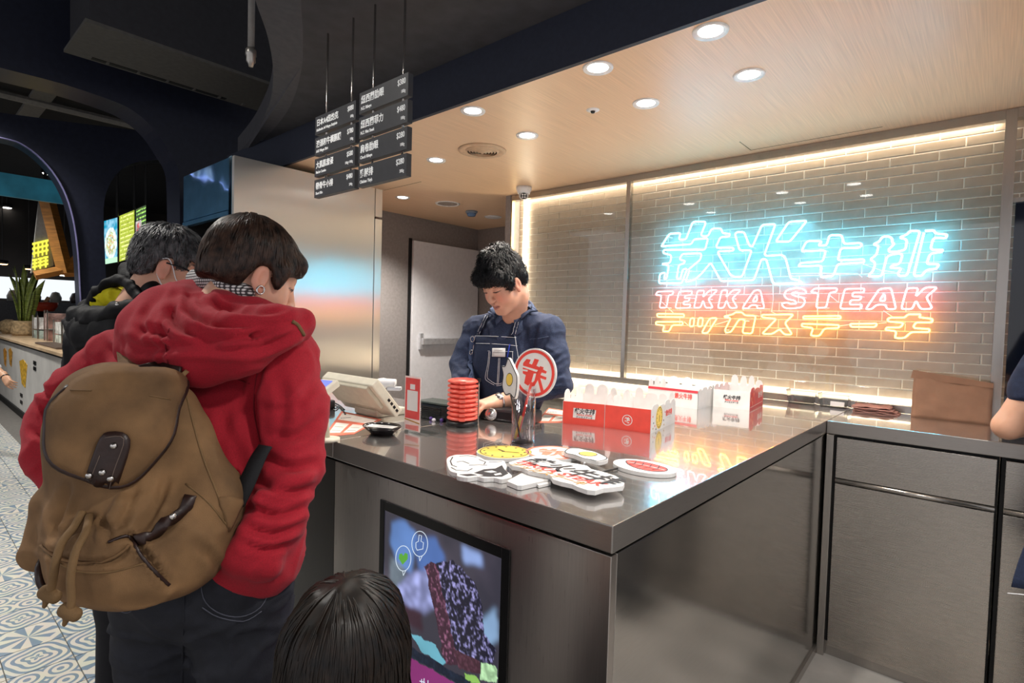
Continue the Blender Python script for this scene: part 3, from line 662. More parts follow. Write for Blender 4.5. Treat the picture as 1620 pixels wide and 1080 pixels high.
# ================================================================ things on the counter
m_foam = mat('white_foam_board', 'dddbd9', .6, var=.02)
m_pr_black = mat('print_black', '1d1c22', .5, var=.03); m_pr_red = mat('print_red', 'e2453a', .5, var=.03); m_pr_yel = mat('print_yellow', 'f2cf5b', .5, var=.03)
m_pr_gold = mat('print_gold', 'b98a3c', .5, var=.03); m_pr_cor = mat('print_coral', 'f08a70', .5, var=.03); m_pr_white = mat('print_white', 'e6e4e2', .5, var=.01)
m_pr_grey = mat('print_grey_shade', 'd5d5d8', .5, var=.02)
def unit_v(a): a = np.array(a, float); return a/np.linalg.norm(a)
def frame_of(n, up=(0, 0, 1)):
    n = unit_v(n); ex = unit_v(np.cross(up, n)); return ex, np.cross(n, ex), n      # reading direction, up, normal
class Flat:
    "a board in its own plane: origin, ex, ey; slab and prints on its face"
    def __init__(s, root, o, ex, ey, th): s.r = root; s.o = np.array(o, float); s.ex = unit_v(ex); s.ey = unit_v(np.array(ey, float)-s.ex*(np.array(ey, float) @ s.ex)); s.n = np.cross(s.ex, s.ey); s.th = th; s.body = None
    def pt(s, x, y, h=0): return s.o+s.ex*x+s.ey*y+s.n*h
    def slab(s, name, pts, m): s.body = MB().prism([s.pt(x, y, 0) for x, y in pts], -s.n*s.th).build(name, m, s.r, bevel=.0008); return s.body
    def pr(s, name, pts, m, h=.0004, parent=None): return MB().prism([s.pt(x, y, .00005) for x, y in pts], s.n*h).build(name, m, parent or s.body)
    def ring(s, name, r0, r1, m, c=(0, 0), sq=(1, 1), n=40, h=.0004):
        b = MB(); vs = []
        for k in range(n):
            a = 2*math.pi*k/n
            for r in (r0, r1): vs.append(s.pt(c[0]+r*sq[0]*math.cos(a), c[1]+r*sq[1]*math.sin(a), h))
        b.add(vs, [(2*k, 2*k+1, (2*k+3) % (2*n), (2*k+2) % (2*n)) for k in range(n)]); return b.build(name, m, s.body)
    def line(s, name, pts, w, m, h=.0004):
        p = [s.pt(x, y, h) for x, y in pts]; return MB().ribbon(p, [np.cross(s.n, unit_v(p[min(i+1, len(p)-1)]-p[max(i-1, 0)])) for i in range(len(p))], w/2, .0003).build(name, m, s.body)
    def txt(s, name, body, size, x, y, m, align='LEFT', bold=0, xs=1, shear=0, ex=None, ey=None): return text(name, body, size, s.pt(x, y, .0005), ex if ex is not None else s.ex, ey if ey is not None else s.ey, m, s.body, align, bold, .0002, shear, xs)
def circ(r, n=40, c=(0, 0), sq=(1, 1), wob=None): return [(c[0]+r*sq[0]*math.cos(2*math.pi*k/n)*(1+(wob(k/n) if wob else 0)), c[1]+r*sq[1]*math.sin(2*math.pi*k/n)*(1+(wob(k/n) if wob else 0))) for k in range(n)]
def tetsu(f, r, m):
    "the iron character as bold strokes on a disc of radius r"
    S = r/1.0
    for pts in ([(-.62,.42),(-.45,.62),(-.22,.60),(-.3,.42),(-.14,.38),(-.02,.66),(.22,.62),(.1,.34),(.3,.28),(.26,.14),(-.62,.30)],
                [(-.62,.22),(.12,.06),(.22,.12),(.2,.0),(-.02,-.02),(-.12,-.42),(-.28,-.6),(-.5,-.5),(-.44,-.12),(-.6,-.06),(-.62,.06),(-.36,.04),(-.34,.12),(-.62,.14)],
                [(.12,.02),(.3,.34),(.48,.3),(.46,.2),(.66,.12),(.62,.02),(.4,.06),(.34,-.06),(.66,-.14),(.64,-.26),(.34,-.2),(.6,-.86),(.42,-.84),(.22,-.3),(.06,-.58),(-.2,-.66),(-.1,-.5),(.04,-.34)]):
        f.pr('character', [(x*S, y*S) for x, y in pts], m)
TZ = CT+.0115
def zc(x, y): return (680+x/3.857, 680+y/3.857)
def onto(px, z): return P(px[0], px[1], Z=z)
def flat_at(root, cpx, z, ex, th=.011):
    o = onto(cpx, z); return Flat(root, o, ex, np.cross(ZD, ex), th)
# --- clock cutout
z0 = TZ
c = onto(zc(455, 132), z0); rad = .5*np.linalg.norm(onto(zc(300, 150), z0)-onto(zc(602, 122), z0))
r = empty('foam_cutout', (c[0], c[1], CT), 'yellow clock shaped foam cutout lying behind the white smoke cutout', 'foam cutout', 'foam cutouts on the counter')
f = Flat(r, c, (.8, .6, 0), (-.6, .8, 0), .011)
f.slab('board', circ(rad, 48, wob=lambda t: .015*math.sin(t*2*math.pi*6)), m_foam); f.pr('face_print', circ(rad*.97, 48, wob=lambda t: .015*math.sin(t*2*math.pi*6)), m_pr_yel, .0003)
f.ring('rim_line', rad*.86, rad*.9, m_pr_black, h=.0006)
for k in range(12):
    a = k*math.pi/6; f.pr('hour_mark', [(rad*.74*math.cos(a)+dx, rad*.74*math.sin(a)+dy) for dx, dy in ((-.003, -.004), (.003, -.004), (.003, .004), (-.003, .004))], m_pr_black, .0007)
f.line('hand', [(-rad*.1, 0), (rad*.55, -.1*rad)], .004, m_pr_black, .0008); f.line('hand', [(0, 0), (-rad*.25, rad*.3)], .005, m_pr_black, .0008)
# --- iron character disc lying
c = onto(zc(752, 136), z0); rad = .5*np.linalg.norm(onto(zc(608, 115), z0)-onto(zc(900, 172), z0))
r = empty('foam_cutout', (c[0], c[1], CT), 'round coral and white character cutout lying under the fried egg cutout', 'foam cutout', 'foam cutouts on the counter')
f = Flat(r, c, (.8, .6, 0), (-.6, .8, 0), .011); f.slab('board', circ(rad, 44), m_foam); f.ring('rim_print', rad*.86, rad*.99, m_pr_cor, h=.0005); tetsu(f, rad*.82, m_pr_cor)
# --- egg lying on it
def egg(f, pts, yc, yr, ysq):
    f.slab('board', pts, m_foam); m_ = np.mean(np.array(pts), 0); f.line('outline', [tuple(np.array(p)*.95+m_*.05) for p in pts+[pts[0]]], .0034, m_pr_black)
    f.pr('yolk_line', circ(yr*1.12, 28, yc, ysq), m_pr_black, .0004); f.pr('yolk', circ(yr, 28, yc, ysq), m_pr_yel, .0008)
z1_ = TZ+.013
o_ = onto(zc(950, 145), z1_)
r = empty('foam_cutout', (o_[0], o_[1], CT+.012), 'fried egg foam cutout lying on the coral character cutout', 'foam cutout', 'foam cutouts on the counter')
f = Flat(r, o_, (1, 0, 0), (0, 1, 0), .011)
pts = [tuple((onto(zc(*q), z1_)-o_)[:2]) for q in [(820,128),(850,110),(905,110),(960,122),(1010,132),(1082,165),(1078,182),(1030,192),(985,182),(930,172),(880,152),(830,142)]][::-1]
egg(f, [tuple(p) for p in smoothpath([np.array(p) for p in pts], 3, True)], tuple((onto(zc(965, 146), z1_)-o_)[:2]), .024, (1, 1))
MB().tube([f.pt(*((onto(zc(945, 185), z1_)-o_)[:2]), -.006), onto(zc(935, 222), CT+.003)], .0025, 6).build('stick', m_pr_grey, r)
# --- steak oval
c = onto(zc(1308, 220), z0)
r = empty('foam_cutout', (c[0], c[1], CT), 'white oval foam cutout printed with a red steak', 'foam cutout', 'foam cutouts on the counter')
a = onto(zc(1128, 178), z0); b_ = onto(zc(1488, 255), z0); rad = .5*np.linalg.norm(b_-a); dr = unit_v(b_-a)
f = Flat(r, c, dr, np.cross(ZD, dr), .011); f.slab('board', circ(rad, 44, sq=(1, .72)), m_foam)
stk = smoothpath([np.array(q) for q in [(-.70*rad, .20*rad), (-.35*rad, .42*rad), (.2*rad, .40*rad), (.62*rad, .24*rad), (.72*rad, -.10*rad), (.4*rad, -.40*rad), (-.1*rad, -.38*rad), (-.5*rad, -.14*rad)]], 4, True)
f.pr('steak_print', [tuple(q) for q in stk], m_pr_red, .0004)
f.line('steak_outline', [tuple(q) for q in stk]+[tuple(stk[0])], .003, m_pr_black, .0007)
for k in range(4): f.line('grill_mark', [(-.45*rad+k*.26*rad, .33*rad), (-.33*rad+k*.26*rad, .0), (-.40*rad+k*.26*rad, -.22*rad)], .0032, m_pr_black, .0008)
f.line('grill_mark', [(-.6*rad, .06*rad), (0, .08*rad), (.66*rad, .02*rad)], .003, m_pr_white, .0008)
MB().tube([c-dr*rad*.5-ZD*.006, onto(zc(1020, 265), CT+.004)], .003, 6).build('stick', mat('dark_stick', '3a3634', .5), r)
# --- logo board with handle
z2_ = TZ+.012
o_ = onto(zc(830, 260), z2_)
r = empty('foam_cutout', (o_[0], o_[1], CT), 'white foam logo cutout reading TEKKA STEAK on a T shaped handle', 'foam cutout', 'foam cutouts on the counter')
lx = unit_v(onto(zc(1062, 335), z2_)-onto(zc(545, 190), z2_)); f = Flat(r, o_, lx, np.cross(ZD, lx), .011)
def loc2(q, z): d = onto(zc(*q), z)-o_; return (float(d @ f.ex), float(d @ f.ey))
pts = [loc2(q, z2_) for q in [(480,197),(560,175),(640,157),(700,160),(760,172),(810,192),(900,205),(960,217),(985,237),(1060,255),(1130,277),(1170,300),(1188,322),(1178,342),(1110,350),(1060,355),(1010,370),(960,365),(900,345),(870,330),(800,315),(752,300),(735,275),(600,247),(560,227),(500,217)]]
f.slab('board', pts[::-1], m_foam)
tw = np.linalg.norm(onto(zc(1062, 335), z2_)-onto(zc(530, 187), z2_))
b0 = loc2((530, 193), z2_)
f.txt('name_characters', '鉄火牛排', tw*.27, b0[0]-.004, b0[1]+.018, m_pr_black, bold=.0022, xs=.95, shear=.25)
f.txt('name_english', 'TEKKA STEAK', tw*.145, b0[0]-.004, b0[1]-.008, m_pr_red, bold=.0011, shear=.3, xs=1.08)
f.txt('name_kana', 'テッカステーキ', tw*.12, b0[0]+.004, b0[1]-.036, m_pr_gold, bold=.0006, xs=1.02, shear=.2)
h0_, h1_ = TZ, .011
MB().prism([onto(zc(*q), h0_) for q in [(470,312),(560,262),(640,268),(742,282),(738,300),(560,340),(535,338)]], (0, 0, -.0105)).build('handle', m_foam, r)
MB().prism([onto(zc(*q), h0_-.004) for q in [(640,318),(735,298),(738,322),(665,338)]], (0, 0, -.0065)).build('handle_brace', m_foam, r)
# --- white smoke-like cutout with ink swirls
o_ = onto(zc(300, 225), z0)
r = empty('foam_cutout', (o_[0], o_[1], CT), 'white scalloped foam cutout covered in black ink swirls', 'foam cutout', 'foam cutouts on the counter')
f = Flat(r, o_, (1, 0, 0), (0, 1, 0), .011)
pts = [loc2(q, z0) for q in [(105,172),(150,152),(195,150),(250,150),(300,162),(340,182),(400,186),(450,186),(462,202),(470,222),(462,245),(485,262),(500,285),(440,300),(390,290),(330,292),(290,283),(230,290),(168,280),(165,262),(125,250),(108,215)]]
f.slab('board', [tuple(p) for p in smoothpath([np.array(p) for p in pts[::-1]], 3, True)], m_foam)
for q in ([(140,165),(125,190),(135,215),(165,225)], [(180,160),(230,157),(285,165)], [(165,195),(200,190),(240,205)], [(130,228),(160,245),(230,250),(260,235)], [(300,180),(340,195),(330,210)], [(360,195),(400,195),(440,192)], [(240,215),(300,212),(350,215)]):
    f.line('ink_line', [loc2(p, z0) for p in q], .0032, m_pr_black)
for q in ([(270,262),(330,240),(400,235),(440,215),(455,240),(480,265),(440,285),(360,285),(300,282),(330,275)], [(180,272),(250,268),(290,275),(230,282)]):
    f.pr('ink_patch', [loc2(p, z0) for p in q], m_pr_black)
for q in ([(330,255),(380,248),(410,258),(370,262)], [(390,270),(430,262),(440,272),(400,278)]):
    f.pr('ink_highlight', [loc2(p, z0) for p in q], m_pr_white, .0008)

# --- clear tumbler with cutouts on sticks
gc = P(827, 700, Z=CT); gx, gy = gc[0], gc[1]
m_acr = glass('clear_acrylic', (.95, .93, .95), 1.45, boost=1.6)
tb = empty('clear_tumbler', (gx, gy, CT), 'clear acrylic tumbler holding the sticks of two cutouts', 'tumbler')
MB().lathe([(0, 0), (.036, 0), (.0385, .004), (.0385, .18), (.036, .18), (.036, .012), (0, .012)], (gx, gy, CT), 28).build('glass', m_acr, tb, True)
cf = unit_v(CAM-np.array([gx, gy, CT+.1])); cfh = unit_v(np.array([cf[0], cf[1], 0])); rgt = np.cross(ZD, cfh)
text('tumbler_lettering', 'Steak', .026, np.array([gx, gy, CT+.05])+cfh*.0392+rgt*.012-rgt*.004, unit_v(rgt*.75-cfh*.25), ZD, m_pr_black, tb, shear=.3)
dep = float((ROT.T @ (np.array([gx, gy, CT])-CAM))[2]*-1)
dn = unit_v(cfh*math.cos(.56)-rgt*math.sin(.56)+ZD*.06)
ex_, ey_, n_ = frame_of(dn)
c = P(845, 590, d=dep+.0); c = c+dn*.0
r = empty('stick_cutout', (gx+.012, gy, CT+.012), 'round red and white character cutout on a stick in the tumbler', 'foam cutout')
f = Flat(r, c, ex_, ey_, .009); f.slab('board', circ(.0815, 48), m_foam); f.ring('rim_print', .0665, .0765, m_pr_red); tetsu(f, .072, m_pr_red)
MB().tube([f.pt(0, -.06, -.005), np.array([gx+.012, gy+.004, CT+.014])], .003, 8).build('stick', mat('dark_stick', '3a3634', .5), r)
dn2 = unit_v(cfh*math.cos(.95)-rgt*math.sin(.95)+ZD*.05); ex2, ey2, _ = frame_of(dn2)
c = P(805, 598, d=dep-.07)
r = empty('stick_cutout', (gx-.012, gy, CT+.012), 'fried egg cutout on a stick in the tumbler', 'foam cutout')
f = Flat(r, c, ex2, ey2, .009)
ep = smoothpath([np.array(q) for q in [(-.012,.064),(.008,.05),(.03,.028),(.046,.008),(.048,-.03),(.04,-.06),(.014,-.05),(-.014,-.056),(-.036,-.03),(-.034,.008),(-.046,.034),(-.026,.038)]], 4, True)
egg(f, [tuple(q) for q in ep][::-1], (.004, -.004), .017, (1, 1.1))
MB().tube([f.pt(.004, -.04, -.005), np.array([gx-.004, gy-.008, CT+.014])], .003, 8).build('stick', MATS['dark_stick'], r)
tag(MB().tube([(gx+.02, gy+.012, CT+.18+.02), (gx-.028, gy+.006, CT+.014)], .0045, 8).build('red_stick', m_pr_red, None, True), 'plain red stick leaning in the tumbler', 'stick')
tag(MB().tube([(gx+.006, gy-.018, CT+.09), (gx-.02, gy-.016, CT+.014)], .0045, 8).build('yellow_stick', m_pr_yel, None, True), 'short yellow stick leaning in the tumbler', 'stick')

# --- stack of pagers on their charger
pc = P(731, 672, Z=CT); px_, py_ = pc[0], pc[1]
pd = float(-(ROT.T @ (np.array([px_, py_, CT+.1])-CAM))[2]); RP = 24.5/F*pd
m_pg = mat('red_pager_plastic', 'f26a5a', .3, var=.03, coat=.2)
pbm = empty('pager_charger', (px_, py_, CT), 'round black charging base with upright rod under the red pager stack', 'charger')
MB().lathe([(0, 0), (RP*1.0, 0), (RP*1.04, .006), (RP*1.0, .016), (RP*.9, .02), (0, .02)], (px_, py_, CT), 32).build('base', m_black, pbm, True)
MB().tube([(px_, py_, CT)+rgt*RP*1.02, np.array([px_, py_, CT+.178])+rgt*RP*1.02], .003, 8).build('rod', m_st_trim, pbm, True)
MB().lathe([(0, 0), (.008, 0), (.008, .012), (0, .012)], np.array([px_, py_, CT+.166])+rgt*RP*1.02, 12).build('rod_cap', m_black, pbm)
ph = .0172
first = None
ordn = ['lowest', 'second', 'third', 'fourth', 'fifth', 'sixth', 'seventh', 'eighth', 'topmost']
tabd = unit_v(cfh+rgt*.1)
for k in range(9):
    z = CT+.0205+k*ph; lab = 'round red pager, %s of the stack on the black charger' % ordn[k] if k in (0, 8) else 'round red pager, %s from the charger base in the stack' % ordn[k]
    if first is None:
        first = empty('pager', (px_, py_, z), lab, 'pager', 'red pagers stacked on the charger')
        MB().lathe([(0, 0), (RP*.8, 0), (RP*.86, .003), (RP*.98, .005), (RP*1.0, .009), (RP*.97, .0125), (RP*.86, .0145), (RP*.82, .0168), (0, .0168)], (px_, py_, z), 36).build('shell', m_pg, first, True)
        MB().obox(np.array([px_, py_, z+.0085])+tabd*RP*.985, [np.cross(tabd, ZD), tabd, ZD], [.011, .005, .0055]).build('contact_tab', m_pg, first, bevel=.0012)
    else: dup(first, (px_, py_, z), None, lab)
tp = np.array([px_, py_, CT+.0205+8*ph+.0172])
tag(MB().lathe([(0, 0), (RP*.62, 0), (RP*.6, .0014), (0, .0018)], tp, 30).build('pager_label', mat('pager_label_print', 'd84a3e', .35), None, True), 'round printed disc on the topmost red pager', 'label disc')

# --- receipt printer and black case behind the stack
def obj_box(root, name, c, ex, half, m, bevel=.006): ex = unit_v(ex); return MB().obox(c, [ex, np.cross(ZD, ex), ZD], half).build(name, m, root, bevel=bevel)
q = P(702, 668, Z=CT)+np.array([-.085, .055, 0])
pr = empty('receipt_printer', (q[0], q[1], CT), 'low black ribbed printer between the code stand and the pagers', 'printer')
obj_box(pr, 'case', q+ZD*.03, (1, .12, 0), (.10, .055, .03), mat('black_gloss_plastic', '17191a', .25), .008)
for k in range(6): obj_box(pr, 'rib', q+np.array([.0, -.0565-.0, .012+k*.0075]), (1, .12, 0), (.06, .002, .0016), m_black, .0006)
text('brand_mark', 'TECH', .016, q+np.array([-.085, -.066, .03]), (1, .12, 0), ZD, m_ink, pr)
obj_box(pr, 'lid', q+ZD*.064, (1, .12, 0), (.09, .05, .004), mat('printer_lid_grey', '4c5652', .25), .003)
q2 = P(800, 668, Z=CT)+np.array([-.02, .05, 0])
ca = empty('black_case', (q2[0], q2[1], CT), 'black leather case with a silver rosette in front of the employee', 'case')
obj_box(ca, 'body', q2+ZD*.024, (.9, .25, 0), (.12, .05, .024), mat('black_leather', '1b1b1f', .35, bump=.2, bscale=300), .01)
rp_ = P(777, 655, d=float(-(ROT.T @ (q2-CAM))[2])-.06)
m_sil = mat('silver_metal', 'cfcac6', .25, metal=1)
MB().lathe([(0, .012), (.008, .011), (.014, .006), (.02, .008), (.024, .003), (.024, 0), (0, 0)], rp_, 16, cf).build('rosette', m_sil, ca, True)
# beads
for k in range(7):
    bp_ = P(682+k*4.2, 664+3*math.sin(k*1.9), Z=CT)
    tag(MB().lathe([(0, 0), (.006, .002), (.0085, .007), (.006, .012), (0, .014)], bp_, 10).build('bead', mat(['purple_bead', 'white_bead'][k % 2], ['6a50a8', 'e6e2ec'][k % 2], .3), None, True), ['small purple bead lying beside the pager charger', 'small white bead lying beside the pager charger'][k % 2], 'bead', ['purple beads', 'white beads'][k % 2])

# --- code stand (the code itself left blank)
sA = P(665, 688, Z=CT); sdep = float(-(ROT.T @ (sA-CAM))[2]); wS = 37/F*sdep*1.12; hS = 92/F*sdep
st = empty('acrylic_stand', (sA[0]-wS/2, sA[1], CT), 'upright acrylic stand with a red bordered card beside the coin dish', 'card stand')
x1_ = sA[0]; x0_ = x1_-wS; yS = sA[1]
MB().box((x0_, yS, CT), (x1_, yS+.003, CT+hS)).build('acrylic_sheet', glass('acrylic_sheet', (.95, .97, .97), 1.45), st)
MB().box((x0_, yS+.0, CT), (x1_+.03, yS+.06, CT+.003)).build('foot', glass('acrylic_foot', (.93, .95, .95), 1.45), st)
crd = MB().box((x0_+.002, yS-.0012, CT+.008), (x1_-.002, yS-.0002, CT+hS-.002)).build('card', mat('pale_pink_card', 'f5dcd8', .5), st)
FS = Flat(st, ((x0_+x1_)/2, yS-.0013, CT), EX, ZD, .001); FS.body = crd
w2 = wS/2
FS.pr('red_field', [(-w2+.006, .05), (w2-.006, .05), (w2-.006, hS-.008), (-w2+.006, hS-.008)], mat('card_red', 'e0504e', .5))
FS.pr('blank_white_panel', [(-w2+.016, .078), (w2-.016, .078), (w2-.016, .148), (-w2+.016, .148)], m_pr_white, .0008)
FS.pr('white_heading_box', [(-.013, .152), (.013, .152), (.013, .17), (-.013, .17)], m_pr_white, .0008)
FS.pr('stripe_print', [(-w2+.004, .044), (w2-.004, .036), (w2-.004, .04), (-w2+.004, .048)], m_pr_gold, .0008)
FS.pr('red_print', [(-w2+.01, .012), (w2-.01, .012), (w2-.01, .03), (-w2+.01, .026)], mat('card_red_light', 'ee8f88', .5), .0008)

# --- coin dish with receipt
dc_ = P(604, 686, Z=CT)
m_dish = mat('black_lacquer', '18171a', .22, coat=.3)
di = empty('coin_dish', (dc_[0], dc_[1], CT), 'black lacquer coin dish with small white flower motifs', 'dish')
ds = 34/F*float(-(ROT.T @ (dc_-CAM))[2])
MB().lathe([(0, .0), (ds*.55, .0), (ds*.62, .004), (ds*.94, .022), (ds*1.02, .027), (ds*1.0, .029), (ds*.9, .024), (ds*.6, .008), (0, .007)], dc_, 36, squash=(1, .8)).build('bowl', m_dish, di, True)
for k in range(9):
    a = 2.0+k*.42; MB().lathe([(0, .0008), (.004, .0004), (.004, 0), (0, 0)], dc_+np.array([ds*.93*math.cos(a), ds*.745*math.sin(a), .0262]), 8).build('flower_motif', m_pr_white, di)
pp = Flat(empty('receipt', (dc_[0], dc_[1], CT+.02), 'white paper slip lying in the black coin dish', 'paper'), dc_+ZD*.026, unit_v(np.array([.9, .44, .0])), (-.44, .9, .0), .0006)
pp.slab('paper', [(-.052, -.022), (.05, -.02), (.052, .02), (-.05, .022)], m_pr_white)
for k in range(-1, 2): pp.line('printed_rule', [(-.035, -.004-.006*k), (.03, -.004-.006*k)], .0014, m_pr_grey, .0006)

# --- place mats / printed menus on the counter
def menu_mat(px, label, th=.0012):
    c4 = [P(u, v, Z=CT+th) for u, v in px]; c = sum(c4)/4
    r = empty('printed_mat', (c[0], c[1], CT), label, 'menu sheet'); ex = unit_v(c4[1]-c4[0]); f = Flat(r, c, ex, np.cross(ZD, ex), th)
    L_ = [(float((q-c) @ f.ex), float((q-c) @ f.ey)) for q in c4]; f.slab('sheet', L_, mat('salmon_menu_paper', 'f07f66', .5))
    bl = lambda s, t: tuple((1-s)*(1-t)*np.array(L_[0])+s*(1-t)*np.array(L_[1])+s*t*np.array(L_[2])+(1-s)*t*np.array(L_[3]))
    for s0, s1, t0, t1 in ((.06, .94, .62, .92), (.08, .45, .1, .5), (.55, .92, .1, .5)): f.pr('white_field', [bl(s0, t0), bl(s1, t0), bl(s1, t1), bl(s0, t1)], mat('menu_cream', 'f8e9df', .5))
    W_ = np.linalg.norm(np.array(L_[1])-np.array(L_[0]))
    f.txt('menu_lettering', '鉄火牛排', W_*.1, *bl(.12, .68), m_pr_black, bold=.0006)
    for s, t in ((.12, .2), (.12, .34), (.6, .2), (.6, .34)): f.line('menu_rule', [bl(s, t), bl(s+.26, t)], W_*.04, m_pr_black)
    return r
menu_mat([(512, 690), (560, 700 - 14), (604, 663), (540, 650)], 'salmon printed menu sheet beside the coin dish')
menu_mat([(846, 668), (890, 668), (906, 651), (868, 645)], 'salmon printed menu sheet beside the red party boxes')

# --- party boxes: open card trays with cut-out tops
def lumps(n, seed, hi, names=0):
    rnd = random.Random(seed); out = []; x = .04
    while x < .93:
        w = rnd.uniform(.17, .32); h = rnd.uniform(.3, 1)*hi
        for k in range(7):
            a = math.pi*k/6; out.append((x+w/2-math.cos(a)*w/2, h*math.sin(a)**.6))
        x += w+rnd.uniform(.01, .06); 
        if x+.1 < .95: out.append((x-.01, 0.002))
    return [p for p in out if p[0] < .97]
def crown_box(x0, y0, x1, y1, wid, hgt, label, seed, front, side, prints):
    "front edge from (x0,y0) to (x1,y1), depth goes back by wid"
    a = np.array([x0, y0, CT]); b = np.array([x1, y1, CT]); ex = unit_v(b-a); ey = np.cross(ZD, ex); Wd = np.linalg.norm(b-a)
    r = empty('party_box', (a+b)/2+ey*wid/2, label, 'paper box'); m_f = front; m_s = side; t = .0012
    def wallp(o, e, L, m, nm, hi, sd):
        top = [(L, hgt)]+([(s*L, hgt+h) for s, h in lumps(5, sd, hi)][::-1] if hi else [])+[(0, hgt)]
        n = np.cross(e, ZD); return MB().prism([o+e*0, o+e*L]+[o+e*s+ZD*h for s, h in top], -n*t).build(nm, m, r)
    w1 = wallp(a, ex, Wd, m_f, 'front_wall', 0, seed)
    w2_ = wallp(b, ey, wid, m_s, 'side_wall', .02, seed+1)
    w3 = wallp(a+ey*wid, ex, Wd, m_foam, 'back_wall', .058, seed+2)
    w4 = wallp(a, ey, wid, m_foam, 'side_wall', .05, seed+3)
    MB().prism([a+ex*t+ey*t+ZD*.001, b-ex*t+ey*t+ZD*.001, b+ey*wid-ex*t-ey*t+ZD*.001, a+ey*wid+ex*t-ey*t+ZD*.001], ZD*.001).build('base', m_foam, r)
    return r, Flat(r, a-ey*.0003, ex, ZD, .001), Flat(r, b+ex*.0003, ey, ZD, .001), w1, w2_, Wd
m_bx = mat('red_card', 'ea4f42', .45, var=.03); m_bx2 = mat('crimson_card', 'cf3f4a', .45, var=.06)
def logo_print(f, x, y, w, white=True):
    if white: f.pr('logo_ground', [(x-w*.52, y-w*.2), (x+w*.5, y-w*.2), (x+w*.54, y+w*.22), (x-w*.5, y+w*.24)], m_pr_white, .0003)
    f.txt('logo_characters', '鉄火牛排', w*.26, x, y+w*.02, m_pr_black, 'CENTER', bold=w*.008, xs=.9, shear=.2)
    f.txt('logo_english', 'TEKKA STEAK', w*.1, x, y-w*.09, m_pr_red, 'CENTER', bold=w*.003, xs=1.2, shear=.2); f.txt('logo_kana', 'テッカステーキ', w*.11, x, y-w*.2, m_pr_black, 'CENTER', bold=w*.002, shear=.2)
HB = .088
A0, A1, A2, A3 = P(890, 669, Z=CT), P(956, 676, Z=CT), P(1029, 686, Z=CT), P(1098, 672, Z=CT)
r, f1, f2, w1, w2_, wd = crown_box(A0[0], A0[1], A1[0]-.001, A1[1], .27, HB, 'red fronted party box with the black and white logo, beside the menu sheet', 3, m_bx, m_foam, None); f1.body = w1
logo_print(f1, wd*.52, HB*.5, wd*.52)
r, f1, f2, w1, w2_, wd = crown_box(A1[0]+.001, A1[1], A2[0], A2[1], .30, HB, 'red and white party box with a yellow number one badge on its side', 11, m_bx, m_foam, None); f1.body = w1; f2.body = w2_
f1.ring('emblem_ring', .0175, .02, m_pr_white, (wd*.5, HB*.45)); f1.txt('emblem_character', '鉄', .022, wd*.5, HB*.45-.008, m_pr_white, 'CENTER', bold=.0008)
f2.pr('badge', circ(.043, 30, (.095, HB*.55), (.9, 1), wob=lambda t: .03*math.sin(t*2*math.pi*14)), m_pr_yel, .0006); f2.ring('badge_line', .036, .0385, m_pr_black, (.095, HB*.55), (.9, 1), h=.0009)
for k in range(12):
    a = k*math.pi/6; f2.pr('badge_dot', circ(.0022, 6, (.095+.027*math.cos(a), HB*.55+.03*math.sin(a))), m_pr_black, .0008)
f2.txt('badge_number', '1', .034, .095, HB*.55-.016, m_pr_black, 'CENTER', bold=.001)
f2.txt('side_title', '鉄火牛排', .026, .215, HB*.5, m_pr_red, 'CENTER', bold=.0005, xs=.75); f2.txt('side_line', 'TEKKA STEAK', .008, .215, HB*.38, m_pr_grey, 'CENTER')
for k in range(3): f2.line('side_rule', [(.18, HB*.3-.01*k), (.25, HB*.3-.01*k)], .0015, m_pr_grey)
for k, (x, y) in enumerate([(.02, .06), (.03, .035), (.025, .015), (.045, .022), (.15, .03), (.155, .012), (.165, .06), (.06, .008)]): f2.pr('confetti', circ(.004, 5, (x, y)), [m_pr_red, m_pr_black, m_pr_gold][k % 3])
B0, B1, B2 = P(1123, 644, Z=CT), P(1186, 649, Z=CT), P(1229, 639, Z=CT)
wB = .32
r, f1, f2, w1, w2_, wd = crown_box(B0[0], B1[1]-.02, B1[0], B1[1], wB, HB*1.0, 'white fronted party box with crimson side near the brick wall', 23, m_foam, m_bx2, None); f1.body = w1; f2.body = w2_
logo_print(f1, wd*.5, HB*.5, wd*.5, False)
f2.txt('side_title', '鉄火牛排', .034, .24, HB*.5, m_pr_white, 'CENTER', bold=.0005, xs=.75); f2.line('side_rule', [(.01, .012), (.3, .014)], .002, m_pr_white)
for k in range(7): f2.pr('print_patch', circ(.012, 7, (.02+.012*k, .03+.02*(k % 3)), wob=lambda t: .3*math.sin(t*20)), [m_pr_red, m_pr_cor][k % 2])
C0 = P(1062, 641, Z=CT)
r, f1, f2, w1, w2_, wd = crown_box(C0[0]-.12, C0[1]-.02, B0[0]-.012, C0[1]-.02, .2, HB, 'white party box with red inside standing beside the crimson sided box', 31, m_foam, m_foam, None); f1.body = w1
f1.txt('side_title', '鉄火牛排', .03, wd*.72, HB*.5, m_pr_red, 'CENTER', bold=.0005, xs=.75)
MB().prism([np.array([C0[0]-.119, C0[1]-.0195, CT+HB*.86]), np.array([B0[0]-.014, C0[1]-.0195, CT+HB*.86]), np.array([B0[0]-.014, C0[1]-.0195, CT+HB]), np.array([C0[0]-.119, C0[1]-.0195, CT+HB])], (0, -.0018, 0)).build('red_top_band', m_bx2, r)

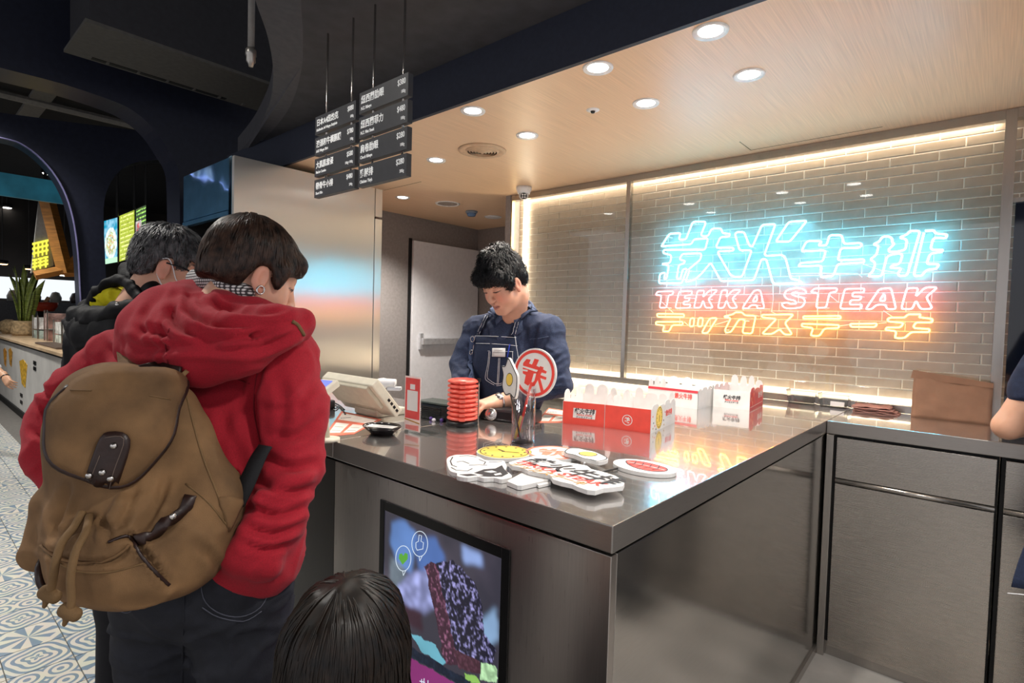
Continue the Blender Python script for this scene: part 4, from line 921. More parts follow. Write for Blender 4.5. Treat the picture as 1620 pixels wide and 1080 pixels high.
# --- clear tubs, napkins, bag at the back
m_tub = glass('frosted_clear_plastic', (.93, .93, .92), 1.5, .05, 2.6)
def tub(u0, u1, v, dz, dpt, label):
    a = P(u0, v, Z=CT); b = P(u1, v+5, Z=CT); y = min(a[1], b[1], YG-.03-dpt); x0, x1 = a[0], b[0]
    r = empty('plastic_tub', ((x0+x1)/2, y+dpt/2, CT), label, 'tub', None)
    m = MB(); s = .012
    o = [(x0+s, y+s), (x1-s, y+s), (x1-s, y+dpt-s), (x0+s, y+dpt-s)]; t_ = [(x0, y), (x1, y), (x1, y+dpt), (x0, y+dpt)]; k = .0015
    i1 = [(x0+k, y+k), (x1-k, y+k), (x1-k, y+dpt-k), (x0+k, y+dpt-k)]; i0 = [(x0+s+k, y+s+k), (x1-s-k, y+s+k), (x1-s-k, y+dpt-s-k), (x0+s+k, y+dpt-s-k)]
    vs = [(p[0], p[1], CT) for p in o]+[(p[0], p[1], CT+dz) for p in t_]+[(p[0], p[1], CT+dz) for p in i1]+[(p[0], p[1], CT+.002) for p in i0]
    fs = [(3,2,1,0), (12,13,14,15)]
    for A, B in ((0, 4), (4, 8), (8, 12)): fs += [(A+j, A+(j+1) % 4, B+(j+1) % 4, B+j) for j in range(4)]
    m.add(vs, fs).build('shell', m_tub, r)
    MB().tube([(p[0], p[1], CT+dz) for p in t_], .0022, 6, True).build('rim', m_tub, r, True)
    return (x0, x1, y)
tub(1243, 1292, 637, .075, .085, 'clear plastic tub beside the crimson sided party box')
tx = tub(1297, 1347, 641, .07, .085, 'clear plastic tub with a white label beside the folded napkins')
tag(MB().box((tx[0]+.06, tx[2]-.0005, CT+.012), (tx[1]-.02, tx[2]+.006, CT+.034)).build('tub_label', m_pr_white), 'white paper label stuck to the clear tub', 'label')
n0 = P(1348, 648, Z=CT)
for k in range(4):
    rnd = random.Random(k+5); nx, ny = 10, 6; vs = []; wN, dN = .19-.01*k, .085; ox = n0[0]+.006+rnd.uniform(-.006, .006); oy = min(n0[1], YG-.03-dN-.02)+rnd.uniform(-.006, .006)
    for j in range(ny+1):
        for i in range(nx+1):
            x, y = i/nx*wN, j/ny*dN; z = .0035+.0075*k+.004*max(0, math.sin(i*1.3+k*2)*math.cos(j*1.1+k))+(.007 if j == ny and k == 3 else 0)
            vs.append((ox+x+.004*math.sin(j*2.1+k), oy+y+.003*math.sin(i*1.7), CT+z))
    n = len(vs); vs += [(x, y, z-.0032) for x, y, z in vs]; fs = []
    for j in range(ny):
        for i in range(nx): q_ = j*(nx+1)+i; fs += [(q_, q_+1, q_+nx+2, q_+nx+1), (n+q_, n+q_+nx+1, n+q_+nx+2, n+q_+1)]
    for i in range(nx): fs += [(i, n+i, n+i+1, i+1), (ny*(nx+1)+i, ny*(nx+1)+i+1, n+ny*(nx+1)+i+1, n+ny*(nx+1)+i)]
    for j in range(ny): a_ = j*(nx+1); c_ = a_+nx; fs += [(a_, a_+nx+1, n+a_+nx+1, n+a_), (c_, n+c_, n+c_+nx+1, c_+nx+1)]
    tag(MB().add(vs, fs).build('napkin', mat('pinkish_brown_napkin', 'b98a80', .85, bump=.2, bscale=200), None, True), 'crumpled pinkish brown paper napkin, %s of the little pile' % ['lowest', 'second', 'third', 'topmost'][k], 'napkin', 'napkins beside the paper bag')
# paper bag
g0, g1 = P(1443, 657, Z=CT), P(1568, 671, Z=CT); yb = YG-.115; hb = P(1446, 586, Y=yb+.05)[2]-CT; hb1 = P(1566, 607, Y=yb+.05)[2]-CT
m_bag = mat('brown_kraft_paper', '9d7760', .8, var=.05, scale=14, bump=.45, bscale=26, bdist=.004, detail=5)
bg = empty('paper_bag', ((g0[0]+g1[0])/2, yb+.05, CT), 'brown paper bag with folded top standing against the glass', 'paper bag')
nx, nz = 16, 14
def bag_pt(s, t, side):
    x = g0[0]+(g1[0]-g0[0])*s; z = t*(hb*(1-s)+hb1*s); dpt = .072*(1-t**1.6)+.006
    cy = yb+.045; y = cy+(-dpt/2 if side == 0 else dpt/2)
    w_ = .006*float(vnoise(np.array([s*5, t*6, side*9.]))) + .006*math.sin(t*7+s*3)*t*(1-t)*2
    return (x, y+(w_ if side == 0 else -w_*.5), CT+z)
vs = [bag_pt(i/nx, j/nz, s) for s in (0, 1) for j in range(nz+1) for i in range(nx+1)]; n = (nx+1)*(nz+1); fs = []
for j in range(nz):
    for i in range(nx): q_ = j*(nx+1)+i; fs += [(q_, q_+1, q_+nx+2, q_+nx+1), (n+q_, n+q_+nx+1, n+q_+nx+2, n+q_+1)]
# gussets folded inwards at both ends
for e, s_ in ((0, 0), (nx, 1)):
    mid = len(vs)
    for j in range(nz+1): f_, b_ = vs[j*(nx+1)+e], vs[n+j*(nx+1)+e]; vs.append(((f_[0]+(.03*(1 if e == 0 else -1))*math.sin(min(1, j/nz*1.4)*math.pi)*.8), (f_[1]+b_[1])/2, f_[2]))
    for j in range(nz):
        a_, b_ = j*(nx+1)+e, (j+1)*(nx+1)+e; fs += [(a_, b_, mid+j+1, mid+j), (mid+j, mid+j+1, n+b_, n+a_)]
fs += [(i, n+i, n+i+1, i+1) for i in range(nx)]+[(nz*(nx+1)+i, nz*(nx+1)+i+1, n+nz*(nx+1)+i+1, n+nz*(nx+1)+i) for i in range(nx)]
fixn(MB().add(vs, fs).build('bag_body', m_bag, bg, True))
cy = yb+.045
MB().prism([(g0[0]-.012, cy-.012, CT+hb*.84), (g0[0]-.004, cy-.012, CT+hb+.004), (g1[0], cy-.012, CT+hb1+.004), (g1[0], cy-.012, CT+hb1*.9)], (0, .006, 0)).build('folded_flap', m_bag, bg)

# --- cash register terminal seen from behind
m_bei = mat('beige_plastic', 'dcd6c4', .45, var=.03); m_bei2 = mat('beige_plastic_shade', 'c9c2ae', .5, var=.03)
bq = P(627, 666, Z=CT); x1 = bq[0]; tq = P(588, 616, X=x1); tl = P(518, 604, Y=tq[1])
x0 = min(x1-.36, tl[0])
po = empty('cash_register', ((x0+x1)/2, bq[1], CT), 'beige touch screen cash register seen from its back', 'cash register')
up = unit_v(np.array([0, tq[1]-bq[1], tq[2]-bq[2]])); nb = np.array([0, -up[2], up[1]]); hgt = np.linalg.norm(tq-bq); nb = nb if nb[2] < 0 or nb[1] < 0 else -nb
cc = np.array([(x0+x1)/2, bq[1], CT+.012])+up*hgt/2-nb*.02
MB().obox(cc, [EX, up, np.cross(EX, up)], [(x1-x0)/2, hgt/2, .02]).build('housing', m_bei, po, bevel=.006)
MB().obox(cc+nb*.026+up*hgt*.16, [EX, up, np.cross(EX, up)], [(x1-x0)/2*.86, hgt*.32, .009]).build('back_cover', m_bei2, po, bevel=.004)
for k in range(4): MB().obox(np.array([x1+.0005, cc[1], cc[2]])-up*hgt*(.05+.11*k), [EX, up, np.cross(EX, up)], [.001, .006, .005]).build('port', m_black, po)
MB().obox(cc-nb*.0215, [EX, up, np.cross(EX, up)], [(x1-x0)/2*.88, hgt*.42, .001]).build('screen', mat('register_screen', '223040', .1, emit='5078b0', estr=.6), po)
MB().box((x0+.1, bq[1]-.02, CT), (x1-.1, bq[1]+.13, CT+.03)).build('stand_base', m_bei, po, bevel=.008)
cdp = P(514, 612, d=1.75)
cd_ = empty('customer_display', (cdp[0], cdp[1], CT), 'small beige customer display with a blue screen on a stalk', 'display')
ax = [unit_v([1, .25, 0]), unit_v([-.25, 1, 0]), ZD]
MB().obox(cdp, [ax[0], unit_v(ax[1]+ZD*.5), unit_v(ZD-ax[1]*.5)], [.035, .03, .012]).build('head', m_bei, cd_, bevel=.004)
MB().obox(cdp+np.array([.0, -.006, .0128]), [ax[0], unit_v(ax[1]+ZD*.5), unit_v(ZD-ax[1]*.5)], [.025, .016, .0008]).build('screen', glow('blue_lcd', (.25, .3, .9), .9), cd_)
MB().tube([cdp, (cdp[0], cdp[1]+.01, CT)], .01, 10).build('stalk', m_bei, cd_, True)
MB().lathe([(0, 0), (.04, 0), (.04, .008), (0, .012)], (cdp[0], cdp[1]+.01, CT), 20).build('foot', m_bei, cd_, True)
# scanner on a stand behind it
sc_ = P(608, 606, d=2.42)
sn_ = empty('barcode_scanner', (sc_[0], sc_[1]+.02, CT), 'white handheld scanner resting in its stand behind the cash register', 'scanner')
MB().tube(smoothpath([sc_+rgt*.05, sc_, sc_-rgt*.03-ZD*.01, sc_-rgt*.05-ZD*.05, sc_-rgt*.055-ZD*.12], 5), [.02]*5+[.024]*5+[.022]*5+[.016]*5+[.014], 12).build('body', m_white, sn_, True)
MB().obox(sc_+rgt*.045-ZD*.022, [rgt, cfh, ZD], [.03, .016, .008]).build('trigger_block', m_pr_grey, sn_, bevel=.003)
MB().tube([sc_-rgt*.055-ZD*.11, (sc_[0]-.04, sc_[1]-.03, CT)], .012, 10).build('stand', mat('grey_stand', 'a8a8aa', .4), sn_, True)
# cables and a small black terminal
for k, pts in enumerate(([(515, 640), (530, 646), (538, 642), (546, 655)], [(505, 650), (520, 636), (535, 640), (545, 648)])):
    tag(MB().tube(smoothpath([P(u, v, Z=CT+.005) for u, v in pts], 5), .003, 6).build('cable', m_black, None, True), ['thin black cable curling under the cash register', 'thin black cable looped beside the card terminal'][k], 'cable')
q = P(508, 648, Z=CT)
ct_ = empty('card_terminal', (q[0], q[1], CT), 'small black card terminal on the counter beside the red hooded person', 'card terminal')
obj_box(ct_, 'body', q+ZD*.02, (1, .3, 0), (.035, .05, .02), m_black, .008); obj_box(ct_, 'keypad', q+ZD*.0405+np.array([0, -.015, 0]), (1, .3, 0), (.025, .025, .001), m_pr_grey, .0005)

# ================================================================ display in the counter front
YS = YF+.0072
sx0, sx1 = P(603, 792, Y=YS)[0], P(808, 868, Y=YS)[0]; sz1 = P(700, 827, Y=YS)[2]; sz0 = .09
dg_ = empty('digital_display', ((sx0+sx1)/2, YS, sz0), 'black framed portrait display showing a grilled steak in the counter front', 'display')
bz = .036
for nm, a, b in (('bezel', (sx0, YS-.004, sz0), (sx0+bz*.55, YS+.0005, sz1)), ('bezel', (sx1-bz*.7, YS-.004, sz0), (sx1, YS+.0005, sz1)), ('bezel', (sx0+bz*.55, YS-.004, sz1-bz*.75), (sx1-bz*.7, YS+.0005, sz1)), ('bezel', (sx0+bz*.55, YS-.004, sz0), (sx1-bz*.7, YS+.0005, sz0+bz))):
    MB().box(a, b).build(nm, mat('display_bezel', '0e0e10', .3), dg_, bevel=.001)
ax0, ax1, az0, az1 = sx0+bz*.55, sx1-bz*.7, sz0+bz, sz1-bz*.75
GW, GH = 190, 330
gx_ = np.linspace(ax0, ax1, GW); gz_ = np.linspace(az1, az0, GH); GX, GZ = np.meshgrid(gx_, gz_)
def fbm(sx, sz, seed=0, o=4):
    v = 0; a = .5
    for i in range(o): v = v+a*vnoise(np.stack([GX*sx*2**i, GZ*sz*2**i, GX*0+seed], -1), seed+i); a *= .5
    return v
def inpoly(px):
    w = [P(u, v, Y=YS) for u, v in px]; w = [(p[0], p[2]) for p in w]; wob = .004*vnoise(np.stack([GX*60, GZ*60, GX*0+3], -1)); X_ = GX+wob; Z_ = GZ+wob; ins = np.zeros(GX.shape, bool); n = len(w)
    for i in range(n):
        (xa, za), (xb, zb_) = w[i], w[(i+1) % n]
        c_ = ((za > Z_) != (zb_ > Z_)) & (X_ < (xb-xa)*(Z_-za)/(zb_-za+1e-12)+xa); ins ^= c_
    return ins
img = np.zeros((GH, GW, 3)); n1 = fbm(6, 6, 1); n2 = fbm(40, 40, 5); cell = np.abs(fbm(90, 70, 9, 3))
img[:] = (.03, .028, .04); img += np.clip(n1*.08, 0, 1)[..., None]*np.array([.8, .6, .8])
def paint(px, col, tex=None):
    m = inpoly(px); c = np.array(lin(col)[:3]); t = np.ones(GX.shape) if tex is None else tex; img[m] = (c[None, :]*t[m][:, None])
soft = .7+.5*n1; hi_ = np.clip(fbm(170, 120, 21, 3)*2.0, 0, 1)**1.3
paint([(620,825),(640,822),(660,845),(652,905),(630,900),(618,860)], '5f83c0', soft); paint([(655,848),(690,850),(705,885),(690,905),(662,900)], '4a68a4', soft); paint([(730,862),(760,875),(765,895),(735,890)], '8ea6dc', soft)
paint([(618,880),(640,900),(650,960),(640,1040),(616,1030)], '6d7a86', .6+.7*n2); paint([(655,900),(705,905),(720,930),(660,930)], '33384e', soft)
paint([(628,928),(650,905),(680,900),(690,960),(668,972),(640,960),(630,945)], '8d93c4', .35+.9*np.abs(n2)*2); paint([(634,950),(668,970),(668,1000),(640,985)], '3a2430', soft)
paint([(756,985),(785,960),(790,1010),(775,1020)], '8fb0d6', soft)
for _ in range(3):
    for ax_ in (0, 1): img = sum(np.roll(img, k, ax_) for k in range(-2, 3))/5
paint([(672,895),(682,888),(694,893),(726,1050),(718,1053),(704,1048)], '6a4258', .25+1.3*hi_); paint([(690,890),(716,886),(732,897),(752,925),(763,960),(767,1000),(784,1030),(778,1048),(760,1052),(722,1030)], '6a6790', .07+1.9*hi_)
paint([(716,1025),(760,1045),(760,1066),(728,1058)], '4a2c38', .5+1.5*cell)
paint([(650,1000),(690,1020),(706,1048),(700,1052),(668,1030)], '6fb4c8', soft); paint([(612,975),(620,968),(640,1005),(640,1018),(626,1010)], 'b8c0b0', soft)
paint([(762,1046),(786,1055),(786,1080),(758,1075)], 'a8cfa0', .5+1.2*np.abs(n2)); paint([(734,1064),(752,1068),(760,1082),(738,1080)], '8fc060', soft)
paint([(640,1016),(745,1078),(740,1090),(636,1030)], '101826', .8+1.5*cell); paint([(600,1020),(640,1034),(740,1092),(800,1120),(800,1500),(600,1500)], '7a2a66', .9+.15*n1)
img = np.clip(img, 0, 1.0)
me = bpy.data.meshes.new('screen_picture'); vs = np.stack([GX, GX*0+YS-.0005, GZ], -1).reshape(-1, 3)
ii = np.arange(GW*GH).reshape(GH, GW); fs = np.stack([ii[:-1, :-1], ii[1:, :-1], ii[1:, 1:], ii[:-1, 1:]], -1).reshape(-1, 4)
me.from_pydata(vs.tolist(), [], fs.tolist()); ca_ = me.color_attributes.new('print', 'FLOAT_COLOR', 'POINT'); ca_.data.foreach_set('color', np.concatenate([img, np.ones((GH, GW, 1))], -1).astype(np.float32).ravel())
scr = link('screen', me, dg_, vcol_glow('display_picture', 1.0))
m_ico = glow('display_icon_white', (.75, .85, .95), .7); m_icg = glow('display_icon_green', (.12, .4, .06), .7)
def bubble(cu, cv, ru, rv, nm):
    pts = [P(cu+ru*math.cos(a), cv+rv*math.sin(a), Y=YS-.0012) for a in np.linspace(0, 2*math.pi, 28, endpoint=False)]; MB().tube(pts, .0009, 5, True).build(nm, m_ico, scr)
    MB().tube([P(cu-1, cv+rv, Y=YS-.0012), P(cu, cv+rv+7, Y=YS-.0012), P(cu+4, cv+rv-1, Y=YS-.0012)], .0009, 5).build(nm+'_tail', m_ico, scr)
bubble(664, 860, 12.5, 20, 'thumb_bubble'); bubble(638, 883, 12, 20, 'heart_bubble')
MB().tube([P(u, v, Y=YS-.0012) for u, v in [(658, 866), (658, 858), (662, 856), (663, 846), (667, 847), (666, 856), (670, 858), (669, 868), (660, 870)]], .0009, 5, True).build('thumb_icon', m_ico, scr)
MB().prism([P(u, v, Y=YS-.0008) for u, v in [(637, 893), (631, 883), (632, 876), (636, 875), (638, 879), (641, 874), (645, 876), (645, 884)]], (0, -.0004, 0)).build('heart_icon', m_icg, scr)
for pts in ([(667, 1074), (667, 1084)], [(664, 1077), (672, 1079)], [(671, 1073), (670, 1084)], [(677, 1076), (677, 1085)]): MB().tube([P(u, v, Y=YS-.0012) for u, v in pts], .0011, 5).build('caption_stroke', m_ico, scr)
# ================================================================ soft shapes: signed distance fields meshed with surface nets
from mathutils.bvhtree import BVHTree
CR = unit_v([ROT[0][0], ROT[1][0], 0]); CFW = unit_v([-ROT[0][2], -ROT[1][2], 0])      # level camera right / forward
def V(u, v, d): return P(u, v, d=d)
class Frame:
    def __init__(s, o, fwd, up=(0, 0, 1), sc=1.0):
        s.o = np.array(o, float); s.y = unit_v(fwd); s.x = unit_v(np.cross(s.y, np.array(up, float))); s.z = np.cross(s.x, s.y); s.s = sc
        s.M = np.stack([s.x, s.y, s.z])                        # rows: local axes in world
    def __call__(s, x, y, z): return s.o+(s.x*x+s.y*y+s.z*z)*s.s
    def loc(s, p): return ((np.asarray(p)-s.o) @ s.M.T)/s.s
class Field:
    def __init__(s): s.pr = []; s.cuts = []
    def ell(s, c, r, fr=None, k=.02, op='u'):
        M = fr.M if fr is not None else np.eye(3); sc = fr.s if fr is not None else 1
        s.pr.append(('e', np.array(c, float), np.array(r, float)*sc, M, k*sc, op)); return s
    def cap(s, a, b, ra, rb, k=.02, op='u', flat=None):
        s.pr.append(('c', np.array(a, float), np.array(b, float), (ra, rb), k, op, flat)); return s
    def chain(s, pts, rs, k=.02, op='u', flat=None):
        for i in range(len(pts)-1): s.cap(pts[i], pts[i+1], rs[i], rs[i+1], k, op, flat)
        return s
    def rbox(s, c, h, r, fr=None, k=.02, op='u'):
        s.pr.append(('b', np.array(c, float), np.array(h, float), r, fr.M if fr is not None else np.eye(3), k, op)); return s
    def cut(s, fn): s.cuts.append(fn); return s
    def _bb(s, q):
        if q[0] == 'e': R = q[2].max(); return q[1]-R, q[1]+R
        if q[0] == 'c': R = max(q[3]); return np.minimum(q[1], q[2])-R, np.maximum(q[1], q[2])+R
        R = np.linalg.norm(q[2])+q[3]; return q[1]-R, q[1]+R
    def grid(s, h, pad=.0):
        bb = [s._bb(q) for q in s.pr if q[5 if q[0] != 'b' else 6] == 'u']
        lo = np.min([b[0] for b in bb], 0)-3*h-pad; hi = np.max([b[1] for b in bb], 0)+3*h+pad
        n = np.ceil((hi-lo)/h).astype(int)+1; D = np.full(n, .12, np.float32)
        ax = [lo[i]+h*np.arange(n[i]) for i in range(3)]
        for q in s.pr:
            op = q[5 if q[0] != 'b' else 6]; k = q[4] if q[0] != 'b' else q[5]
            b0, b1 = s._bb(q); m = .06+k
            i0 = np.clip(np.floor((b0-m-lo)/h).astype(int), 0, n); i1 = np.clip(np.ceil((b1+m-lo)/h).astype(int)+1, 0, n)
            if np.any(i1 <= i0): continue
            sl = tuple(slice(a, b) for a, b in zip(i0, i1))
            X, Y, Z = np.meshgrid(ax[0][sl[0]], ax[1][sl[1]], ax[2][sl[2]], indexing='ij'); p = np.stack([X, Y, Z], -1)
            if q[0] == 'e':
                l = (p-q[1]) @ q[3].T; k0 = np.linalg.norm(l/q[2], axis=-1); k1 = np.linalg.norm(l/(q[2]**2), axis=-1); d = k0*(k0-1)/np.maximum(k1, 1e-6)
            elif q[0] == 'c':
                a, b = q[1], q[2]; w = p-a; ab = b-a
                if q[6] is not None:
                    nn, sc = q[6]; t = np.clip((w @ ab)/(ab @ ab), 0, 1); w2 = w-t[..., None]*ab; w2 = w2+nn*((w2 @ nn)*(1/sc-1))[..., None]; d = (np.linalg.norm(w2, axis=-1)-(q[3][0]+t*(q[3][1]-q[3][0])))*min(1, sc)
                else:
                    t = np.clip((w @ ab)/max(ab @ ab, 1e-9), 0, 1); d = np.linalg.norm(w-t[..., None]*ab, axis=-1)-(q[3][0]+t*(q[3][1]-q[3][0]))
            else:
                l = np.abs((p-q[1]) @ q[4].T)-q[2]; d = np.linalg.norm(np.maximum(l, 0), axis=-1)+np.minimum(l.max(-1), 0)-q[3]
            o = D[sl]
            if op == 'u': hh = np.clip(.5+.5*(o-d)/k, 0, 1); D[sl] = o*(1-hh)+d*hh-k*hh*(1-hh)
            else: hh = np.clip(.5-.5*(o+d)/k, 0, 1); D[sl] = o*(1-hh)+(-d)*hh+k*hh*(1-hh)
        if s.cuts:
            X, Y, Z = np.meshgrid(*ax, indexing='ij'); p = np.stack([X, Y, Z], -1)
            for fn in s.cuts: D = np.maximum(D, fn(p).astype(np.float32))
        return D, lo
def surface_nets(D, lo, h):
    n = D.shape; ins = D < 0
    c = [D[i:n[0]-1+i, j:n[1]-1+j, k:n[2]-1+k] for i in (0, 1) for j in (0, 1) for k in (0, 1)]
    cnt = sum((x < 0).astype(np.int8) for x in c); act = (cnt > 0) & (cnt < 8); idx = np.argwhere(act)
    vals = np.stack([x[act] for x in c], -1); corners = np.array([(i, j, k) for i in (0, 1) for j in (0, 1) for k in (0, 1)], float)
    acc = np.zeros((len(idx), 3)); w = np.zeros(len(idx))
    for a in range(8):
        for b in range(a+1, 8):
            if np.abs(corners[a]-corners[b]).sum() != 1: continue
            va, vb = vals[:, a], vals[:, b]; m = (va < 0) != (vb < 0); t = np.where(m, va/np.where(m, va-vb, 1), 0)
            acc += np.where(m[:, None], corners[a]+(corners[b]-corners[a])*t[:, None], 0); w += m
    verts = (idx+acc/w[:, None])*h+lo
    vid = np.full(act.shape, -1, np.int64); vid[act] = np.arange(len(idx)); quads = []
    for ax in range(3):
        o1, o2 = [(1, 2), (2, 0), (0, 1)][ax]
        sa = [slice(None)]*3; sb = [slice(None)]*3; sa[ax] = slice(0, -1); sb[ax] = slice(1, None)
        A, B = ins[tuple(sa)], ins[tuple(sb)]; e = np.argwhere(A != B)
        e = e[(e[:, o1] > 0) & (e[:, o2] > 0) & (e[:, o1] < n[o1]-1) & (e[:, o2] < n[o2]-1)]
        if not len(e): continue
        def g(d1, d2): q = e.copy(); q[:, o1] += d1; q[:, o2] += d2; return vid[q[:, 0], q[:, 1], q[:, 2]]
        Q = np.stack([g(-1, -1), g(0, -1), g(0, 0), g(-1, 0)], -1); fl = ~A[e[:, 0], e[:, 1], e[:, 2]]; Q[fl] = Q[fl][:, ::-1]; quads.append(Q)
    return verts, np.concatenate(quads)
def vnormals(v, f):
    a, b, c, d = (v[f[:, i]] for i in range(4)); fn = np.cross(c-a, d-b); n = np.zeros_like(v)
    for i in range(4): np.add.at(n, f[:, i], fn)
    return n/np.maximum(np.linalg.norm(n, axis=1, keepdims=True), 1e-12)
def relax(v, f, it=2, lam=.5):
    for _ in range(it):
        s = np.zeros_like(v); c = np.zeros(len(v))
        for i in range(4):
            for j in ((i+1) % 4, (i+3) % 4): np.add.at(s, f[:, i], v[f[:, j]]); np.add.at(c, f[:, i], 1)
        v = v*(1-lam)+lam*s/np.maximum(c, 1)[:, None]
    return v
def soft(name, field, h, m, parent, disp=None, smooth=2, paint=None, extra=None):
    D, lo = field.grid(h); v, f = surface_nets(D, lo, h); v = relax(v, f, smooth)
    if disp is not None: v = v+vnormals(v, f)*disp(v)[:, None]
    if extra is not None:
        for v2, f2 in extra: f = np.concatenate([f, f2+len(v)]); v = np.concatenate([v, v2])
    me = bpy.data.meshes.new(name); me.from_pydata(v.tolist(), [], f.tolist())
    if paint is not None:
        col = paint(v); ca = me.color_attributes.new('print', 'FLOAT_COLOR', 'POINT'); ca.data.foreach_set('color', np.concatenate([col, np.ones((len(v), 1))], 1).astype(np.float32).ravel())
    o = link(name, me, parent, m, True); return o, v, f
def net(field, h, smooth=1): D, lo = field.grid(h); v, f = surface_nets(D, lo, h); return relax(v, f, smooth), f
def sculpt(lines, flatten=1.0):
    "presses folds into cloth: pixel polylines with a width (px) and a depth (m, negative = ridge)"
    def f(v):
        q = (v-CAM) @ ROT; d = -q[:, 2]; uv = np.stack([810+F*q[:, 0]/d, 540-F*q[:, 1]/d], -1); out = np.zeros(len(v))
        for pts, w, dep in lines:
            p = np.array([x[:2] for x in smoothpath([np.array([a, b, 0.]) for a, b in pts], 4)]); best = np.full(len(v), 1e9); tt = np.zeros(len(v)); n = len(p)-1
            for i in range(n):
                a, b = p[i], p[i+1]; ab = b-a; t = np.clip(((uv-a) @ ab)/max(ab @ ab, 1e-9), 0, 1); dd = np.linalg.norm(uv-a-t[:, None]*ab, axis=1); m = dd < best; best = np.where(m, dd, best); tt = np.where(m, (i+t)/n, tt)
            out -= dep*np.exp(-(best/w)**2)*np.sin(np.clip(tt, .02, .98)*math.pi)**.5
            out += dep*.6*np.exp(-((best-1.9*w)/w)**2)*np.sin(np.clip(tt, .02, .98)*math.pi)**.5
        return out
    return f
class Surf:
    "a surface one can lay seams, straps and patches on"
    def __init__(s, v, f): s.t = BVHTree.FromPolygons([tuple(map(float, x)) for x in v], [tuple(map(int, x)) for x in f])
    def hit(s, u, v, off=0, dflt=1.2):
        r = unit_v(ROT @ _cv(u, v)); h = s.t.ray_cast(Vector(CAM), Vector(r))
        if h[0] is None: h = s.t.find_nearest(Vector(P(u, v, d=dflt)))
        p, n = np.array(h[0]), np.array(h[1])
        if n @ r > 0: n = -n
        return p+n*off, n
    def near(s, p, off=0):
        h = s.t.find_nearest(Vector([float(x) for x in p])); n = np.array(h[1]); return np.array(h[0])+n*off, n
    def seam(s, name, px, r, m, parent, off=.0, n=4, dflt=1.2, closed=False, sm=True, stitch=0):
        pts = smoothpath([np.array([u, v, 0]) for u, v in px], n, closed) if sm else [np.array([u, v, 0]) for u, v in px]
        w = [s.hit(q[0], q[1], off, dflt)[0] for q in pts]; return MB().tube(w, r, 6, closed).build(name, m, parent, True)
    def strap(s, name, px, hw, th, m, parent, off=.002, n=4, dflt=1.2):
        pts = smoothpath([np.array([u, v, 0]) for u, v in px], n); hs = [s.hit(q[0], q[1], off, dflt) for q in pts]; w = [q[0] for q in hs]; sd = []
        for i in range(len(w)): t = unit_v(w[min(i+1, len(w)-1)]-w[max(i-1, 0)]); sd.append(unit_v(np.cross(hs[i][1], t)))
        return MB().ribbon(w, sd, hw, th).build(name, m, parent, True)
    def patch(s, name, px, m, parent, off=.004, th=.003, rings=7, sm=3, dflt=1.2, disp=None, ctr=None):
        b = smoothpath([np.array([u, v, 0]) for u, v in px], sm, True) if sm > 1 else [np.array([u, v, 0]) for u, v in px]
        c = np.mean(b, 0) if ctr is None else np.array([ctr[0], ctr[1], 0.]); N = len(b); vs = []; ns = []
        for r in range(rings+1):
            t = 1-r/(rings+.0001) if r < rings else 0
            for q in (b if r < rings else [c]):
                x = c+(q-c)*t; p, nn = s.hit(x[0], x[1], 0, dflt); o = off*(1 if r else .85)
                if disp is not None: o += disp(x[0], x[1], 1-t)
                vs.append(p+nn*o); ns.append(nn)
        n = len(vs); vs += [p-nn*th for p, nn in zip(vs, ns)]; fs = []
        for r in range(rings-1):
            for k in range(N): a = r*N+k; a2 = r*N+(k+1) % N; fs += [(a, a2, a2+N, a+N), (n+a, n+a+N, n+a2+N, n+a2)]
        r0 = (rings-1)*N
        for k in range(N): fs += [(r0+k, r0+(k+1) % N, rings*N), (n+r0+(k+1) % N, n+r0+k, n+rings*N), (k, n+k, n+(k+1) % N, (k+1) % N)]
        return fixn(MB().add(vs, fs).build(name, m, parent, True))
# ---------------------------------------------------------------- skin, hair
m_skin = vcol_glow('skin', 0, True); _b = m_skin.node_tree.nodes['Principled BSDF']; _b.inputs['Roughness'].default_value = .48; _b.inputs['Subsurface Weight'].default_value = .12; _b.inputs['Subsurface Radius'].default_value = (1, .4, .25); _b.inputs['Subsurface Scale'].default_value = .012
def head_field(F_, fr, neck=.2, eyes=True):
    s = fr.s
    E = lambda x, y, z, r, k=.02, op='u': F_.ell(fr(x, y, z), r, fr, k, op)
    C = lambda a, b, ra, rb, k=.015, op='u': F_.cap(fr(*a), fr(*b), ra*s, rb*s, k*s, op)
    C((0, -.03, -.06), (0, -.045, -neck), .054, .058, .03)
    E(0, -.014, .043, (.073, .093, .084), .03); E(0, .028, -.018, (.062, .060, .085), .03); E(0, .030, -.062, (.052, .050, .050), .03); C((-.014, .066, -.098), (.014, .066, -.098), .018, .018, .025)
    for x in (-1, 1):
        E(x*.040, .052, -.03, (.026, .026, .03), .025)
        C((x*.012, .084, .032), (x*.042, .074, .030), .010, .009, .018)
        E(x*.031, .098, .010, (.017, .014, .012), .012, 's'); E(x*.030, .076, .009, (.0155, .0135, .0125), .006)
        E(x*.0785, -.006, -.008, (.008, .019, .031), .008); E(x*.088, -.001, -.006, (.008, .009, .018), .006, 's'); E(x*.078, .0, -.034, (.007, .009, .010), .006)
        E(x*.012, .099, -.030, (.008, .009, .0075), .007)
    C((0, .086, .022), (0, .108, -.024), .0075, .0105, .012)
    C((-.019, .082, -.058), (0, .093, -.056), .004, .0065, .006); C((0, .093, -.056), (.019, .082, -.058), .0065, .004, .006)
    C((-.016, .082, -.069), (0, .090, -.070), .0045, .0075, .006); C((0, .090, -.070), (.016, .082, -.069), .0075, .0045, .006)
    C((-.019, .0945, -.0632), (.019, .0945, -.0632), .0016, .0016, .003, 's')
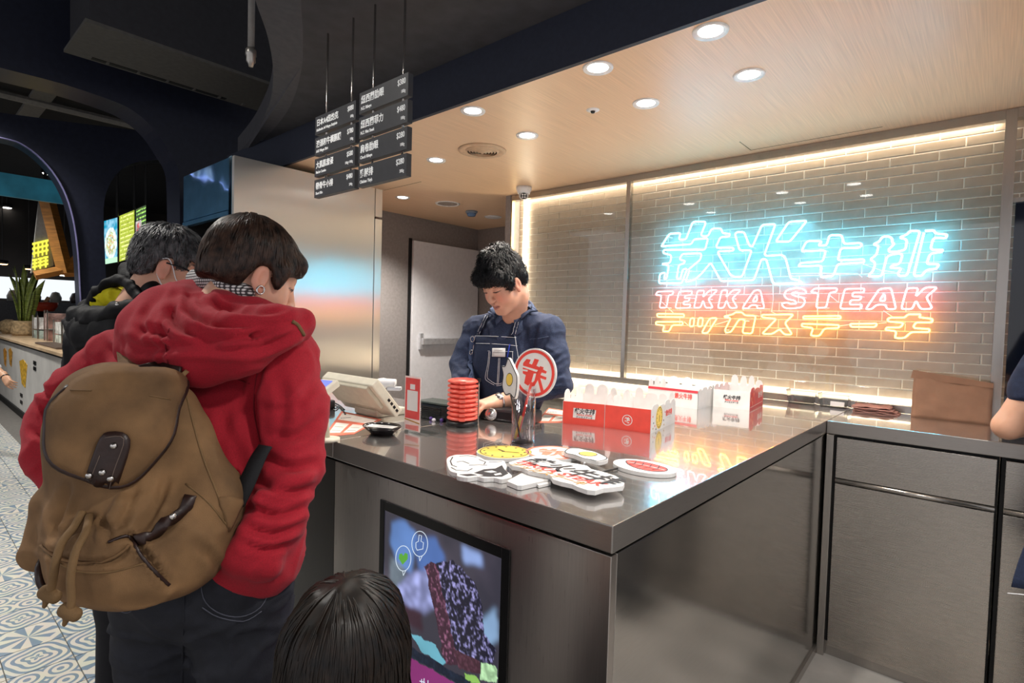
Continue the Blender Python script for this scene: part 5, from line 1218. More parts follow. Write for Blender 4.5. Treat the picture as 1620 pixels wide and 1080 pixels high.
def face_paint(fr, base, lips='a8605a', brow='2a211e'):
    b = np.array(lin(base)[:3]); lp = np.array(lin(lips)[:3]); br = np.array(lin(brow)[:3])
    def f(v):
        l = fr.loc(v); x, y, z = l[:, 0], l[:, 1], l[:, 2]; c = np.tile(b, (len(v), 1))
        mot = vnoise(v*60, 4)*.06; c = c*(1+mot[:, None])
        rosy = np.exp(-((np.abs(x)-.04)**2/.0006+(z+.03)**2/.0008))*(y > .03); c = c*(1+rosy[:, None]*np.array([.08, -.12, -.10]))
        ear = np.clip((np.abs(x)-.07)*60, 0, 1)*(np.abs(z+.005) < .045)*(y < .03); c = c*(1+ear[:, None]*np.array([.05, -.18, -.15]))
        m = np.clip(1.1-np.sqrt((x/.021)**2+((z+.0635)/.0105)**2), 0, 1)*(y > .07); m = np.clip(m*3, 0, .75); ln = np.clip((1.1-np.sqrt((x/.021)**2+((z+.0632)/.0022)**2))*4, 0, .7)*(y > .07); c = c*(1-m[:, None])+lp*m[:, None]; c = c*(1-ln[:, None])+br*ln[:, None]
        bz = .037-.10*np.maximum(0, np.abs(x)-.036)-.0; e = np.clip((1.2-np.sqrt(((np.abs(x)-.031)/.0215)**2+((z-bz)/.0052)**2))*4, 0, 1)*(y > .04); c = c*(1-e[:, None])+br*e[:, None]
        ez = .0035+.15*(np.abs(x)-.031)**1*.3; e = np.clip((1.2-np.sqrt(((np.abs(x)-.031)/.0165)**2+((z-ez)/.0032)**2))*4, 0, 1)*(y > .05); c = c*(1-e[:, None])+br*e[:, None]
        return c
    return f
def flat_paint(base):
    b = np.array(lin(base)[:3]); return lambda v: np.tile(b, (len(v), 1))*(1+.06*vnoise(v*50, 2))[:, None]
def hair_mat(name, c, c2): return mat(name, c, .42, var=.25, scale=60, stretch=(1, 1, 1), var2=c2, spec=.35)
def strands(name, v, f, fr, crown, n, seg, step, wid, lift, m, parent, grav=.6, jit=.25, seed=1, flow=None, curl=0):
    "locks combed over the hair shell: thin tapering ribbons that follow the surface"
    rnd = np.random.RandomState(seed); nn = vnormals(v, f); t = BVHTree.FromPolygons(v.tolist(), f.tolist()); ids = rnd.choice(len(v), n); vs = []; fs = []
    down = -fr.z*.5+np.array([0, 0, -1.])*.5; cw = fr(*crown)
    for i in ids:
        p = v[i].copy(); q = nn[i]; d0 = flow(fr.loc(p)) if flow is not None else None
        dr = unit_v(p-cw+1e-6) if d0 is None else unit_v(fr.x*d0[0]+fr.y*d0[1]+fr.z*d0[2])
        dr = unit_v(dr+down*grav+rnd.normal(0, jit, 3)); pts = []; nrm = []; L = rnd.uniform(.6, 1.15); sp = rnd.normal(0, curl) if curl else 0
        for k in range(seg+1):
            pts.append(p.copy()); nrm.append(q)
            dr = unit_v(dr-q*(dr @ q)+down*.06+np.cross(q, dr)*sp); p = p+dr*step*L
            h = t.find_nearest(Vector(p)); q = np.array(h[1]); s_ = np.array(h[0]); p = s_+q*(lift*(k+1)/seg*rnd.uniform(.5, 1.2)+.0005)
        o = len(vs)
        for k in range(seg+1):
            tn = unit_v(pts[min(k+1, seg)]-pts[max(k-1, 0)]); sd = unit_v(np.cross(nrm[k], tn)); w = wid*(1-(k/seg)**1.6)*(.6+.4*min(1, k*2))+.0001
            vs += [pts[k]-sd*w, pts[k]+nrm[k]*w*.7, pts[k]+sd*w]
        for k in range(seg):
            a = o+3*k; fs += [(a, a+1, a+4, a+3), (a+1, a+2, a+5, a+4)]
    me = bpy.data.meshes.new(name); me.from_pydata([tuple(map(float, x)) for x in vs], [], fs); return link(name, me, parent, m, True)
def hand(F_, fr, curl=.4, spread=.0, left=False, s=1.0):
    "palm and five bent fingers; local y along the fingers, z out of the back of the hand, x to the thumb side if not left"
    sx = -1 if left else 1; c = lambda x, y, z: fr(x*sx*s, y*s, z*s)
    F_.cap(c(-.020, .03, 0), c(-.024, .075, 0), .019*s, .015*s, .015); F_.cap(c(.0, .02, 0), c(.0, .08, .002), .020*s, .016*s, .015); F_.cap(c(.020, .025, 0), c(.024, .078, 0), .019*s, .0155*s, .015)
    for x, L, a0 in ((-.031, .055, -.10), (-.011, .068, -.03), (.010, .074, .02), (.031, .066, .09)):
        p = np.array([x, .078, 0]); a = curl*.5; r = .0092
        for k, l in enumerate((.42, .32, .26)):
            a += curl*.55; q = p+np.array([math.sin(a0+spread*x*20)*L*l, math.cos(a)*L*l, -math.sin(a)*L*l]); F_.cap(c(*p), c(*q), r*s, (r-.0011)*s, .004); p = q; r -= .0011
    p0, p1, p2, p3 = (.026, .018, -.008), (.046, .045, -.020), (.050, .074, -.030), (.046, .095, -.036)
    F_.cap(c(*p0), c(*p1), .016*s, .012*s, .01); F_.cap(c(*p1), c(*p2), .0115*s, .010*s, .005); F_.cap(c(*p2), c(*p3), .010*s, .0085*s, .004)
def folds(amp, sc, st=(1, 1, 1), seed=0, ridge=True):
    st = np.array(st)
    def f(v):
        p = v*st*sc; w = np.stack([vnoise(p*.6+9, seed), vnoise(p*.6+31, seed+1), vnoise(p*.6+57, seed+2)], -1); n = vnoise(p+w*.9, seed+3)
        if ridge: n = (1-np.abs(n))**3*2-.7
        return amp*(n+.35*vnoise(p*2.3+w, seed+5))
    return f
# ================================================================ people
def legs(F_, hip, fr, r=.085, gap=.09, foot_z=.09, k=.04, bend=.0):
    for x in (-1, 1):
        a = hip+fr.x*gap*x-ZD*.06; kn = np.array([a[0], a[1], .48])+fr.x*.01*x+fr.y*bend; an = np.array([a[0], a[1], foot_z])+fr.x*.015*x-fr.y*.02
        F_.cap(a, kn, r, r*.70, k); F_.cap(kn, an, r*.70, r*.55, k)
def shoes(parent, hip, fr, gap, m):
    for x in (-1, 1):
        a = hip+fr.x*(gap+.015)*x; f = Field(); b = np.array([a[0], a[1], .045])
        f.cap(b-fr.y*.07, b+fr.y*.13-ZD*.01, .042, .035, .02); f.cap(b-fr.y*.05+ZD*.05, b-fr.y*.03+ZD*.02, .04, .045, .03); f.cut(lambda p: -p[..., 2]+.004)
        soft('shoe', f, .008, m, parent)
m_denim_d = mat('dark_jeans', '191b24', .8, var=.12, scale=40, bump=.3, bscale=600)
m_shoe = mat('dark_shoe', '1a1a1c', .5)

# ---------------------------------------------------------------- the red hooded customer
rm = empty('person', (V(320, 760, 1.25)[0], V(320, 760, 1.25)[1], 0), 'person in a red hooded jacket and dark jeans carrying a brown backpack', 'person')
BF = Frame(V(320, 760, 1.25), unit_v(CFW+CR*.14))
hc = V(400, 440, 1.33); hd = unit_v(CR*.74+CFW*.67-ZD*.40); HF = Frame(hc, hd, ZD*1+CR*-.05, 1.0)
hip = V(322, 915, 1.20)
bd = Field()                                    # the body under the clothes
bd.cap(V(305, 570, 1.36), V(318, 640, 1.32), .07, .10, .05).cap(V(318, 640, 1.32), V(322, 850, 1.24), .10, .10, .05)
bd.cap(V(215, 580, 1.38), V(430, 580, 1.29), .04, .04, .05)
ARM_R = [V(440, 575, 1.26), V(462, 715, 1.19), V(402, 872, 1.09)]; ARM_L = [V(205, 585, 1.37), V(98, 668, 1.33), V(112, 775, 1.25)]
bd.chain(ARM_R, (.045, .04, .03), .03); bd.chain(ARM_L, (.045, .04, .03), .03)
bd.cap(V(395, 880, 1.09), V(380, 915, 1.10), .035, .03, .02); bd.cap(V(114, 778, 1.23), V(130, 830, 1.2), .035, .03, .02)
legs(bd, hip, BF, .07, .085); bd.cap(hip-BF.x*.06, hip+BF.x*.06, .1, .1, .05)
bd.cap(V(372, 500, 1.35), V(335, 570, 1.36), .05, .06, .03)
hf = Field(); head_field(hf, HF, .15); hv, hfc = net(hf, .0035)
body, _, _ = soft('body', bd, .011, m_skin, rm, paint=face_paint(HF, 'd9a88c'), extra=[(hv, hfc)])
# jeans
jf = Field(); jf.ell(hip, (.185, .135, .11), BF, .04); jf.cap(hip-BF.x*.085+ZD*.05, hip+BF.x*.085+ZD*.05, .115, .115, .04); legs(jf, hip, BF, .102, .092)
jeans, jv, jfc = soft('jeans', jf, .008, m_denim_d, rm, disp=folds(.004, 14, (1, 1, 1.8), 3))
JS = Surf(jv, jfc)
for px in ([(318, 905), (322, 945), (345, 968), (380, 975), (412, 960), (428, 930)], [(320, 960), (345, 975), (385, 982), (414, 966)]): JS.seam('pocket_stitch', px, .0011, mat('jeans_thread', '4a4c58', .8), jeans, .001)
JS.seam('leg_seam', [(292, 930), (290, 1000), (288, 1080)], .002, m_denim_d, jeans, .0005)
JS.seam('pocket_stitch', [(178, 948), (190, 965), (205, 968), (215, 955)], .0011, MATS['jeans_thread'], jeans, .001)
shoes(rm, hip, BF, .092, m_shoe)
# jacket
m_red = mat('red_sweatshirt_cloth', 'a01426', .9, var=.10, scale=420, bump=.35, bscale=900, sheen=.04, bdist=.001)
jk = Field()
jk.cap(V(205, 560, 1.36), V(440, 565, 1.27), .066, .072, .05).ell(V(308, 610, 1.31), (.20, .115, .15), BF, .06).ell(V(318, 705, 1.245), (.195, .135, .16), BF, .05).ell(V(322, 815, 1.21), (.192, .14, .15), BF, .05)
jk.cap(V(240, 868, 1.22), V(405, 868, 1.16), .105, .10, .04)
jk.cap(V(350, 505, 1.35), V(320, 570, 1.33), .06, .11, .05)
jk.chain([V(446, 566, 1.25), V(464, 650, 1.21), V(462, 735, 1.18), V(436, 815, 1.13), V(402, 872, 1.09)], (.076, .068, .062, .055, .048), .03)
jk.chain([V(192, 572, 1.36), V(132, 622, 1.35), V(88, 668, 1.32), V(88, 720, 1.28), V(112, 778, 1.245)], (.078, .066, .058, .054, .048), .03)
# bunched cuffs and elbow creases as rolled cloth
for (a, b, r) in ((V(395, 835, 1.06), V(468, 800, 1.12), .022), (V(388, 862, 1.05), V(448, 838, 1.10), .02), (V(380, 880, 1.06), V(425, 890, 1.07), .028), (V(410, 790, 1.07), V(482, 758, 1.13), .018), (V(60, 690, 1.28), V(100, 715, 1.24), .02), (V(72, 735, 1.25), V(112, 755, 1.22), .02)): jk.cap(a, b, r, r, .02)
jk.cut(lambda p: -(p-V(320, 905, 1.2)) @ unit_v(ZD+CR*.08))
def jk_disp(v):
    return folds(.0035, 7, (1, 1, 1.5), 11)(v)+folds(.0018, 20, (1, 1, 1), 14)(v)+sculpt([([(500, 600), (470, 640), (430, 650)], 7, .008), ([(505, 660), (470, 690), (430, 690)], 8, .010), ([(505, 730), (460, 740), (410, 720)], 8, .012), ([(500, 770), (455, 778), (405, 760)], 6, .010), ([(490, 800), (440, 815), (392, 800)], 6, .012), ([(480, 830), (430, 845), (385, 830)], 6, .011), ([(465, 858), (420, 868), (380, 860)], 5, .008),
        ([(420, 560), (405, 610), (402, 660), (410, 720)], 6, .010), ([(345, 640), (370, 700), (385, 760)], 9, .006), ([(130, 560), (150, 600), (140, 640)], 8, .008), ([(60, 640), (90, 660), (120, 650)], 6, .010), ([(50, 680), (80, 695), (110, 685)], 6, .010), ([(165, 540), (190, 570), (195, 600)], 7, .008), ([(180, 520), (205, 545), (215, 580)], 7, .008), ([(55, 610), (85, 625), (110, 610)], 6, .008), ([(370, 640), (350, 680), (360, 740)], 10, .006), ([(440, 600), (450, 640), (440, 690)], 9, .006)])(v)
jacket, kv, kf = soft('jacket', jk, .0075, m_red, rm, disp=jk_disp)
KS = Surf(kv, kf)
# hood: heavy rolls of cloth lying round the neck
hd_ = Field()
hd_.chain([V(298, 470, 1.330), V(262, 492, 1.255), V(240, 520, 1.215), V(262, 545, 1.170), V(320, 556, 1.140), V(385, 545, 1.135), V(440, 520, 1.155), V(478, 512, 1.195)], (.045, .055, .060, .062, .064, .058, .046, .030), .02)
hd_.chain([V(316, 468, 1.345), V(292, 488, 1.265), V(292, 512, 1.205), V(345, 528, 1.170), V(410, 520, 1.180), V(458, 508, 1.215)], (.035, .046, .05, .048, .044, .028), .018)
hd_.chain([V(318, 476, 1.335), V(352, 490, 1.235), V(400, 498, 1.220), V(452, 500, 1.235)], (.034, .04, .036, .024), .015)
hd_.chain([V(212, 520, 1.245), V(215, 556, 1.200), V(262, 577, 1.160), V(322, 582, 1.135), V(378, 570, 1.130)], (.03, .034, .036, .034, .03), .02)
hd_.cap(V(476, 512, 1.205), V(482, 530, 1.195), .02, .014, .01)
hd_.chain([V(240, 540, 1.165), V(300, 556, 1.105), V(370, 548, 1.095), V(430, 525, 1.105)], (.006, .009, .009, .006), .012, 's')
hd_.chain([V(285, 505, 1.195), V(320, 532, 1.135), V(385, 530, 1.120), V(450, 510, 1.145)], (.005, .008, .008, .005), .010, 's')
hood, ov, of = soft('hood', hd_, .006, m_red, rm, disp=lambda v: folds(.002, 14, (1, 1, 1), 21)(v)+sculpt([([(282, 470), (272, 500), (300, 528), (360, 536), (430, 522), (478, 505)], 7, .016), ([(300, 462), (298, 490), (330, 512), (400, 515), (455, 505)], 6, .013), ([(205, 540), (225, 552), (300, 548), (380, 552), (440, 535), (475, 515)], 7, .012), ([(215, 520), (250, 525), (290, 540), (340, 543)], 6, .009), ([(330, 462), (345, 485), (400, 497), (450, 495)], 5, .009), ([(262, 500), (256, 530), (262, 575)], 4, .006), ([(240, 480), (225, 510), (222, 540)], 6, .008), ([(390, 565), (430, 545), (470, 525)], 5, .007)])(v))
HS = Surf(ov, of)
HS.seam('hood_seam', [(268, 520), (262, 545), (266, 575)], .0012, mat('dark_red_thread', '7a1020', .9), hood, .0004)
KS.seam('shoulder_seam', [(418, 560), (405, 600), (402, 650), (412, 700)], .0014, MATS['dark_red_thread'], jacket, .0003)
KS.seam('yoke_seam', [(330, 590), (360, 595), (395, 607)], .0012, MATS['dark_red_thread'], jacket, .0003)
# plaid collar
cf_ = Field(); cf_.chain([V(312, 441, 1.385), V(332, 445, 1.31), V(358, 453, 1.27), V(390, 463, 1.27)], (.026, .027, .026, .02), .01, flat=None)
m_plaid = mat('plaid_shirt', 'd8d4d2', .8)
nt = m_plaid.node_tree; tc_ = nd(nt, 'ShaderNodeTexCoord'); wv1 = nd(nt, 'ShaderNodeTexWave'); wv2 = nd(nt, 'ShaderNodeTexWave'); wv1.inputs['Scale'].default_value = 45; wv2.inputs['Scale'].default_value = 45; wv2.bands_direction = 'Z'
mx_ = nd(nt, 'ShaderNodeMath', operation='MULTIPLY'); nt.links.new(tc_.outputs['Object'], wv1.inputs[0]); nt.links.new(tc_.outputs['Object'], wv2.inputs[0]); nt.links.new(wv1.outputs['Fac'], mx_.inputs[0]); nt.links.new(wv2.outputs['Fac'], mx_.inputs[1])
rr_ = nd(nt, 'ShaderNodeValToRGB'); rr_.color_ramp.elements[0].color = lin('3a3436'); rr_.color_ramp.elements[0].position = .05; rr_.color_ramp.elements[1].color = lin('e2dedc'); rr_.color_ramp.elements[1].position = .45
nt.links.new(mx_.outputs[0], rr_.inputs[0]); nt.links.new(rr_.outputs[0], nt.nodes['Principled BSDF'].inputs['Base Color'])
soft('shirt_collar', cf_, .006, m_plaid, rm)
# hair
m_hair1 = hair_mat('dark_brown_hair', '1a1210', '4a352a')
hr = Field(); hr.ell(HF(0, -.020, .052), (.090, .106, .096), HF, .02).ell(HF(0, -.06, .0), (.078, .062, .075), HF, .03).cap(HF(.078, .035, .03), HF(.076, .045, -.02), .022, .010, .02).cap(HF(-.078, .035, .03), HF(-.076, .045, -.02), .022, .010, .02)
hr.cap(HF(-.05, .066, .064), HF(.05, .066, .064), .024, .024, .03); hr.cap(HF(.055, .066, .055), HF(.056, .078, .03), .018, .009, .02)
def hair_cut(fr, pts, soft_=1.0):
    ys, zs = zip(*pts)
    def f(p): l = fr.loc(p.reshape(-1, 3)).reshape(p.shape); return (np.interp(l[..., 1], ys, zs)-l[..., 2])*fr.s
    return f
hr.cut(hair_cut(HF, [(-.12, -.038), (-.06, -.044), (-.035, -.040), (-.024, .016), (.004, .026), (.018, .016), (.022, -.020), (.038, -.018), (.046, .022), (.07, .034), (.12, .04)]))
hr.ell(HF(0, .03, -.035), (.066, .075, .07), HF, .01, 's')
hair, rv, rf = soft('hair', hr, .004, m_hair1, rm, smooth=2, disp=lambda v: .003*vnoise(HF.loc(v)*np.array([30, 30, 30]), 5))
strands('hair_locks', rv, rf, HF, (-.01, -.05, .15), 2600, 6, .012, .0022, .003, m_hair1, hair, .7, .16, 3)
# earring
er = HF(.088, .002, -.036)
MB().tube([er+HF.z*.008*math.cos(a)*1.2+HF.y*.008*math.sin(a) for a in np.linspace(0, 2*math.pi, 14, endpoint=False)], .0022, 8, True).build('earring', m_sil, rm, True)

# ---------------------------------------------------------------- backpack
bp = empty('backpack', V(220, 945, 1.02), 'brown canvas backpack with flap, leather tab and drawstrings on the red jacket', 'backpack')
m_can = mat('brown_waxed_canvas', '77593a', .85, var=.2, scale=11, bump=.45, bscale=700, detail=6, bdist=.0012)
m_lea = mat('dark_brown_leather', '2c1b17', .38, var=.15, scale=30, bump=.25, bscale=160)
m_cord = mat('tan_cord', '735838', .8, bump=.4, bscale=500)
pk = Field()
pk.ell(V(186, 640, 1.075), (.112, .075, .085), BF, .04).ell(V(182, 700, 1.055), (.128, .085, .12), BF, .04).ell(V(196, 775, 1.065), (.135, .088, .12), BF, .05).ell(V(208, 850, 1.03), (.15, .105, .10), BF, .05).ell(V(208, 892, 1.015), (.135, .10, .068), BF, .04)
pk.ell(V(322, 832, 1.045), (.052, .08, .10), BF, .03).ell(V(345, 805, 1.06), (.035, .055, .055), BF, .02).cap(V(275, 640, 1.07), V(335, 780, 1.06), .04, .05, .03)
pk.ell(V(160, 878, .965), (.085, .05, .058), BF, .025)
pk.cap(V(84, 800, 1.05), V(74, 870, 1.03), .036, .040, .025)
# gathered cloth below the drawstring
for (a, b, r) in ((V(200, 800, .955), V(175, 850, .93), .012), (V(115, 800, .98), V(100, 840, .97), .015)): pk.cap(a, b, r, r*.8, .02)
for (a, b, r) in ((V(152, 790, .93), V(120, 850, .91), .006), (V(190, 770, .93), V(205, 835, .90), .006), (V(232, 790, .93), V(240, 850, .92), .005), (V(205, 846, .90), V(265, 880, .92), .008), (V(205, 846, .90), V(120, 868, .89), .006), (V(258, 870, .93), V(272, 925, .95), .006), (V(296, 640, 1.0), V(330, 740, 1.0), .006)): pk.cap(a, b, r, r, .018, 's')
pack, pv, pf = soft('bag_body', pk, .006, m_can, bp, disp=lambda v: folds(.003, 12, (1, 1, 1), 31)(v)+sculpt([([(110, 770), (95, 810), (85, 850)], 7, .012), ([(150, 815), (125, 835), (95, 850)], 6, .010), ([(165, 815), (172, 840), (165, 860)], 6, .010), ([(215, 770), (195, 820), (175, 850)], 7, .012), ([(262, 760), (248, 800), (218, 845)], 7, .010), ([(170, 858), (205, 848), (235, 880), (268, 925)], 5, .012), ([(300, 800), (262, 840), (222, 858)], 5, .008), ([(70, 868), (120, 890), (180, 885), (205, 865)], 5, .010), ([(310, 860), (335, 880), (345, 900)], 7, .006)])(v))
PS = Surf(pv, pf)
FLAP = [(102, 618), (120, 597), (165, 586), (240, 583), (280, 596), (293, 612), (283, 645), (273, 685), (252, 722), (222, 752), (190, 764), (150, 760), (112, 746), (84, 722), (70, 688), (74, 648)]
GF = Field(); GF.ell(V(183, 680, 1.06), (.152, .140, .156), BF, .02); GV, GFc = net(GF, .008); GSf = Surf(GV, GFc)
flap = GSf.patch('flap', FLAP, m_can, bp, .006, .010, 9, 3, 1.0, disp=lambda x, y, t: .004*math.sin(x*.055+y*.03)+.003*math.sin(x*.02-y*.06))
FS_v = np.array([flap.matrix_basis @ v.co for v in flap.data.vertices])+np.array(wloc(bp)); FLS = Surf(FS_v, [tuple(p.vertices) for p in flap.data.polygons])
nb0 = len(FS_v)//2; MB().tube([(FS_v[k % 48]+FS_v[nb0+k % 48])/2 for k in range(14, 50)], .0062, 8).build('flap_binding', m_lea, flap, True)
FLS.seam('flap_dart', [(112, 617), (145, 618)], .0012, m_cord, flap, .001, 3, 1.0); FLS.seam('flap_dart', [(236, 626), (270, 632)], .0012, m_cord, flap, .001, 3, 1.0)
tab = FLS.patch('leather_tab', [(160, 690), (172, 682), (195, 683), (207, 695), (202, 720), (188, 762), (172, 800), (150, 814), (128, 808), (122, 790), (136, 756), (148, 720)], m_lea, bp, .008, .004, 6, 2, .97)
TV = np.array([tab.matrix_basis @ v.co for v in tab.data.vertices])+np.array(wloc(bp)); TS = Surf(TV, [tuple(p.vertices) for p in tab.data.polygons])
for px in ((180, 705), (162, 747), (141, 752), (175, 757), (145, 789)):
    p_, n_ = TS.hit(*px, .0, .97); MB().lathe([(0, .004), (.0045, .003), (.006, 0), (0, 0)], p_, 12, n_).build('stud', m_sil, tab, True)
TS.seam('tab_stitch', [(166, 692), (196, 694), (180, 745), (165, 795), (140, 802), (140, 770), (158, 720)], .0007, mat('grey_thread', '6a5a52', .8), tab, .0005, 4, .97)
# drawstrings with knots
k1 = [PS.hit(135, 812, .008, .95)[0], V(118, 832, .925), V(98, 858, .90), V(88, 890, .885), V(82, 925, .885), V(78, 938, .887)]
k2 = [PS.hit(150, 815, .008, .95)[0], V(136, 840, .90), V(120, 872, .87), V(112, 910, .86), V(113, 950, .862), V(110, 966, .864)]
for kk in (k1, k2):
    dsn = MB().tube(smoothpath(kk, 6), .0062, 10).build('drawstring', m_cord, bp, True); e = kk[-1]
    kf_ = Field(); kf_.cap(e-CR*.008, e+CR*.010-ZD*.004, .010, .009, .006).cap(e-CR*.004+ZD*.006, e+CR*.008-ZD*.01, .008, .007, .006).cap(e, e-ZD*.022-CR*.008, .006, .004, .004)
    soft('knot', kf_, .0025, m_cord, dsn)
# side pocket with leather band, bottom seam, ring
PS.seam('pocket_hem', [(172, 858), (195, 848), (206, 850), (220, 875), (245, 905), (268, 925)], .003, m_lea, pack, .001, 4, 1.0)
PS.seam('pocket_hem', [(66, 862), (90, 882), (130, 892), (172, 884), (205, 862)], .0028, m_can, pack, .002, 4, 1.0)
band = PS.strap('pocket_band', [(216, 852), (240, 846), (262, 826), (290, 806), (302, 785)], .010, .004, m_lea, pack, .004, 4, 1.0)
p_, n_ = PS.hit(272, 816, .007, 1.0); MB().lathe([(0, .004), (.005, .003), (.0065, 0), (0, 0)], p_, 12, n_).build('stud', m_sil, band, True)
PS.seam('side_seam', [(292, 615), (303, 660), (320, 720), (345, 785), (362, 840)], .0018, m_cord, pack, .0005, 4, 1.05)
PS.seam('side_seam', [(294, 765), (330, 795), (362, 835)], .0016, m_cord, pack, .0005, 4, 1.05)
PS.seam('bottom_seam', [(70, 872), (110, 900), (170, 905), (230, 890)], .0015, m_cord, pack, .0005, 4, 1.0)
MB().tube(smoothpath([V(70, 880, .99), V(62, 895, .97), V(62, 915, .96), V(68, 930, .96), V(75, 932, .965)], 5), .006, 8).build('leather_loop', m_lea, bp, True)
PS.patch('side_wing', [(345, 786), (382, 790), (378, 806), (362, 840), (355, 815)], m_can, bp, .004, .004, 4, 2, 1.08)
# shoulder straps: up to the hood, and webbing to the waist
KB_ = lambda u, v, off=.006: KS.hit(u, v, off, 1.15)[0]
MB().ribbon(smoothpath([V(215, 592, 1.07), V(208, 575, 1.13), V(205, 556, 1.17), V(203, 545, 1.195)], 4), CR, .022, .008).build('shoulder_strap', m_can, bp, True)
MB().ribbon(smoothpath([V(282, 600, 1.07), V(300, 585, 1.12), V(325, 570, 1.145), V(352, 556, 1.165)], 4), unit_v(CR*.6+ZD*.6), .020, .008).build('shoulder_strap', m_can, bp, True)
MB().ribbon([V(222, 587, 1.07), V(250, 580, 1.10), V(285, 590, 1.07)], ZD, .012, .006).build('haul_loop', m_lea, bp, True)
MB().ribbon(smoothpath([V(374, 795, 1.065), V(392, 760, 1.07), V(408, 725, 1.085), V(420, 705, 1.10)], 4), unit_v(CR*.9+ZD*.4), .017, .004).build('webbing_strap', mat('black_webbing', '17171a', .8, bump=.3, bscale=600), bp, True)
HS.seam('strap_edge', [(462, 508), (472, 516), (480, 530)], .004, m_cord, rm, .001, 4, 1.2)
# ---------------------------------------------------------------- the employee behind the counter
em = empty('person', (V(800, 600, 2.5)[0], V(800, 600, 2.5)[1], 0), 'person in a navy shirt and denim apron looking down behind the counter', 'person')
EF = Frame(V(805, 560, 2.5), np.array([.04, -1., 0]))
ehd = unit_v(np.array([-.02, -1., 0])-ZD*.62); eh = Frame(V(796, 449, 2.30), ehd, ZD+CR*-.03, .96)
ehip = np.array([EF.o[0], EF.o[1]+.02, .9])
SR, SL = V(757, 522, 2.59), V(866, 524, 2.38); ER, EL = V(731, 578, 2.56), V(882, 606, 2.33); WR, WL = V(733, 606, 2.43), V(786, 636, 2.26)
eb = Field()
eb.cap(EF.o-ZD*.04, ehip, .09, .10, .06).cap(SR, SL, .035, .035, .05).cap(V(817, 500, 2.46), EF.o-ZD*.02, .05, .07, .04)
eb.chain([SR, ER, WR], (.045, .042, .03), .02).chain([SL, EL, WL], (.045, .042, .030), .02)
legs(eb, ehip, EF, .075, .09)
h_l = Frame(WL, unit_v(V(750, 642, 2.20)-WL), ZD); h_r = Frame(WR, unit_v(V(738, 634, 2.28)-WR), ZD)
hl_f = Field(); hl_f.cap(WL-h_l.y*.14, WL, .040, .030, .02); hl_f.cap(WL, h_l(0, .03, 0), .028, .024, .02); hand(hl_f, h_l, .5, left=False)
hr_f = Field(); hr_f.cap(WR-h_r.y*.03, h_r(0, .03, 0), .03, .024, .02); hand(hr_f, h_r, .4, left=True)
hf = Field(); NB = V(817, 508, 2.455); hf.cap(eh(0, -.03, -.05), NB, .060, .062, .03); head_field(hf, eh, .075)
fp = face_paint(eh, 'd8a489', 'a45c58', '1c1717')
soft('body', eb, .011, m_skin, em, paint=fp, extra=[net(hf, .003), net(hl_f, .0032), net(hr_f, .0032)])
jf = Field(); jf.ell(ehip, (.17, .125, .12), EF, .04); legs(jf, ehip, EF, .095, .09); soft('trousers', jf, .012, m_denim_d, em); shoes(em, ehip, EF, .09, m_shoe)
m_shirt = mat('navy_chambray', '2c3650', .85, var=.16, scale=200, bump=.4, bscale=500, sheen=.03, bdist=.001)
m_collar = mat('navy_collar_lit', '4a5672', .85, var=.16, scale=200, bump=.4, bscale=500, bdist=.001); m_cedge = mat('collar_edge_shade', '1c2334', .85)  # collar painted lighter than the shirt, edges darker, in place of shading
sf = Field()
sf.cap(SR, SL, .060, .060, .05).cap(V(818, 500, 2.45), SL-ZD*.005, .05, .058, .05).cap(V(812, 500, 2.47), SR-ZD*.005, .05, .058, .05).ell(EF.o-ZD*.025, (.195, .125, .155), EF, .05).ell(EF.o-ZD*.16, (.185, .125, .17), EF, .05).ell(ehip+ZD*.04, (.178, .13, .13), EF, .04)
sf.chain([SR-EF.z*.01, (SR+ER)/2, ER, WR-h_r.y*-.0], (.062, .058, .052, .046), .03)
sf.chain([SL, (SL+EL)/2, EL], (.066, .064, .060), .03).chain([EL, EL*.45+WL*.55-ZD*.0], (.058, .050), .02)
cufc = EL*.45+WL*.55; cufd = unit_v(WL-EL)
sf.cap(cufc-cufd*.01, cufc+cufd*.006, .055, .055, .008)
sf.cap(WR+h_r.y*.0, WR+h_r.y*.006, .054, .054, .008)
sf.cap(V(818, 502, 2.45), V(808, 524, 2.49), .066, .10, .05)
sf.cap(NB+EF.y*.085+ZD*.07, NB+EF.y*.115-ZD*.035, .062, .020, .012, 's')
nax = unit_v(eh(0, -.03, -.06)-NB)
sf.cap(NB+nax*.005, NB+nax*.2, .060, .060, .006, 's')
shirt, sv, sfc = soft('shirt', sf, .006, m_shirt, em, disp=lambda v: folds(.003, 11, (1, 1, 1.3), 41)(v)+folds(.002, 26, (1, 1, 1), 44)(v)+sculpt([([(892, 560), (870, 570), (848, 560)], 3, .010), ([(892, 590), (870, 598), (850, 585)], 3, .010), ([(890, 615), (872, 618), (855, 608)], 3, .009), ([(850, 515), (842, 545), (846, 580)], 3.5, .010), ([(870, 530), (858, 555), (860, 580)], 3, .007), ([(738, 545), (750, 552), (756, 540)], 3, .008), ([(726, 575), (738, 582), (748, 572)], 3, .009), ([(720, 590), (733, 597), (746, 590)], 2.5, .008), ([(765, 510), (772, 525), (770, 545)], 3, .006), ([(830, 515), (835, 540), (830, 570)], 4, .006)])(v))
SS = Surf(sv, sfc)
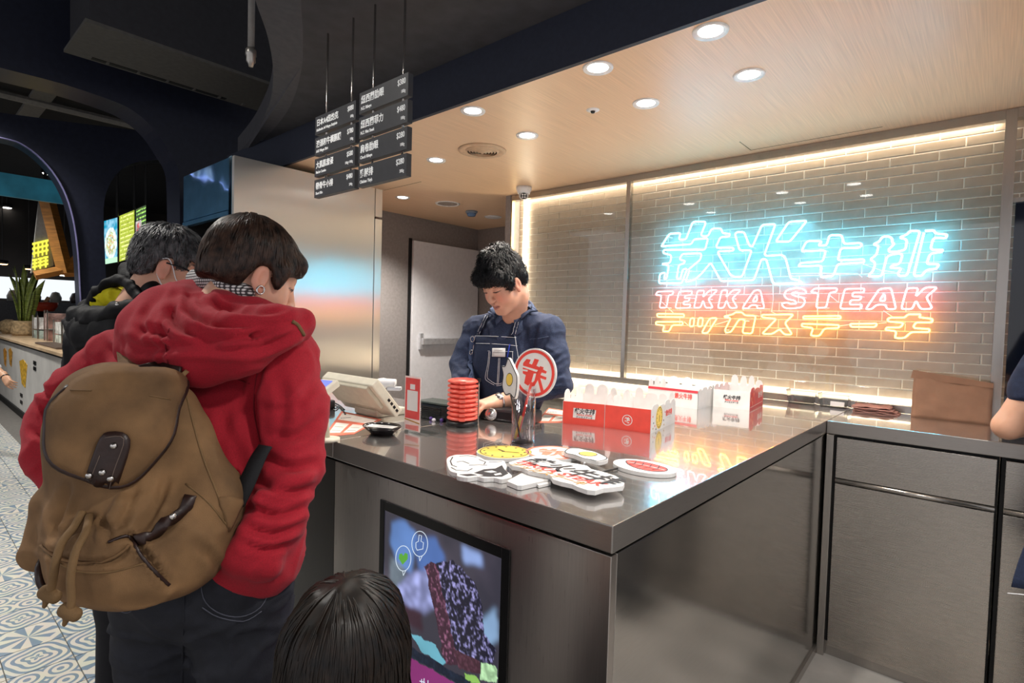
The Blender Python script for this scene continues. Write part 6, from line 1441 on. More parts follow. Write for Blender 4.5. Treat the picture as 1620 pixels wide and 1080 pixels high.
# collar: a fold of cloth round the neck with two points in front
cc_ = V(818.5, 492, 2.435); col_v = []; NA = 25
cax = [EF.x, EF.y, unit_v(unit_v(eh(0, -.03, -.06)-NB)+ZD*.4)]; cax[0] = unit_v(EF.x-cax[2]*(EF.x @ cax[2])); cax[1] = unit_v(np.cross(cax[2], cax[0]))
for i in range(NA):
    a = math.radians(-158+316*i/(NA-1)); f_ = abs(a)/math.radians(158); tip = max(0, (f_-.72)/.28)
    o_ = cax[0]*math.sin(a)-cax[1]*math.cos(a)
    ri, rt, ro = .064, .070, .094+.020*tip
    for r_, z_ in ((ri, -.02), (rt-.004, .024-.012*f_), (rt+.004, .024-.012*f_), (ro, -.022-.030*tip), (ro-.006, -.026-.030*tip), (rt-.002, .012-.012*f_)): col_v.append(cc_+o_*r_+cax[2]*z_+(cax[0]*math.copysign(.014, a)*tip if r_ in (ro, ro-.006) else 0))
fs = []
for i in range(NA-1):
    for k in range(6): fs.append((6*i+k, 6*i+(k+1) % 6, 6*i+6+(k+1) % 6, 6*i+6+k))
fs += [tuple(range(5, -1, -1)), tuple(6*(NA-1)+k for k in range(6))]
fixn(MB().add(col_v, fs).build('collar', m_collar, shirt, True))
for px in ([(831, 467), (839, 471), (847, 486), (838, 497), (827, 507), (814, 498), (824, 484)], [(786, 484), (793, 494), (787, 503), (776, 499), (770, 490), (778, 482)]):
    lf_ = SS.patch('collar_leaf', px, m_collar, shirt, .020, .006, 4, 1, 2.36)
    LV = np.array([lf_.matrix_basis @ v.co for v in lf_.data.vertices])+np.array(wloc(shirt)); nb0 = len(LV)//2
    MB().tube([LV[k] for k in range(len(px))], .0016, 6, True).build('collar_shade_line', m_cedge, lf_, True)
# apron: denim bib laid over the shirt, with straps and white stitching
m_den = mat('dark_denim', '1d2740', .85, var=.2, scale=300, bump=.4, bscale=700, bdist=.001); m_th = mat('white_thread', 'e6e6ea', .7)
ap = SS.patch('apron_bib', [(748, 531), (775, 530), (818, 532), (819, 560), (826, 600), (838, 640), (840, 668), (790, 668), (742, 660), (741, 620), (744, 570)], m_den, em, .010, .003, 8, 1, 2.4)
AV = np.array([ap.matrix_basis @ v.co for v in ap.data.vertices])+np.array(wloc(em)); AS = Surf(AV, [tuple(p.vertices) for p in ap.data.polygons])
for px in ([(752, 531), (785, 532), (817, 534)], [(753, 543), (785, 544), (819, 547)], [(815, 532), (817, 548), (821, 575)], [(752, 531), (750, 543), (746, 570)]): AS.seam('stitch_line', px, .0011, m_th, ap, .0012, 3, 2.35)
for px in ([(774, 556), (772, 575), (768, 596), (772, 603), (787, 610), (800, 606)], [(776, 556), (774, 575), (771, 595), (775, 601), (787, 607.5), (800, 603)], [(789, 566), (788, 585), (786.5, 608)], [(791, 566), (790, 585), (788.5, 608)], [(772, 555), (812, 556)], [(811, 556), (811, 575)]): AS.seam('pocket_stitch', px, .0009, m_th, ap, .0012, 3, 2.35)
tagp = AS.patch('name_tag', [(779.5, 551), (800, 551), (800, 564.5), (779.5, 564)], mat('name_tag_white', 'd8d6d4', .3), ap, .006, .002, 2, 1, 2.35)
AS.seam('name_tag_line', [(783, 554), (794, 554.3)], .0012, m_pr_grey, tagp, .0085, 2, 2.35); AS.seam('name_tag_line', [(781, 557.5), (799, 558)], .0007, m_pr_black, tagp, .0085, 2, 2.35)
AS.seam('pen', [(807, 545), (805, 556), (803.5, 565)], .0028, mat('blue_pen', '2a3fb0', .3), ap, .005, 2, 2.35)
for px in ([(775, 530), (768, 515), (763, 500), (776, 487)][:3] and [(758, 530), (764, 517), (772, 500)], [(812, 531), (815, 520), (820, 508)]):
    SS.strap('apron_strap', px, .014, .003, m_den, ap, .008, 4, 2.4)
for px in ([(757, 529), (763, 516), (770, 501)], [(760.5, 530), (766.5, 517), (774, 501)], [(810.5, 530), (813.5, 520), (818, 509)], [(814, 531), (817, 521), (821.5, 510)]): SS.seam('strap_stitch', px, .0008, m_th, ap, .0105, 3, 2.4)
SS.strap('apron_side_strap', [(749, 535), (745, 570), (742, 605)], .012, .003, mat('washed_denim', '3d4a68', .85), ap, .012, 4, 2.45)
for px, r_ in (((750, 536), .010), ((749, 558), .009)):
    p_, n_ = SS.hit(*px, .014, 2.45); e1 = unit_v(np.cross(n_, ZD)); e2 = np.cross(e1, n_)
    MB().tube([p_+e1*r_*math.cos(a)+e2*r_*1.3*math.sin(a) for a in np.linspace(0, 2*math.pi, 14, endpoint=False)], .002, 6, True).build('buckle', m_sil, ap, True)
SS.seam('shirt_stitch', [(838, 536), (852, 535), (868, 532)], .0008, mat('pale_blue_thread', '76809a', .8), shirt, .001, 4, 2.35)
# watch
w0 = WL-h_l.y*.012
MB().tube([w0+(h_l.x*math.cos(a)+h_l.z*math.sin(a))*.034 for a in np.linspace(0, 2*math.pi, 20, endpoint=False)], .0055, 8, True).build('watch_strap', m_sil, em, True)
wdir = unit_v(h_l.z*.8-CFW*.6); MB().lathe([(0, .010), (.014, .010), (.018, .006), (.019, 0), (0, 0)], w0+wdir*.028, 18, wdir).build('watch_case', m_sil, em, True)
# hair
m_hair2 = hair_mat('black_hair', '09090b', '17171b')
hr = Field(); hr.ell(eh(0, -.014, .058), (.081, .102, .086), eh, .02).ell(eh(0, -.07, .01), (.068, .042, .06), eh, .03).cap(eh(-.045, .068, .068), eh(.045, .068, .068), .030, .030, .03).cap(eh(0, .03, .125), eh(0, -.05, .125), .036, .036, .03)
for x in (-1, 1): hr.cap(eh(x*.074, .03, .03), eh(x*.071, .036, .0), .014, .006, .012)
hr.cut(hair_cut(eh, [(-.14, -.05), (-.06, -.055), (-.04, -.045), (-.026, .018), (.004, .028), (.016, .018), (.022, -.012), (.042, -.010), (.05, .030), (.07, .040), (.14, .044)]))
hr.ell(eh(0, .03, -.045), (.066, .075, .07), eh, .01, 's')
hair, rv, rf = soft('hair', hr, .004, m_hair2, em, smooth=2, disp=lambda v: .006*vnoise(eh.loc(v)*28, 5))
strands('hair_locks', rv, rf, eh, (.01, -.05, .14), 2600, 5, .010, .0026, .017, m_hair2, hair, .3, .5, 4, curl=.15)

# ---------------------------------------------------------------- masked customer in the black jacket
mm = empty('person', (V(225, 700, 1.78)[0], V(225, 700, 1.78)[1], 0), 'person in a black jacket with yellow lined hood, glasses and a face mask', 'person')
MF = Frame(V(225, 650, 1.78), unit_v(CR*.35+CFW))
mh = Frame(V(268, 425, 1.76), unit_v(CR*.86+CFW*.42-ZD*.34), ZD, .98)
mhip = np.array([MF.o[0], MF.o[1], .86])
mb_ = Field(); mb_.cap(V(225, 520, 1.80), V(225, 600, 1.78), .10, .13, .05).cap(V(225, 600, 1.78), mhip, .13, .12, .05).cap(V(245, 470, 1.78), V(230, 530, 1.80), .055, .08, .03)
mb_.cap(V(150, 545, 1.86), V(300, 545, 1.70), .05, .05, .05).chain([V(150, 545, 1.86), V(140, 640, 1.84), V(190, 700, 1.70)], (.045, .04, .03), .02).chain([V(300, 545, 1.70), V(330, 630, 1.66), V(330, 690, 1.80)], (.045, .04, .03), .02)
legs(mb_, mhip, MF, .07, .085)
hf = Field(); head_field(hf, mh, .17)
hh_ = []
for (wr, tgt, lf) in ((V(190, 700, 1.70), V(210, 720, 1.66), True), (V(330, 690, 1.80), V(345, 700, 1.86), False)):
    fr_ = Frame(wr, unit_v(tgt-wr), ZD); q_ = Field(); q_.cap(wr-fr_.y*.04, fr_(0, .03, 0), .03, .024, .02); hand(q_, fr_, .5, left=lf); hh_.append(net(q_, .005))
soft('body', mb_, .011, m_skin, mm, paint=face_paint(mh, 'd6a58a'), extra=[net(hf, .0035)]+hh_)
jf = Field(); jf.ell(mhip, (.17, .125, .12), MF, .04); legs(jf, mhip, MF, .095, .085); soft('trousers', jf, .012, mat('black_trousers', '15151a', .85), mm); shoes(mm, mhip, MF, .085, m_shoe)
m_bj = mat('black_nylon', '0c0c0f', .65, spec=.25, var=.15, scale=40, bump=.35, bscale=60, bdist=.004)
kf2 = Field(); kf2.cap(V(160, 545, 1.86), V(295, 545, 1.72), .085, .085, .05).ell(V(225, 590, 1.78), (.215, .15, .17), MF, .05).ell(V(225, 690, 1.78), (.21, .15, .17), MF, .05).ell(V(225, 780, 1.78), (.20, .15, .13), MF, .04)
kf2.chain([V(152, 550, 1.86), V(138, 640, 1.85), V(185, 695, 1.71)], (.09, .075, .055), .03).chain([V(300, 550, 1.71), V(332, 630, 1.67), V(330, 685, 1.79)], (.09, .075, .055), .03)
soft('jacket', kf2, .010, m_bj, mm, disp=folds(.007, 9, (1, 1, 1), 51))
hk = Field(); hk.chain([V(130, 512, 1.78), V(150, 528, 1.72), V(200, 520, 1.66), V(245, 495, 1.66)], (.05, .06, .05, .03), .02).cap(V(210, 470, 1.84), V(140, 495, 1.86), .04, .04, .02)
hk.chain([V(205, 430, 1.84), V(220, 448, 1.75), V(245, 462, 1.70)], (.03, .036, .03), .02)
hood2, _, _ = soft('hood', hk, .007, m_bj, mm, disp=folds(.005, 16, (1, 1, 1), 61))
hk2 = Field(); hk2.chain([V(135, 492, 1.74), V(150, 466, 1.72), V(168, 450, 1.71), V(188, 441, 1.71), V(210, 452, 1.70), V(222, 472, 1.68)], (.020, .017, .015, .016, .018, .02), .01).chain([V(122, 500, 1.75), V(150, 503, 1.68), V(190, 494, 1.64), V(222, 482, 1.64)], (.03, .032, .03, .024), .015); soft('hood_rim', hk2, .006, m_bj, hood2, disp=folds(.004, 20, (1, 1, 1), 65))
hy = Field(); hy.chain([V(152, 482, 1.74), V(176, 466, 1.735), V(206, 478, 1.715)], (.022, .034, .026), .02); soft('hood_lining', hy, .006, mat('yellow_fleece', 'd8cc1e', .9, bump=.3, bscale=300), hood2, disp=folds(.006, 22, (1, 1, 1), 71))
p_ = V(186, 482, 1.62); MB().lathe([(0, .006), (.006, .004), (.008, 0), (0, 0)], p_, 12, -CFW).build('hood_snap', m_sil, hood2, True)
hr = Field(); hr.ell(mh(0, -.014, .056), (.084, .104, .088), mh, .02).ell(mh(0, -.06, .0), (.074, .055, .07), mh, .03).cap(mh(-.04, .07, .06), mh(.04, .07, .06), .03, .03, .03)
hr.cut(hair_cut(mh, [(-.14, -.05), (-.06, -.045), (-.035, -.03), (-.024, .018), (.004, .03), (.02, .02), (.026, -.005), (.042, .0), (.052, .045), (.12, .05)])); hr.ell(mh(0, .03, -.045), (.064, .075, .07), mh, .01, 's')
m_hair3 = hair_mat('greying_black_hair', '1c1c1e', '6a6a6c')
hair, rv, rf = soft('hair', hr, .004, m_hair3, mm, disp=lambda v: .004*vnoise(mh.loc(v)*30, 8)); strands('hair_locks', rv, rf, mh, (0, -.04, .14), 1500, 4, .010, .0024, .008, m_hair3, hair, .4, .3, 5)
# glasses and mask
gm = mat('black_frame', '101012', .25)
MB().tube([mh(.082, -.004, .012), mh(.080, .05, .014), mh(.062, .092, .008)], .0028, 6).build('glasses_arm', gm, mm, True)
for x in (-1, 1): MB().tube([mh(x*(.033+.026*math.cos(a)), .098-.35*abs(.033+.026*math.cos(a))*.4, .006+.02*math.sin(a)) for a in np.linspace(0, 2*math.pi, 18, endpoint=False)], .002, 6, True).build('glasses_rim', gm, mm, True)
mk = Field(); mk.ell(mh(0, .048, -.05), (.066, .066, .056), mh, .02); mk.cut(lambda p: (mh.loc(p.reshape(-1, 3)).reshape(p.shape)[..., 1]*-1+.045)*mh.s); soft('face_mask', mk, .005, mat('white_mask', 'dfe3e8', .8), mm)
for a_ in ([(.078, -.020, .018), (.084, -.004, .026), (.082, .012, .012), (.074, .035, -.025), (.062, .055, -.04)], [(.080, -.016, -.03), (.074, .01, -.06), (.060, .05, -.075)]): MB().tube(smoothpath([mh(*q) for q in a_], 4), .0016, 6).build('mask_loop', mat('white_mask', 'dfe3e8', .8), mm, True)

# ---------------------------------------------------------------- child at the front
kd = empty('person', (V(558, 1050, .9)[0], V(558, 1050, .9)[1], 0), 'child with long dark hair standing before the counter display', 'person')
kh = Frame(V(557, 1030, .90), unit_v(CFW+CR*.2-ZD*.1), ZD, .92); KF = Frame(kh.o-ZD*.3, unit_v(CFW+CR*.2)); khip = np.array([kh.o[0], kh.o[1], .5])
kb = Field(); kb.cap(kh.o-ZD*.2, khip, .085, .09, .04).cap(kh.o-ZD*.19-KF.x*.10, kh.o-ZD*.19+KF.x*.10, .035, .035, .03)
for x in (-1, 1): kb.chain([kh.o-ZD*.19+KF.x*.11*x, kh.o-ZD*.34+KF.x*.14*x, kh.o-ZD*.46+KF.x*.12*x+KF.y*.05], (.032, .028, .022), .02)
for x in (-1, 1): kb.cap(khip+KF.x*.055*x, np.array([*(khip+KF.x*.055*x)[:2], .06]), .05, .035, .03)
hf = Field(); head_field(hf, kh, .15); hh_ = []
for x in (-1, 1): fr_ = Frame(kh.o-ZD*.46+KF.x*.12*x+KF.y*.05, -ZD+KF.y*.3, KF.y); q_ = Field(); hand(q_, fr_, .4, left=(x < 0), s=.62); hh_.append(net(q_, .004))
soft('body', kb, .009, m_skin, kd, paint=face_paint(kh, 'd9ab90'), extra=[net(hf, .004)]+hh_)
df_ = Field(); df_.cap(kh.o-ZD*.21, kh.o-ZD*.42, .10, .12, .05).cap(kh.o-ZD*.42, khip-ZD*.12, .12, .15, .04)
for x in (-1, 1): df_.chain([kh.o-ZD*.20+KF.x*.10*x, kh.o-ZD*.34+KF.x*.145*x, kh.o-ZD*.44+KF.x*.125*x+KF.y*.04], (.05, .044, .036), .02)
soft('dark_coat', df_, .009, mat('dark_wool', '16161a', .9, bump=.3, bscale=200), kd, disp=folds(.004, 14, (1, 1, 1), 81)); shoes(kd, khip, KF, .05, m_shoe)
hr = Field(); hr.ell(kh(0, -.014, .05), (.090, .108, .09), kh, .02).chain([kh(0, -.05, .02), kh(0, -.07, -.10), kh(0, -.085, -.22)], (.088, .086, .07), .03)
for x in (-1, 1): hr.chain([kh(x*.06, -.02, .02), kh(x*.075, -.02, -.08), kh(x*.07, -.03, -.2)], (.04, .036, .03), .03)
m_hair4 = hair_mat('long_dark_hair', '0c0908', '20160f')
hr.ell(kh(0, .05, -.05), (.06, .08, .085), kh, .01, 's')
hair, rv, rf = soft('hair', hr, .005, m_hair4, kd, disp=lambda v: .003*vnoise(kh.loc(v)*np.array([45, 45, 8]), 8)); strands('hair_locks', rv, rf, kh, (0, -.05, .14), 2000, 7, .016, .0018, .003, m_hair4, hair, 1.2, .12, 6)

# ---------------------------------------------------------------- worker at the right edge
wk = empty('person', (V(1775, 700, 1.68)[0], V(1775, 700, 1.68)[1], 0), 'person in a navy T-shirt and apron leaning an elbow by the paper bag', 'person')
WF = Frame(V(1775, 620, 1.68), unit_v(np.array([-.25, 1., 0]))); whip = np.array([WF.o[0], WF.o[1], .88])
ew = V(1594, 674, 1.86); sh_ = V(1682, 545, 1.80); wr_ = V(1690, 676, 1.98)
wb = Field(); wb.cap(WF.o+ZD*.16, whip, .11, .12, .05).cap(sh_, WF.o+ZD*.2+WF.x*.2, .05, .05, .05)
wb.cap(sh_, ew, .048, .042, .02).cap(ew, wr_, .040, .028, .02); legs(wb, whip, WF, .075, .09)
wb.chain([WF.o+ZD*.18+WF.x*.2, WF.o-ZD*.08+WF.x*.25, WF.o-ZD*.2+WF.x*.2+WF.y*.12], (.045, .04, .03), .02)
whd = Frame(V(1785, 430, 1.74), unit_v(np.array([-.3, 1, -.4])), ZD, 1.0); hf = Field(); head_field(hf, whd, .2); hh_ = []
for (p0, p1, lf) in ((wr_, V(1715, 676, 2.0), True), (WF.o-ZD*.2+WF.x*.2+WF.y*.12, WF.o-ZD*.2+WF.x*.18+WF.y*.2, False)):
    fr_ = Frame(p0, unit_v(p1-p0), ZD); q_ = Field(); q_.cap(p0-fr_.y*.04, fr_(0, .03, 0), .03, .024, .02); hand(q_, fr_, .5, left=lf); hh_.append(net(q_, .005))
soft('body', wb, .009, m_skin, wk, paint=face_paint(whd, 'd2a084'), extra=[net(hf, .005)]+hh_)
m_tee = mat('navy_tee', '1d2740', .85, var=.1, scale=60, bump=.3, bscale=300)
tf_ = Field(); tf_.cap(WF.o-ZD*.05, whip, .145, .15, .06); tf_.ell(WF.o+ZD*.08, (.19, .125, .17), WF, .05).ell(WF.o-ZD*.1, (.18, .125, .17), WF, .05).cap(sh_, WF.o+ZD*.2+WF.x*.2, .07, .07, .05).cap(sh_, sh_*.45+ew*.55, .072, .066, .03).cap(WF.o+ZD*.18+WF.x*.2, WF.o+ZD*.05+WF.x*.23, .07, .065, .03).ell(whip, (.175, .13, .14), WF, .04)
soft('t_shirt', tf_, .009, m_tee, wk, disp=folds(.005, 10, (1, 1, 1), 91))
pf_ = Field(); pf_.ell(whip-ZD*.04, (.17, .125, .12), WF, .04); legs(pf_, whip, WF, .095, .09); soft('trousers', pf_, .012, m_denim_d, wk); shoes(wk, whip, WF, .09, m_shoe)
apr = MB().ribbon(smoothpath([V(1700, 700, 1.80), V(1698, 800, 1.80), V(1690, 880, 1.79), V(1684, 942, 1.78)], 3), unit_v(CR+CFW*.1), [.09, .10, .11, .12, .134, .148, .162, .176, .185, .19], .004).build('apron', m_den, wk, True)
MB().tube([V(1594, 938, 1.772), V(1684, 946, 1.768), V(1770, 942, 1.772)], .0015, 6).build('apron_hem_stitch', m_th, apr, True)
hr = Field(); hr.ell(whd(0, -.014, .055), (.085, .106, .09), whd, .02).ell(whd(0, -.06, 0), (.074, .055, .07), whd, .03); hr.cut(hair_cut(whd, [(-.14, -.05), (-.035, -.03), (-.02, .02), (.02, .02), (.05, .045), (.12, .05)])); soft('hair', hr, .006, m_hair2, wk)

# ---------------------------------------------------------------- passer-by at the left edge
pb_ = empty('person', (V(-95, 560, 5.2)[0], V(-95, 560, 5.2)[1], 0), 'person in a white sleeve and dark vest passing the white stall counter', 'person')
QF = Frame(V(-95, 500, 5.2), unit_v(CFW-CR*.3)); qhip = np.array([QF.o[0], QF.o[1], .88])
qb = Field(); qb.cap(qhip+ZD*.5, qhip, .12, .12, .05); legs(qb, qhip, QF, .08, .09); wq = V(8, 596, 5.15); eq = V(-34, 556, 5.2); sq = qhip+ZD*.52+QF.x*.19
qb.chain([sq, eq, wq], (.045, .04, .03), .02); fr_ = Frame(wq, unit_v(V(20, 616, 5.1)-wq), -CFW); q_ = Field(); q_.cap(wq-fr_.y*.04, fr_(0, .03, 0), .03, .026, .02); hand(q_, fr_, .6)
qh = Frame(qhip+ZD*.82, QF.y, ZD); hf = Field(); head_field(hf, qh, .2); hr2 = Frame(sq-QF.x*.38-ZD*.5, -ZD, QF.y); q2_ = Field(); hand(q2_, hr2, .4, left=True)
qb.chain([sq-QF.x*.38, sq-QF.x*.42-ZD*.26, sq-QF.x*.38-ZD*.5], (.045, .04, .03), .02)
soft('body', qb, .013, m_skin, pb_, paint=face_paint(qh, 'd0a080'), extra=[net(hf, .006), net(q_, .006), net(q2_, .006)])
qs = Field(); qs.chain([sq, eq, eq*.35+wq*.65], (.065, .056, .046), .02).chain([sq-QF.x*.38, sq-QF.x*.42-ZD*.26, sq-QF.x*.38-ZD*.44], (.065, .056, .046), .02).cap(qhip+ZD*.5, qhip, .145, .14, .05).cap(sq, sq-QF.x*.38, .06, .06, .05); soft('white_shirt', qs, .013, mat('white_cotton', 'dcdad6', .85), pb_)
qv = Field(); qv.cap(qhip+ZD*.48, qhip-ZD*.02, .16, .155, .05); soft('dark_vest', qv, .013, m_bj, pb_); qj = Field(); qj.ell(qhip, (.165, .13, .12), QF, .04); legs(qj, qhip, QF, .095, .09); soft('trousers', qj, .014, m_denim_d, pb_); shoes(pb_, qhip, QF, .09, m_shoe)
MB().tube([fr_(.03*math.cos(a), .0, .028*math.sin(a)) for a in np.linspace(0, 2*math.pi, 14, endpoint=False)], .005, 6, True).build('wristband', m_black, pb_, True)
hr = Field(); hr.ell(qh(0, -.014, .055), (.085, .106, .09), qh, .02); hr.cut(hair_cut(qh, [(-.14, -.03), (-.02, .02), (.05, .045), (.12, .05)])); soft('hair', hr, .007, m_hair2, pb_)
# ================================================================ the hall on the left: arcades, neighbouring stalls, ceiling services
def yz(u, v, X): p = P(u, v, X=X); return (p[1], p[2])
XA = -5.2
cv = [yz(u, v, XA) for u, v in [(-140, 70), (-60, 91), (0, 107), (100, 133), (180, 160), (215, 178), (245, 205), (265, 235), (280, 262), (284, 300), (285, 420)]]
cv = [tuple(q) for q in smoothpath([np.array(q) for q in cv], 3)]
yr = yz(430, 300, XA)[0]
poly = [(-3.5, cv[0][1]+.15)]+cv+[(cv[-1][0], 0), (yr, 0), (yr, 3.75), (-3.5, 3.75)]
MB().prism([(XA, y, z) for y, z in poly], (-.32, 0, 0)).build('wall_arcade_near', m_arch)['kind'] = 'structure'
XB2 = -6.9
up_ = [yz(u, v, XB2) for u, v in [(-140, 160), (0, 178), (110, 193), (215, 206), (330, 222)]]
a2 = [yz(u, v, XB2) for u, v in [(330, 254), (283, 254), (250, 253), (215, 257), (190, 270), (172, 295), (164, 330), (166, 400), (171, 520)]]
a1 = [yz(u, v, XB2) for u, v in [(130, 520), (127, 470), (123, 400), (115, 345), (100, 300), (75, 262), (40, 232), (0, 218), (-140, 195)]]
a2 = [tuple(q) for q in smoothpath([np.array(q) for q in a2], 4)]; a1 = [tuple(q) for q in smoothpath([np.array(q) for q in a1], 4)]
poly = up_+a2+[(a2[-1][0], 0), (a1[0][0], 0)]+a1
MB().prism([(XB2, y, z) for y, z in poly], (-.22, 0, 0)).build('wall_arcade_far', m_arch)['kind'] = 'structure'
# highlight on the first arch's edge, painted as a lilac strip
MB().ribbon([(XB2+.004, y, z) for y, z in a1[2:]], EX, .02, .006).build('arch_highlight', mat('lilac_highlight', '8a86b4', .3, metal=.3))['kind'] = 'structure'
MB().box((-15.2, -5, 0), (-15, 9, 3.75)).build('wall_far', mat('brown_black_wall', '1c1714', .8, var=.3, scale=2))['kind'] = 'structure'
MB().box((-15, 6.5, 0), (-4.4, 6.7, 3.75)).build('wall_far', MATS['brown_black_wall'])['kind'] = 'structure'
MB().box((-15, -5.2, 0), (-9.5, -5, 3.75)).build('wall_far', MATS['brown_black_wall'])['kind'] = 'structure'

# --- neighbouring stall counter
c0, c1 = P(2, 531, Z=1.0), P(118, 562, Z=1.0); yc = 1.16; xa, xb = -13.9, -6.98
nc = empty('stall_counter', ((xa+xb)/2, yc+.4, 0), 'white fronted stall counter with wooden top and fries pictures beyond the arches', 'counter')
MB().box((xa, yc+.02, .08), (xb, yc+.8, .955)).build('body', mat('white_stall_panel', 'd9d7d2', .35, var=.05, scale=4), nc)
MB().box((xa, yc-.015, .965), (xb+.0, yc+.82, 1.0)).build('top', mat('pale_wood_top', 'c9ae8c', .4, var=.12, scale=4, stretch=(.6, 8, 1)), nc, bevel=.004)
MB().box((xa, yc+.01, .94), (xb, yc+.03, .966)).build('shadow_line', m_gap, nc)
MB().box((xa, yc+.0, 0), (xb, yc+.1, .08)).build('plinth', m_gap, nc)
for u0, u1, v0, v1, cc in ((3, 8, 549, 578, 'c98a2c'), (11, 17, 549, 578, 'b9862f'), (28, 40, 566, 608, 'd9a030')):
    x0 = P((u0+u1)/2, (v0+v1)/2, Y=yc)[0]; zt, zb_ = P(u0, v0, Y=yc)[2], P(u0, v1, Y=yc)[2]; w = abs(P(u0, v0, Y=yc)[0]-P(u1, v0, Y=yc)[0])/2
    MB().prism([(x0-w, yc+.019, zt-.04), (x0, yc+.019, zt), (x0+w, yc+.019, zt-.05), (x0+w*.5, yc+.019, zb_), (x0-w*.4, yc+.019, zb_+.03)], (0, -.004, 0)).build('fries_picture', mat('fries_'+cc, cc, .6, var=.35, scale=20), nc)
for u, v in ((52, 574), (52, 583), (31, 625), (31, 636)):
    p = P(u, v, Y=yc); MB().box((p[0]-.09, yc+.014, p[2]-.022), (p[0]+.09, yc+.021, p[2]+.022)).build('black_sticker', m_black, nc)
# tray and papers on it
p = P(88, 548, Z=1.0); tag(MB().box((p[0]-.7, yc+.06, 1.0), (p[0]+.6, yc+.26, 1.022)).build('serving_tray', mat('brown_tray', '5a4a40', .5), None, bevel=.006), 'flat brown tray on the stall counter', 'tray')
# snake plant in a sack
pp_ = P(38, 520, Y=yc+.3); px0 = np.array([pp_[0], yc+.3, 1.0]); sc_ = float(-(ROT.T @ (px0-CAM))[2])/F
pl = empty('potted_plant', px0, 'snake plant with upright striped leaves in a burlap sack', 'plant')
R0 = 15*sc_
MB().lathe([(0, 0), (R0*.9, 0), (R0*1.1, R0*.3), (R0*1.0, R0*.9), (R0*.92, R0*1.2), (R0*1.08, R0*1.5), (R0*.9, R0*1.55), (0, R0*1.4)], px0, 18).build('sack', mat('burlap', 'b49a74', .9, var=.2, scale=30, bump=.6, bscale=120), pl, True)
m_leaf = mat('snake_leaf', '4f6b2c', .45, var=.3, scale=8, stretch=(1, 1, 12), var2='93a04a')
rnd = random.Random(3)
for k in range(13):
    a = k*2.4; r_ = R0*.55*rnd.random(); h_ = sc_*rnd.uniform(50, 92); ln = rnd.uniform(-.42, .42); b_ = px0+np.array([math.cos(a)*r_, math.sin(a)*r_, R0*1.35])
    path = [b_+CR*(ln*h_*t*t)+ZD*(h_*t) for t in np.linspace(0, 1, 7)]; ws = [R0*.26*(1.1+.8*math.sin(min(1, t*1.4)*math.pi*.6))*(1-t**3)+.002 for t in np.linspace(0, 1, 7)]
    MB().ribbon(path, unit_v(CR*math.cos(a*.5)+CFW*math.sin(a*.5)), ws, .006).build('leaf', m_leaf, pl, True)
p = P(14, 520, Y=yc+.22); tag(MB().lathe([(0, 0), (.1, 0), (.16, .08), (.14, .2), (.05, .24), (0, .24)], (p[0], yc+.22, 1.0), 14, squash=(1.3, .8)).build('burlap_bundle', MATS['burlap'], None, True), 'lumpy burlap bundle beside the snake plant', 'sack')
# red basin with pestle on a stand
q = P(66, 492, Y=yc+.62); s8 = float(-(ROT.T @ (q-CAM))[2])/F
rb = empty('red_basin', (q[0], q[1], 1.0), 'round orange red basin raised on a stand behind the snake plant', 'basin')
MB().lathe([(0, 0), (15*s8, 0), (20*s8, 8*s8), (20.5*s8, 14*s8), (19.5*s8, 14*s8), (18*s8, 6*s8), (0, 3*s8)], q, 24).build('bowl', mat('orange_red_enamel', 'b8402a', .35), rb, True)
MB().tube([(q[0], q[1], 1.0), q], .06, 10).build('stand', m_black, rb, True); MB().tube([q+ZD*.06, q+ZD*.24+CR*.12], .03, 8).build('pestle', mat('pale_wood', 'c9a27a', .5), rb, True)
# glass display boxes with goods
for k, (u, w, h, cc) in enumerate(((74, .20, .34, '9fb0aa'), (92, .10, .42, 'b08a86'), (112, .26, .30, 'b8c0b8'))):
    p = P(u, 520, Y=yc+.42); c = np.array([p[0], yc+.42, 1.0]); r = empty('display_box', c, ['glass box of pale packets beside the red basin', 'pink striped tower of cups beside the glass box', 'glass box with wire handle on the stall counter'][k], 'display box')
    MB().box((c[0]-w, c[1]-.12, 1.0), (c[0]+w, c[1]+.12, 1.0+h*.35)).build('goods', mat('goods_%d' % k, cc, .6, var=.4, scale=9), r); MB().box((c[0]-w, c[1]-.12, 1.0+h*.4), (c[0]+w, c[1]+.1, 1.0+h*.9)).build('goods_upper', mat('goods_up_%d' % k, ['dfe0da', 'c9a6a0', 'cfd6cc'][k], .6, var=.3, scale=12), r)
    for x in (-1, 1): MB().box((c[0]+x*w-.008, c[1]-.14, 1.0), (c[0]+x*w+.008, c[1]-.125, 1.0+h)).build('upright', m_st_trim, r)
# lit shelf band far behind
p0_, p1_ = P(-40, 470, X=-14.5), P(128, 445, X=-14.5)
sh2 = empty('lit_shelf', (-14.5, 1.5, p0_[2]-.3), 'long brightly lit white shelf far behind the snake plant', 'shelf')
MB().box((-14.6, p0_[1]-1.0, p0_[2]), (-14.4, p1_[1]+.4, p1_[2])).build('light_box', glow('shelf_glow', (.9, .95, 1), .75), sh2); MB().box((-14.7, p0_[1]-1.0, p0_[2]-.45), (-14.3, p1_[1]+.4, p0_[2]-.05)).build('counter_front', mat('steel_dark', '4a4c50', .4, metal=.6), sh2)
for k in range(5):
    y_ = p0_[1]+.2+k*.32; MB().lathe([(0, 0), (.09, 0), (.1, .1), (.06, .2), (0, .22)], (-14.3, y_, p0_[2]-.05), 12).build('jar', mat('jar_%d' % (k % 2), ['3a3030', '8a8a86'][k % 2], .4), sh2, True)
MB().box((-14.7, p0_[1]-1.0, 0), (-14.35, p1_[1]+.4, p0_[2]-.45)).build('cabinet', mat('black_cabinet', '18181a', .6), sh2)
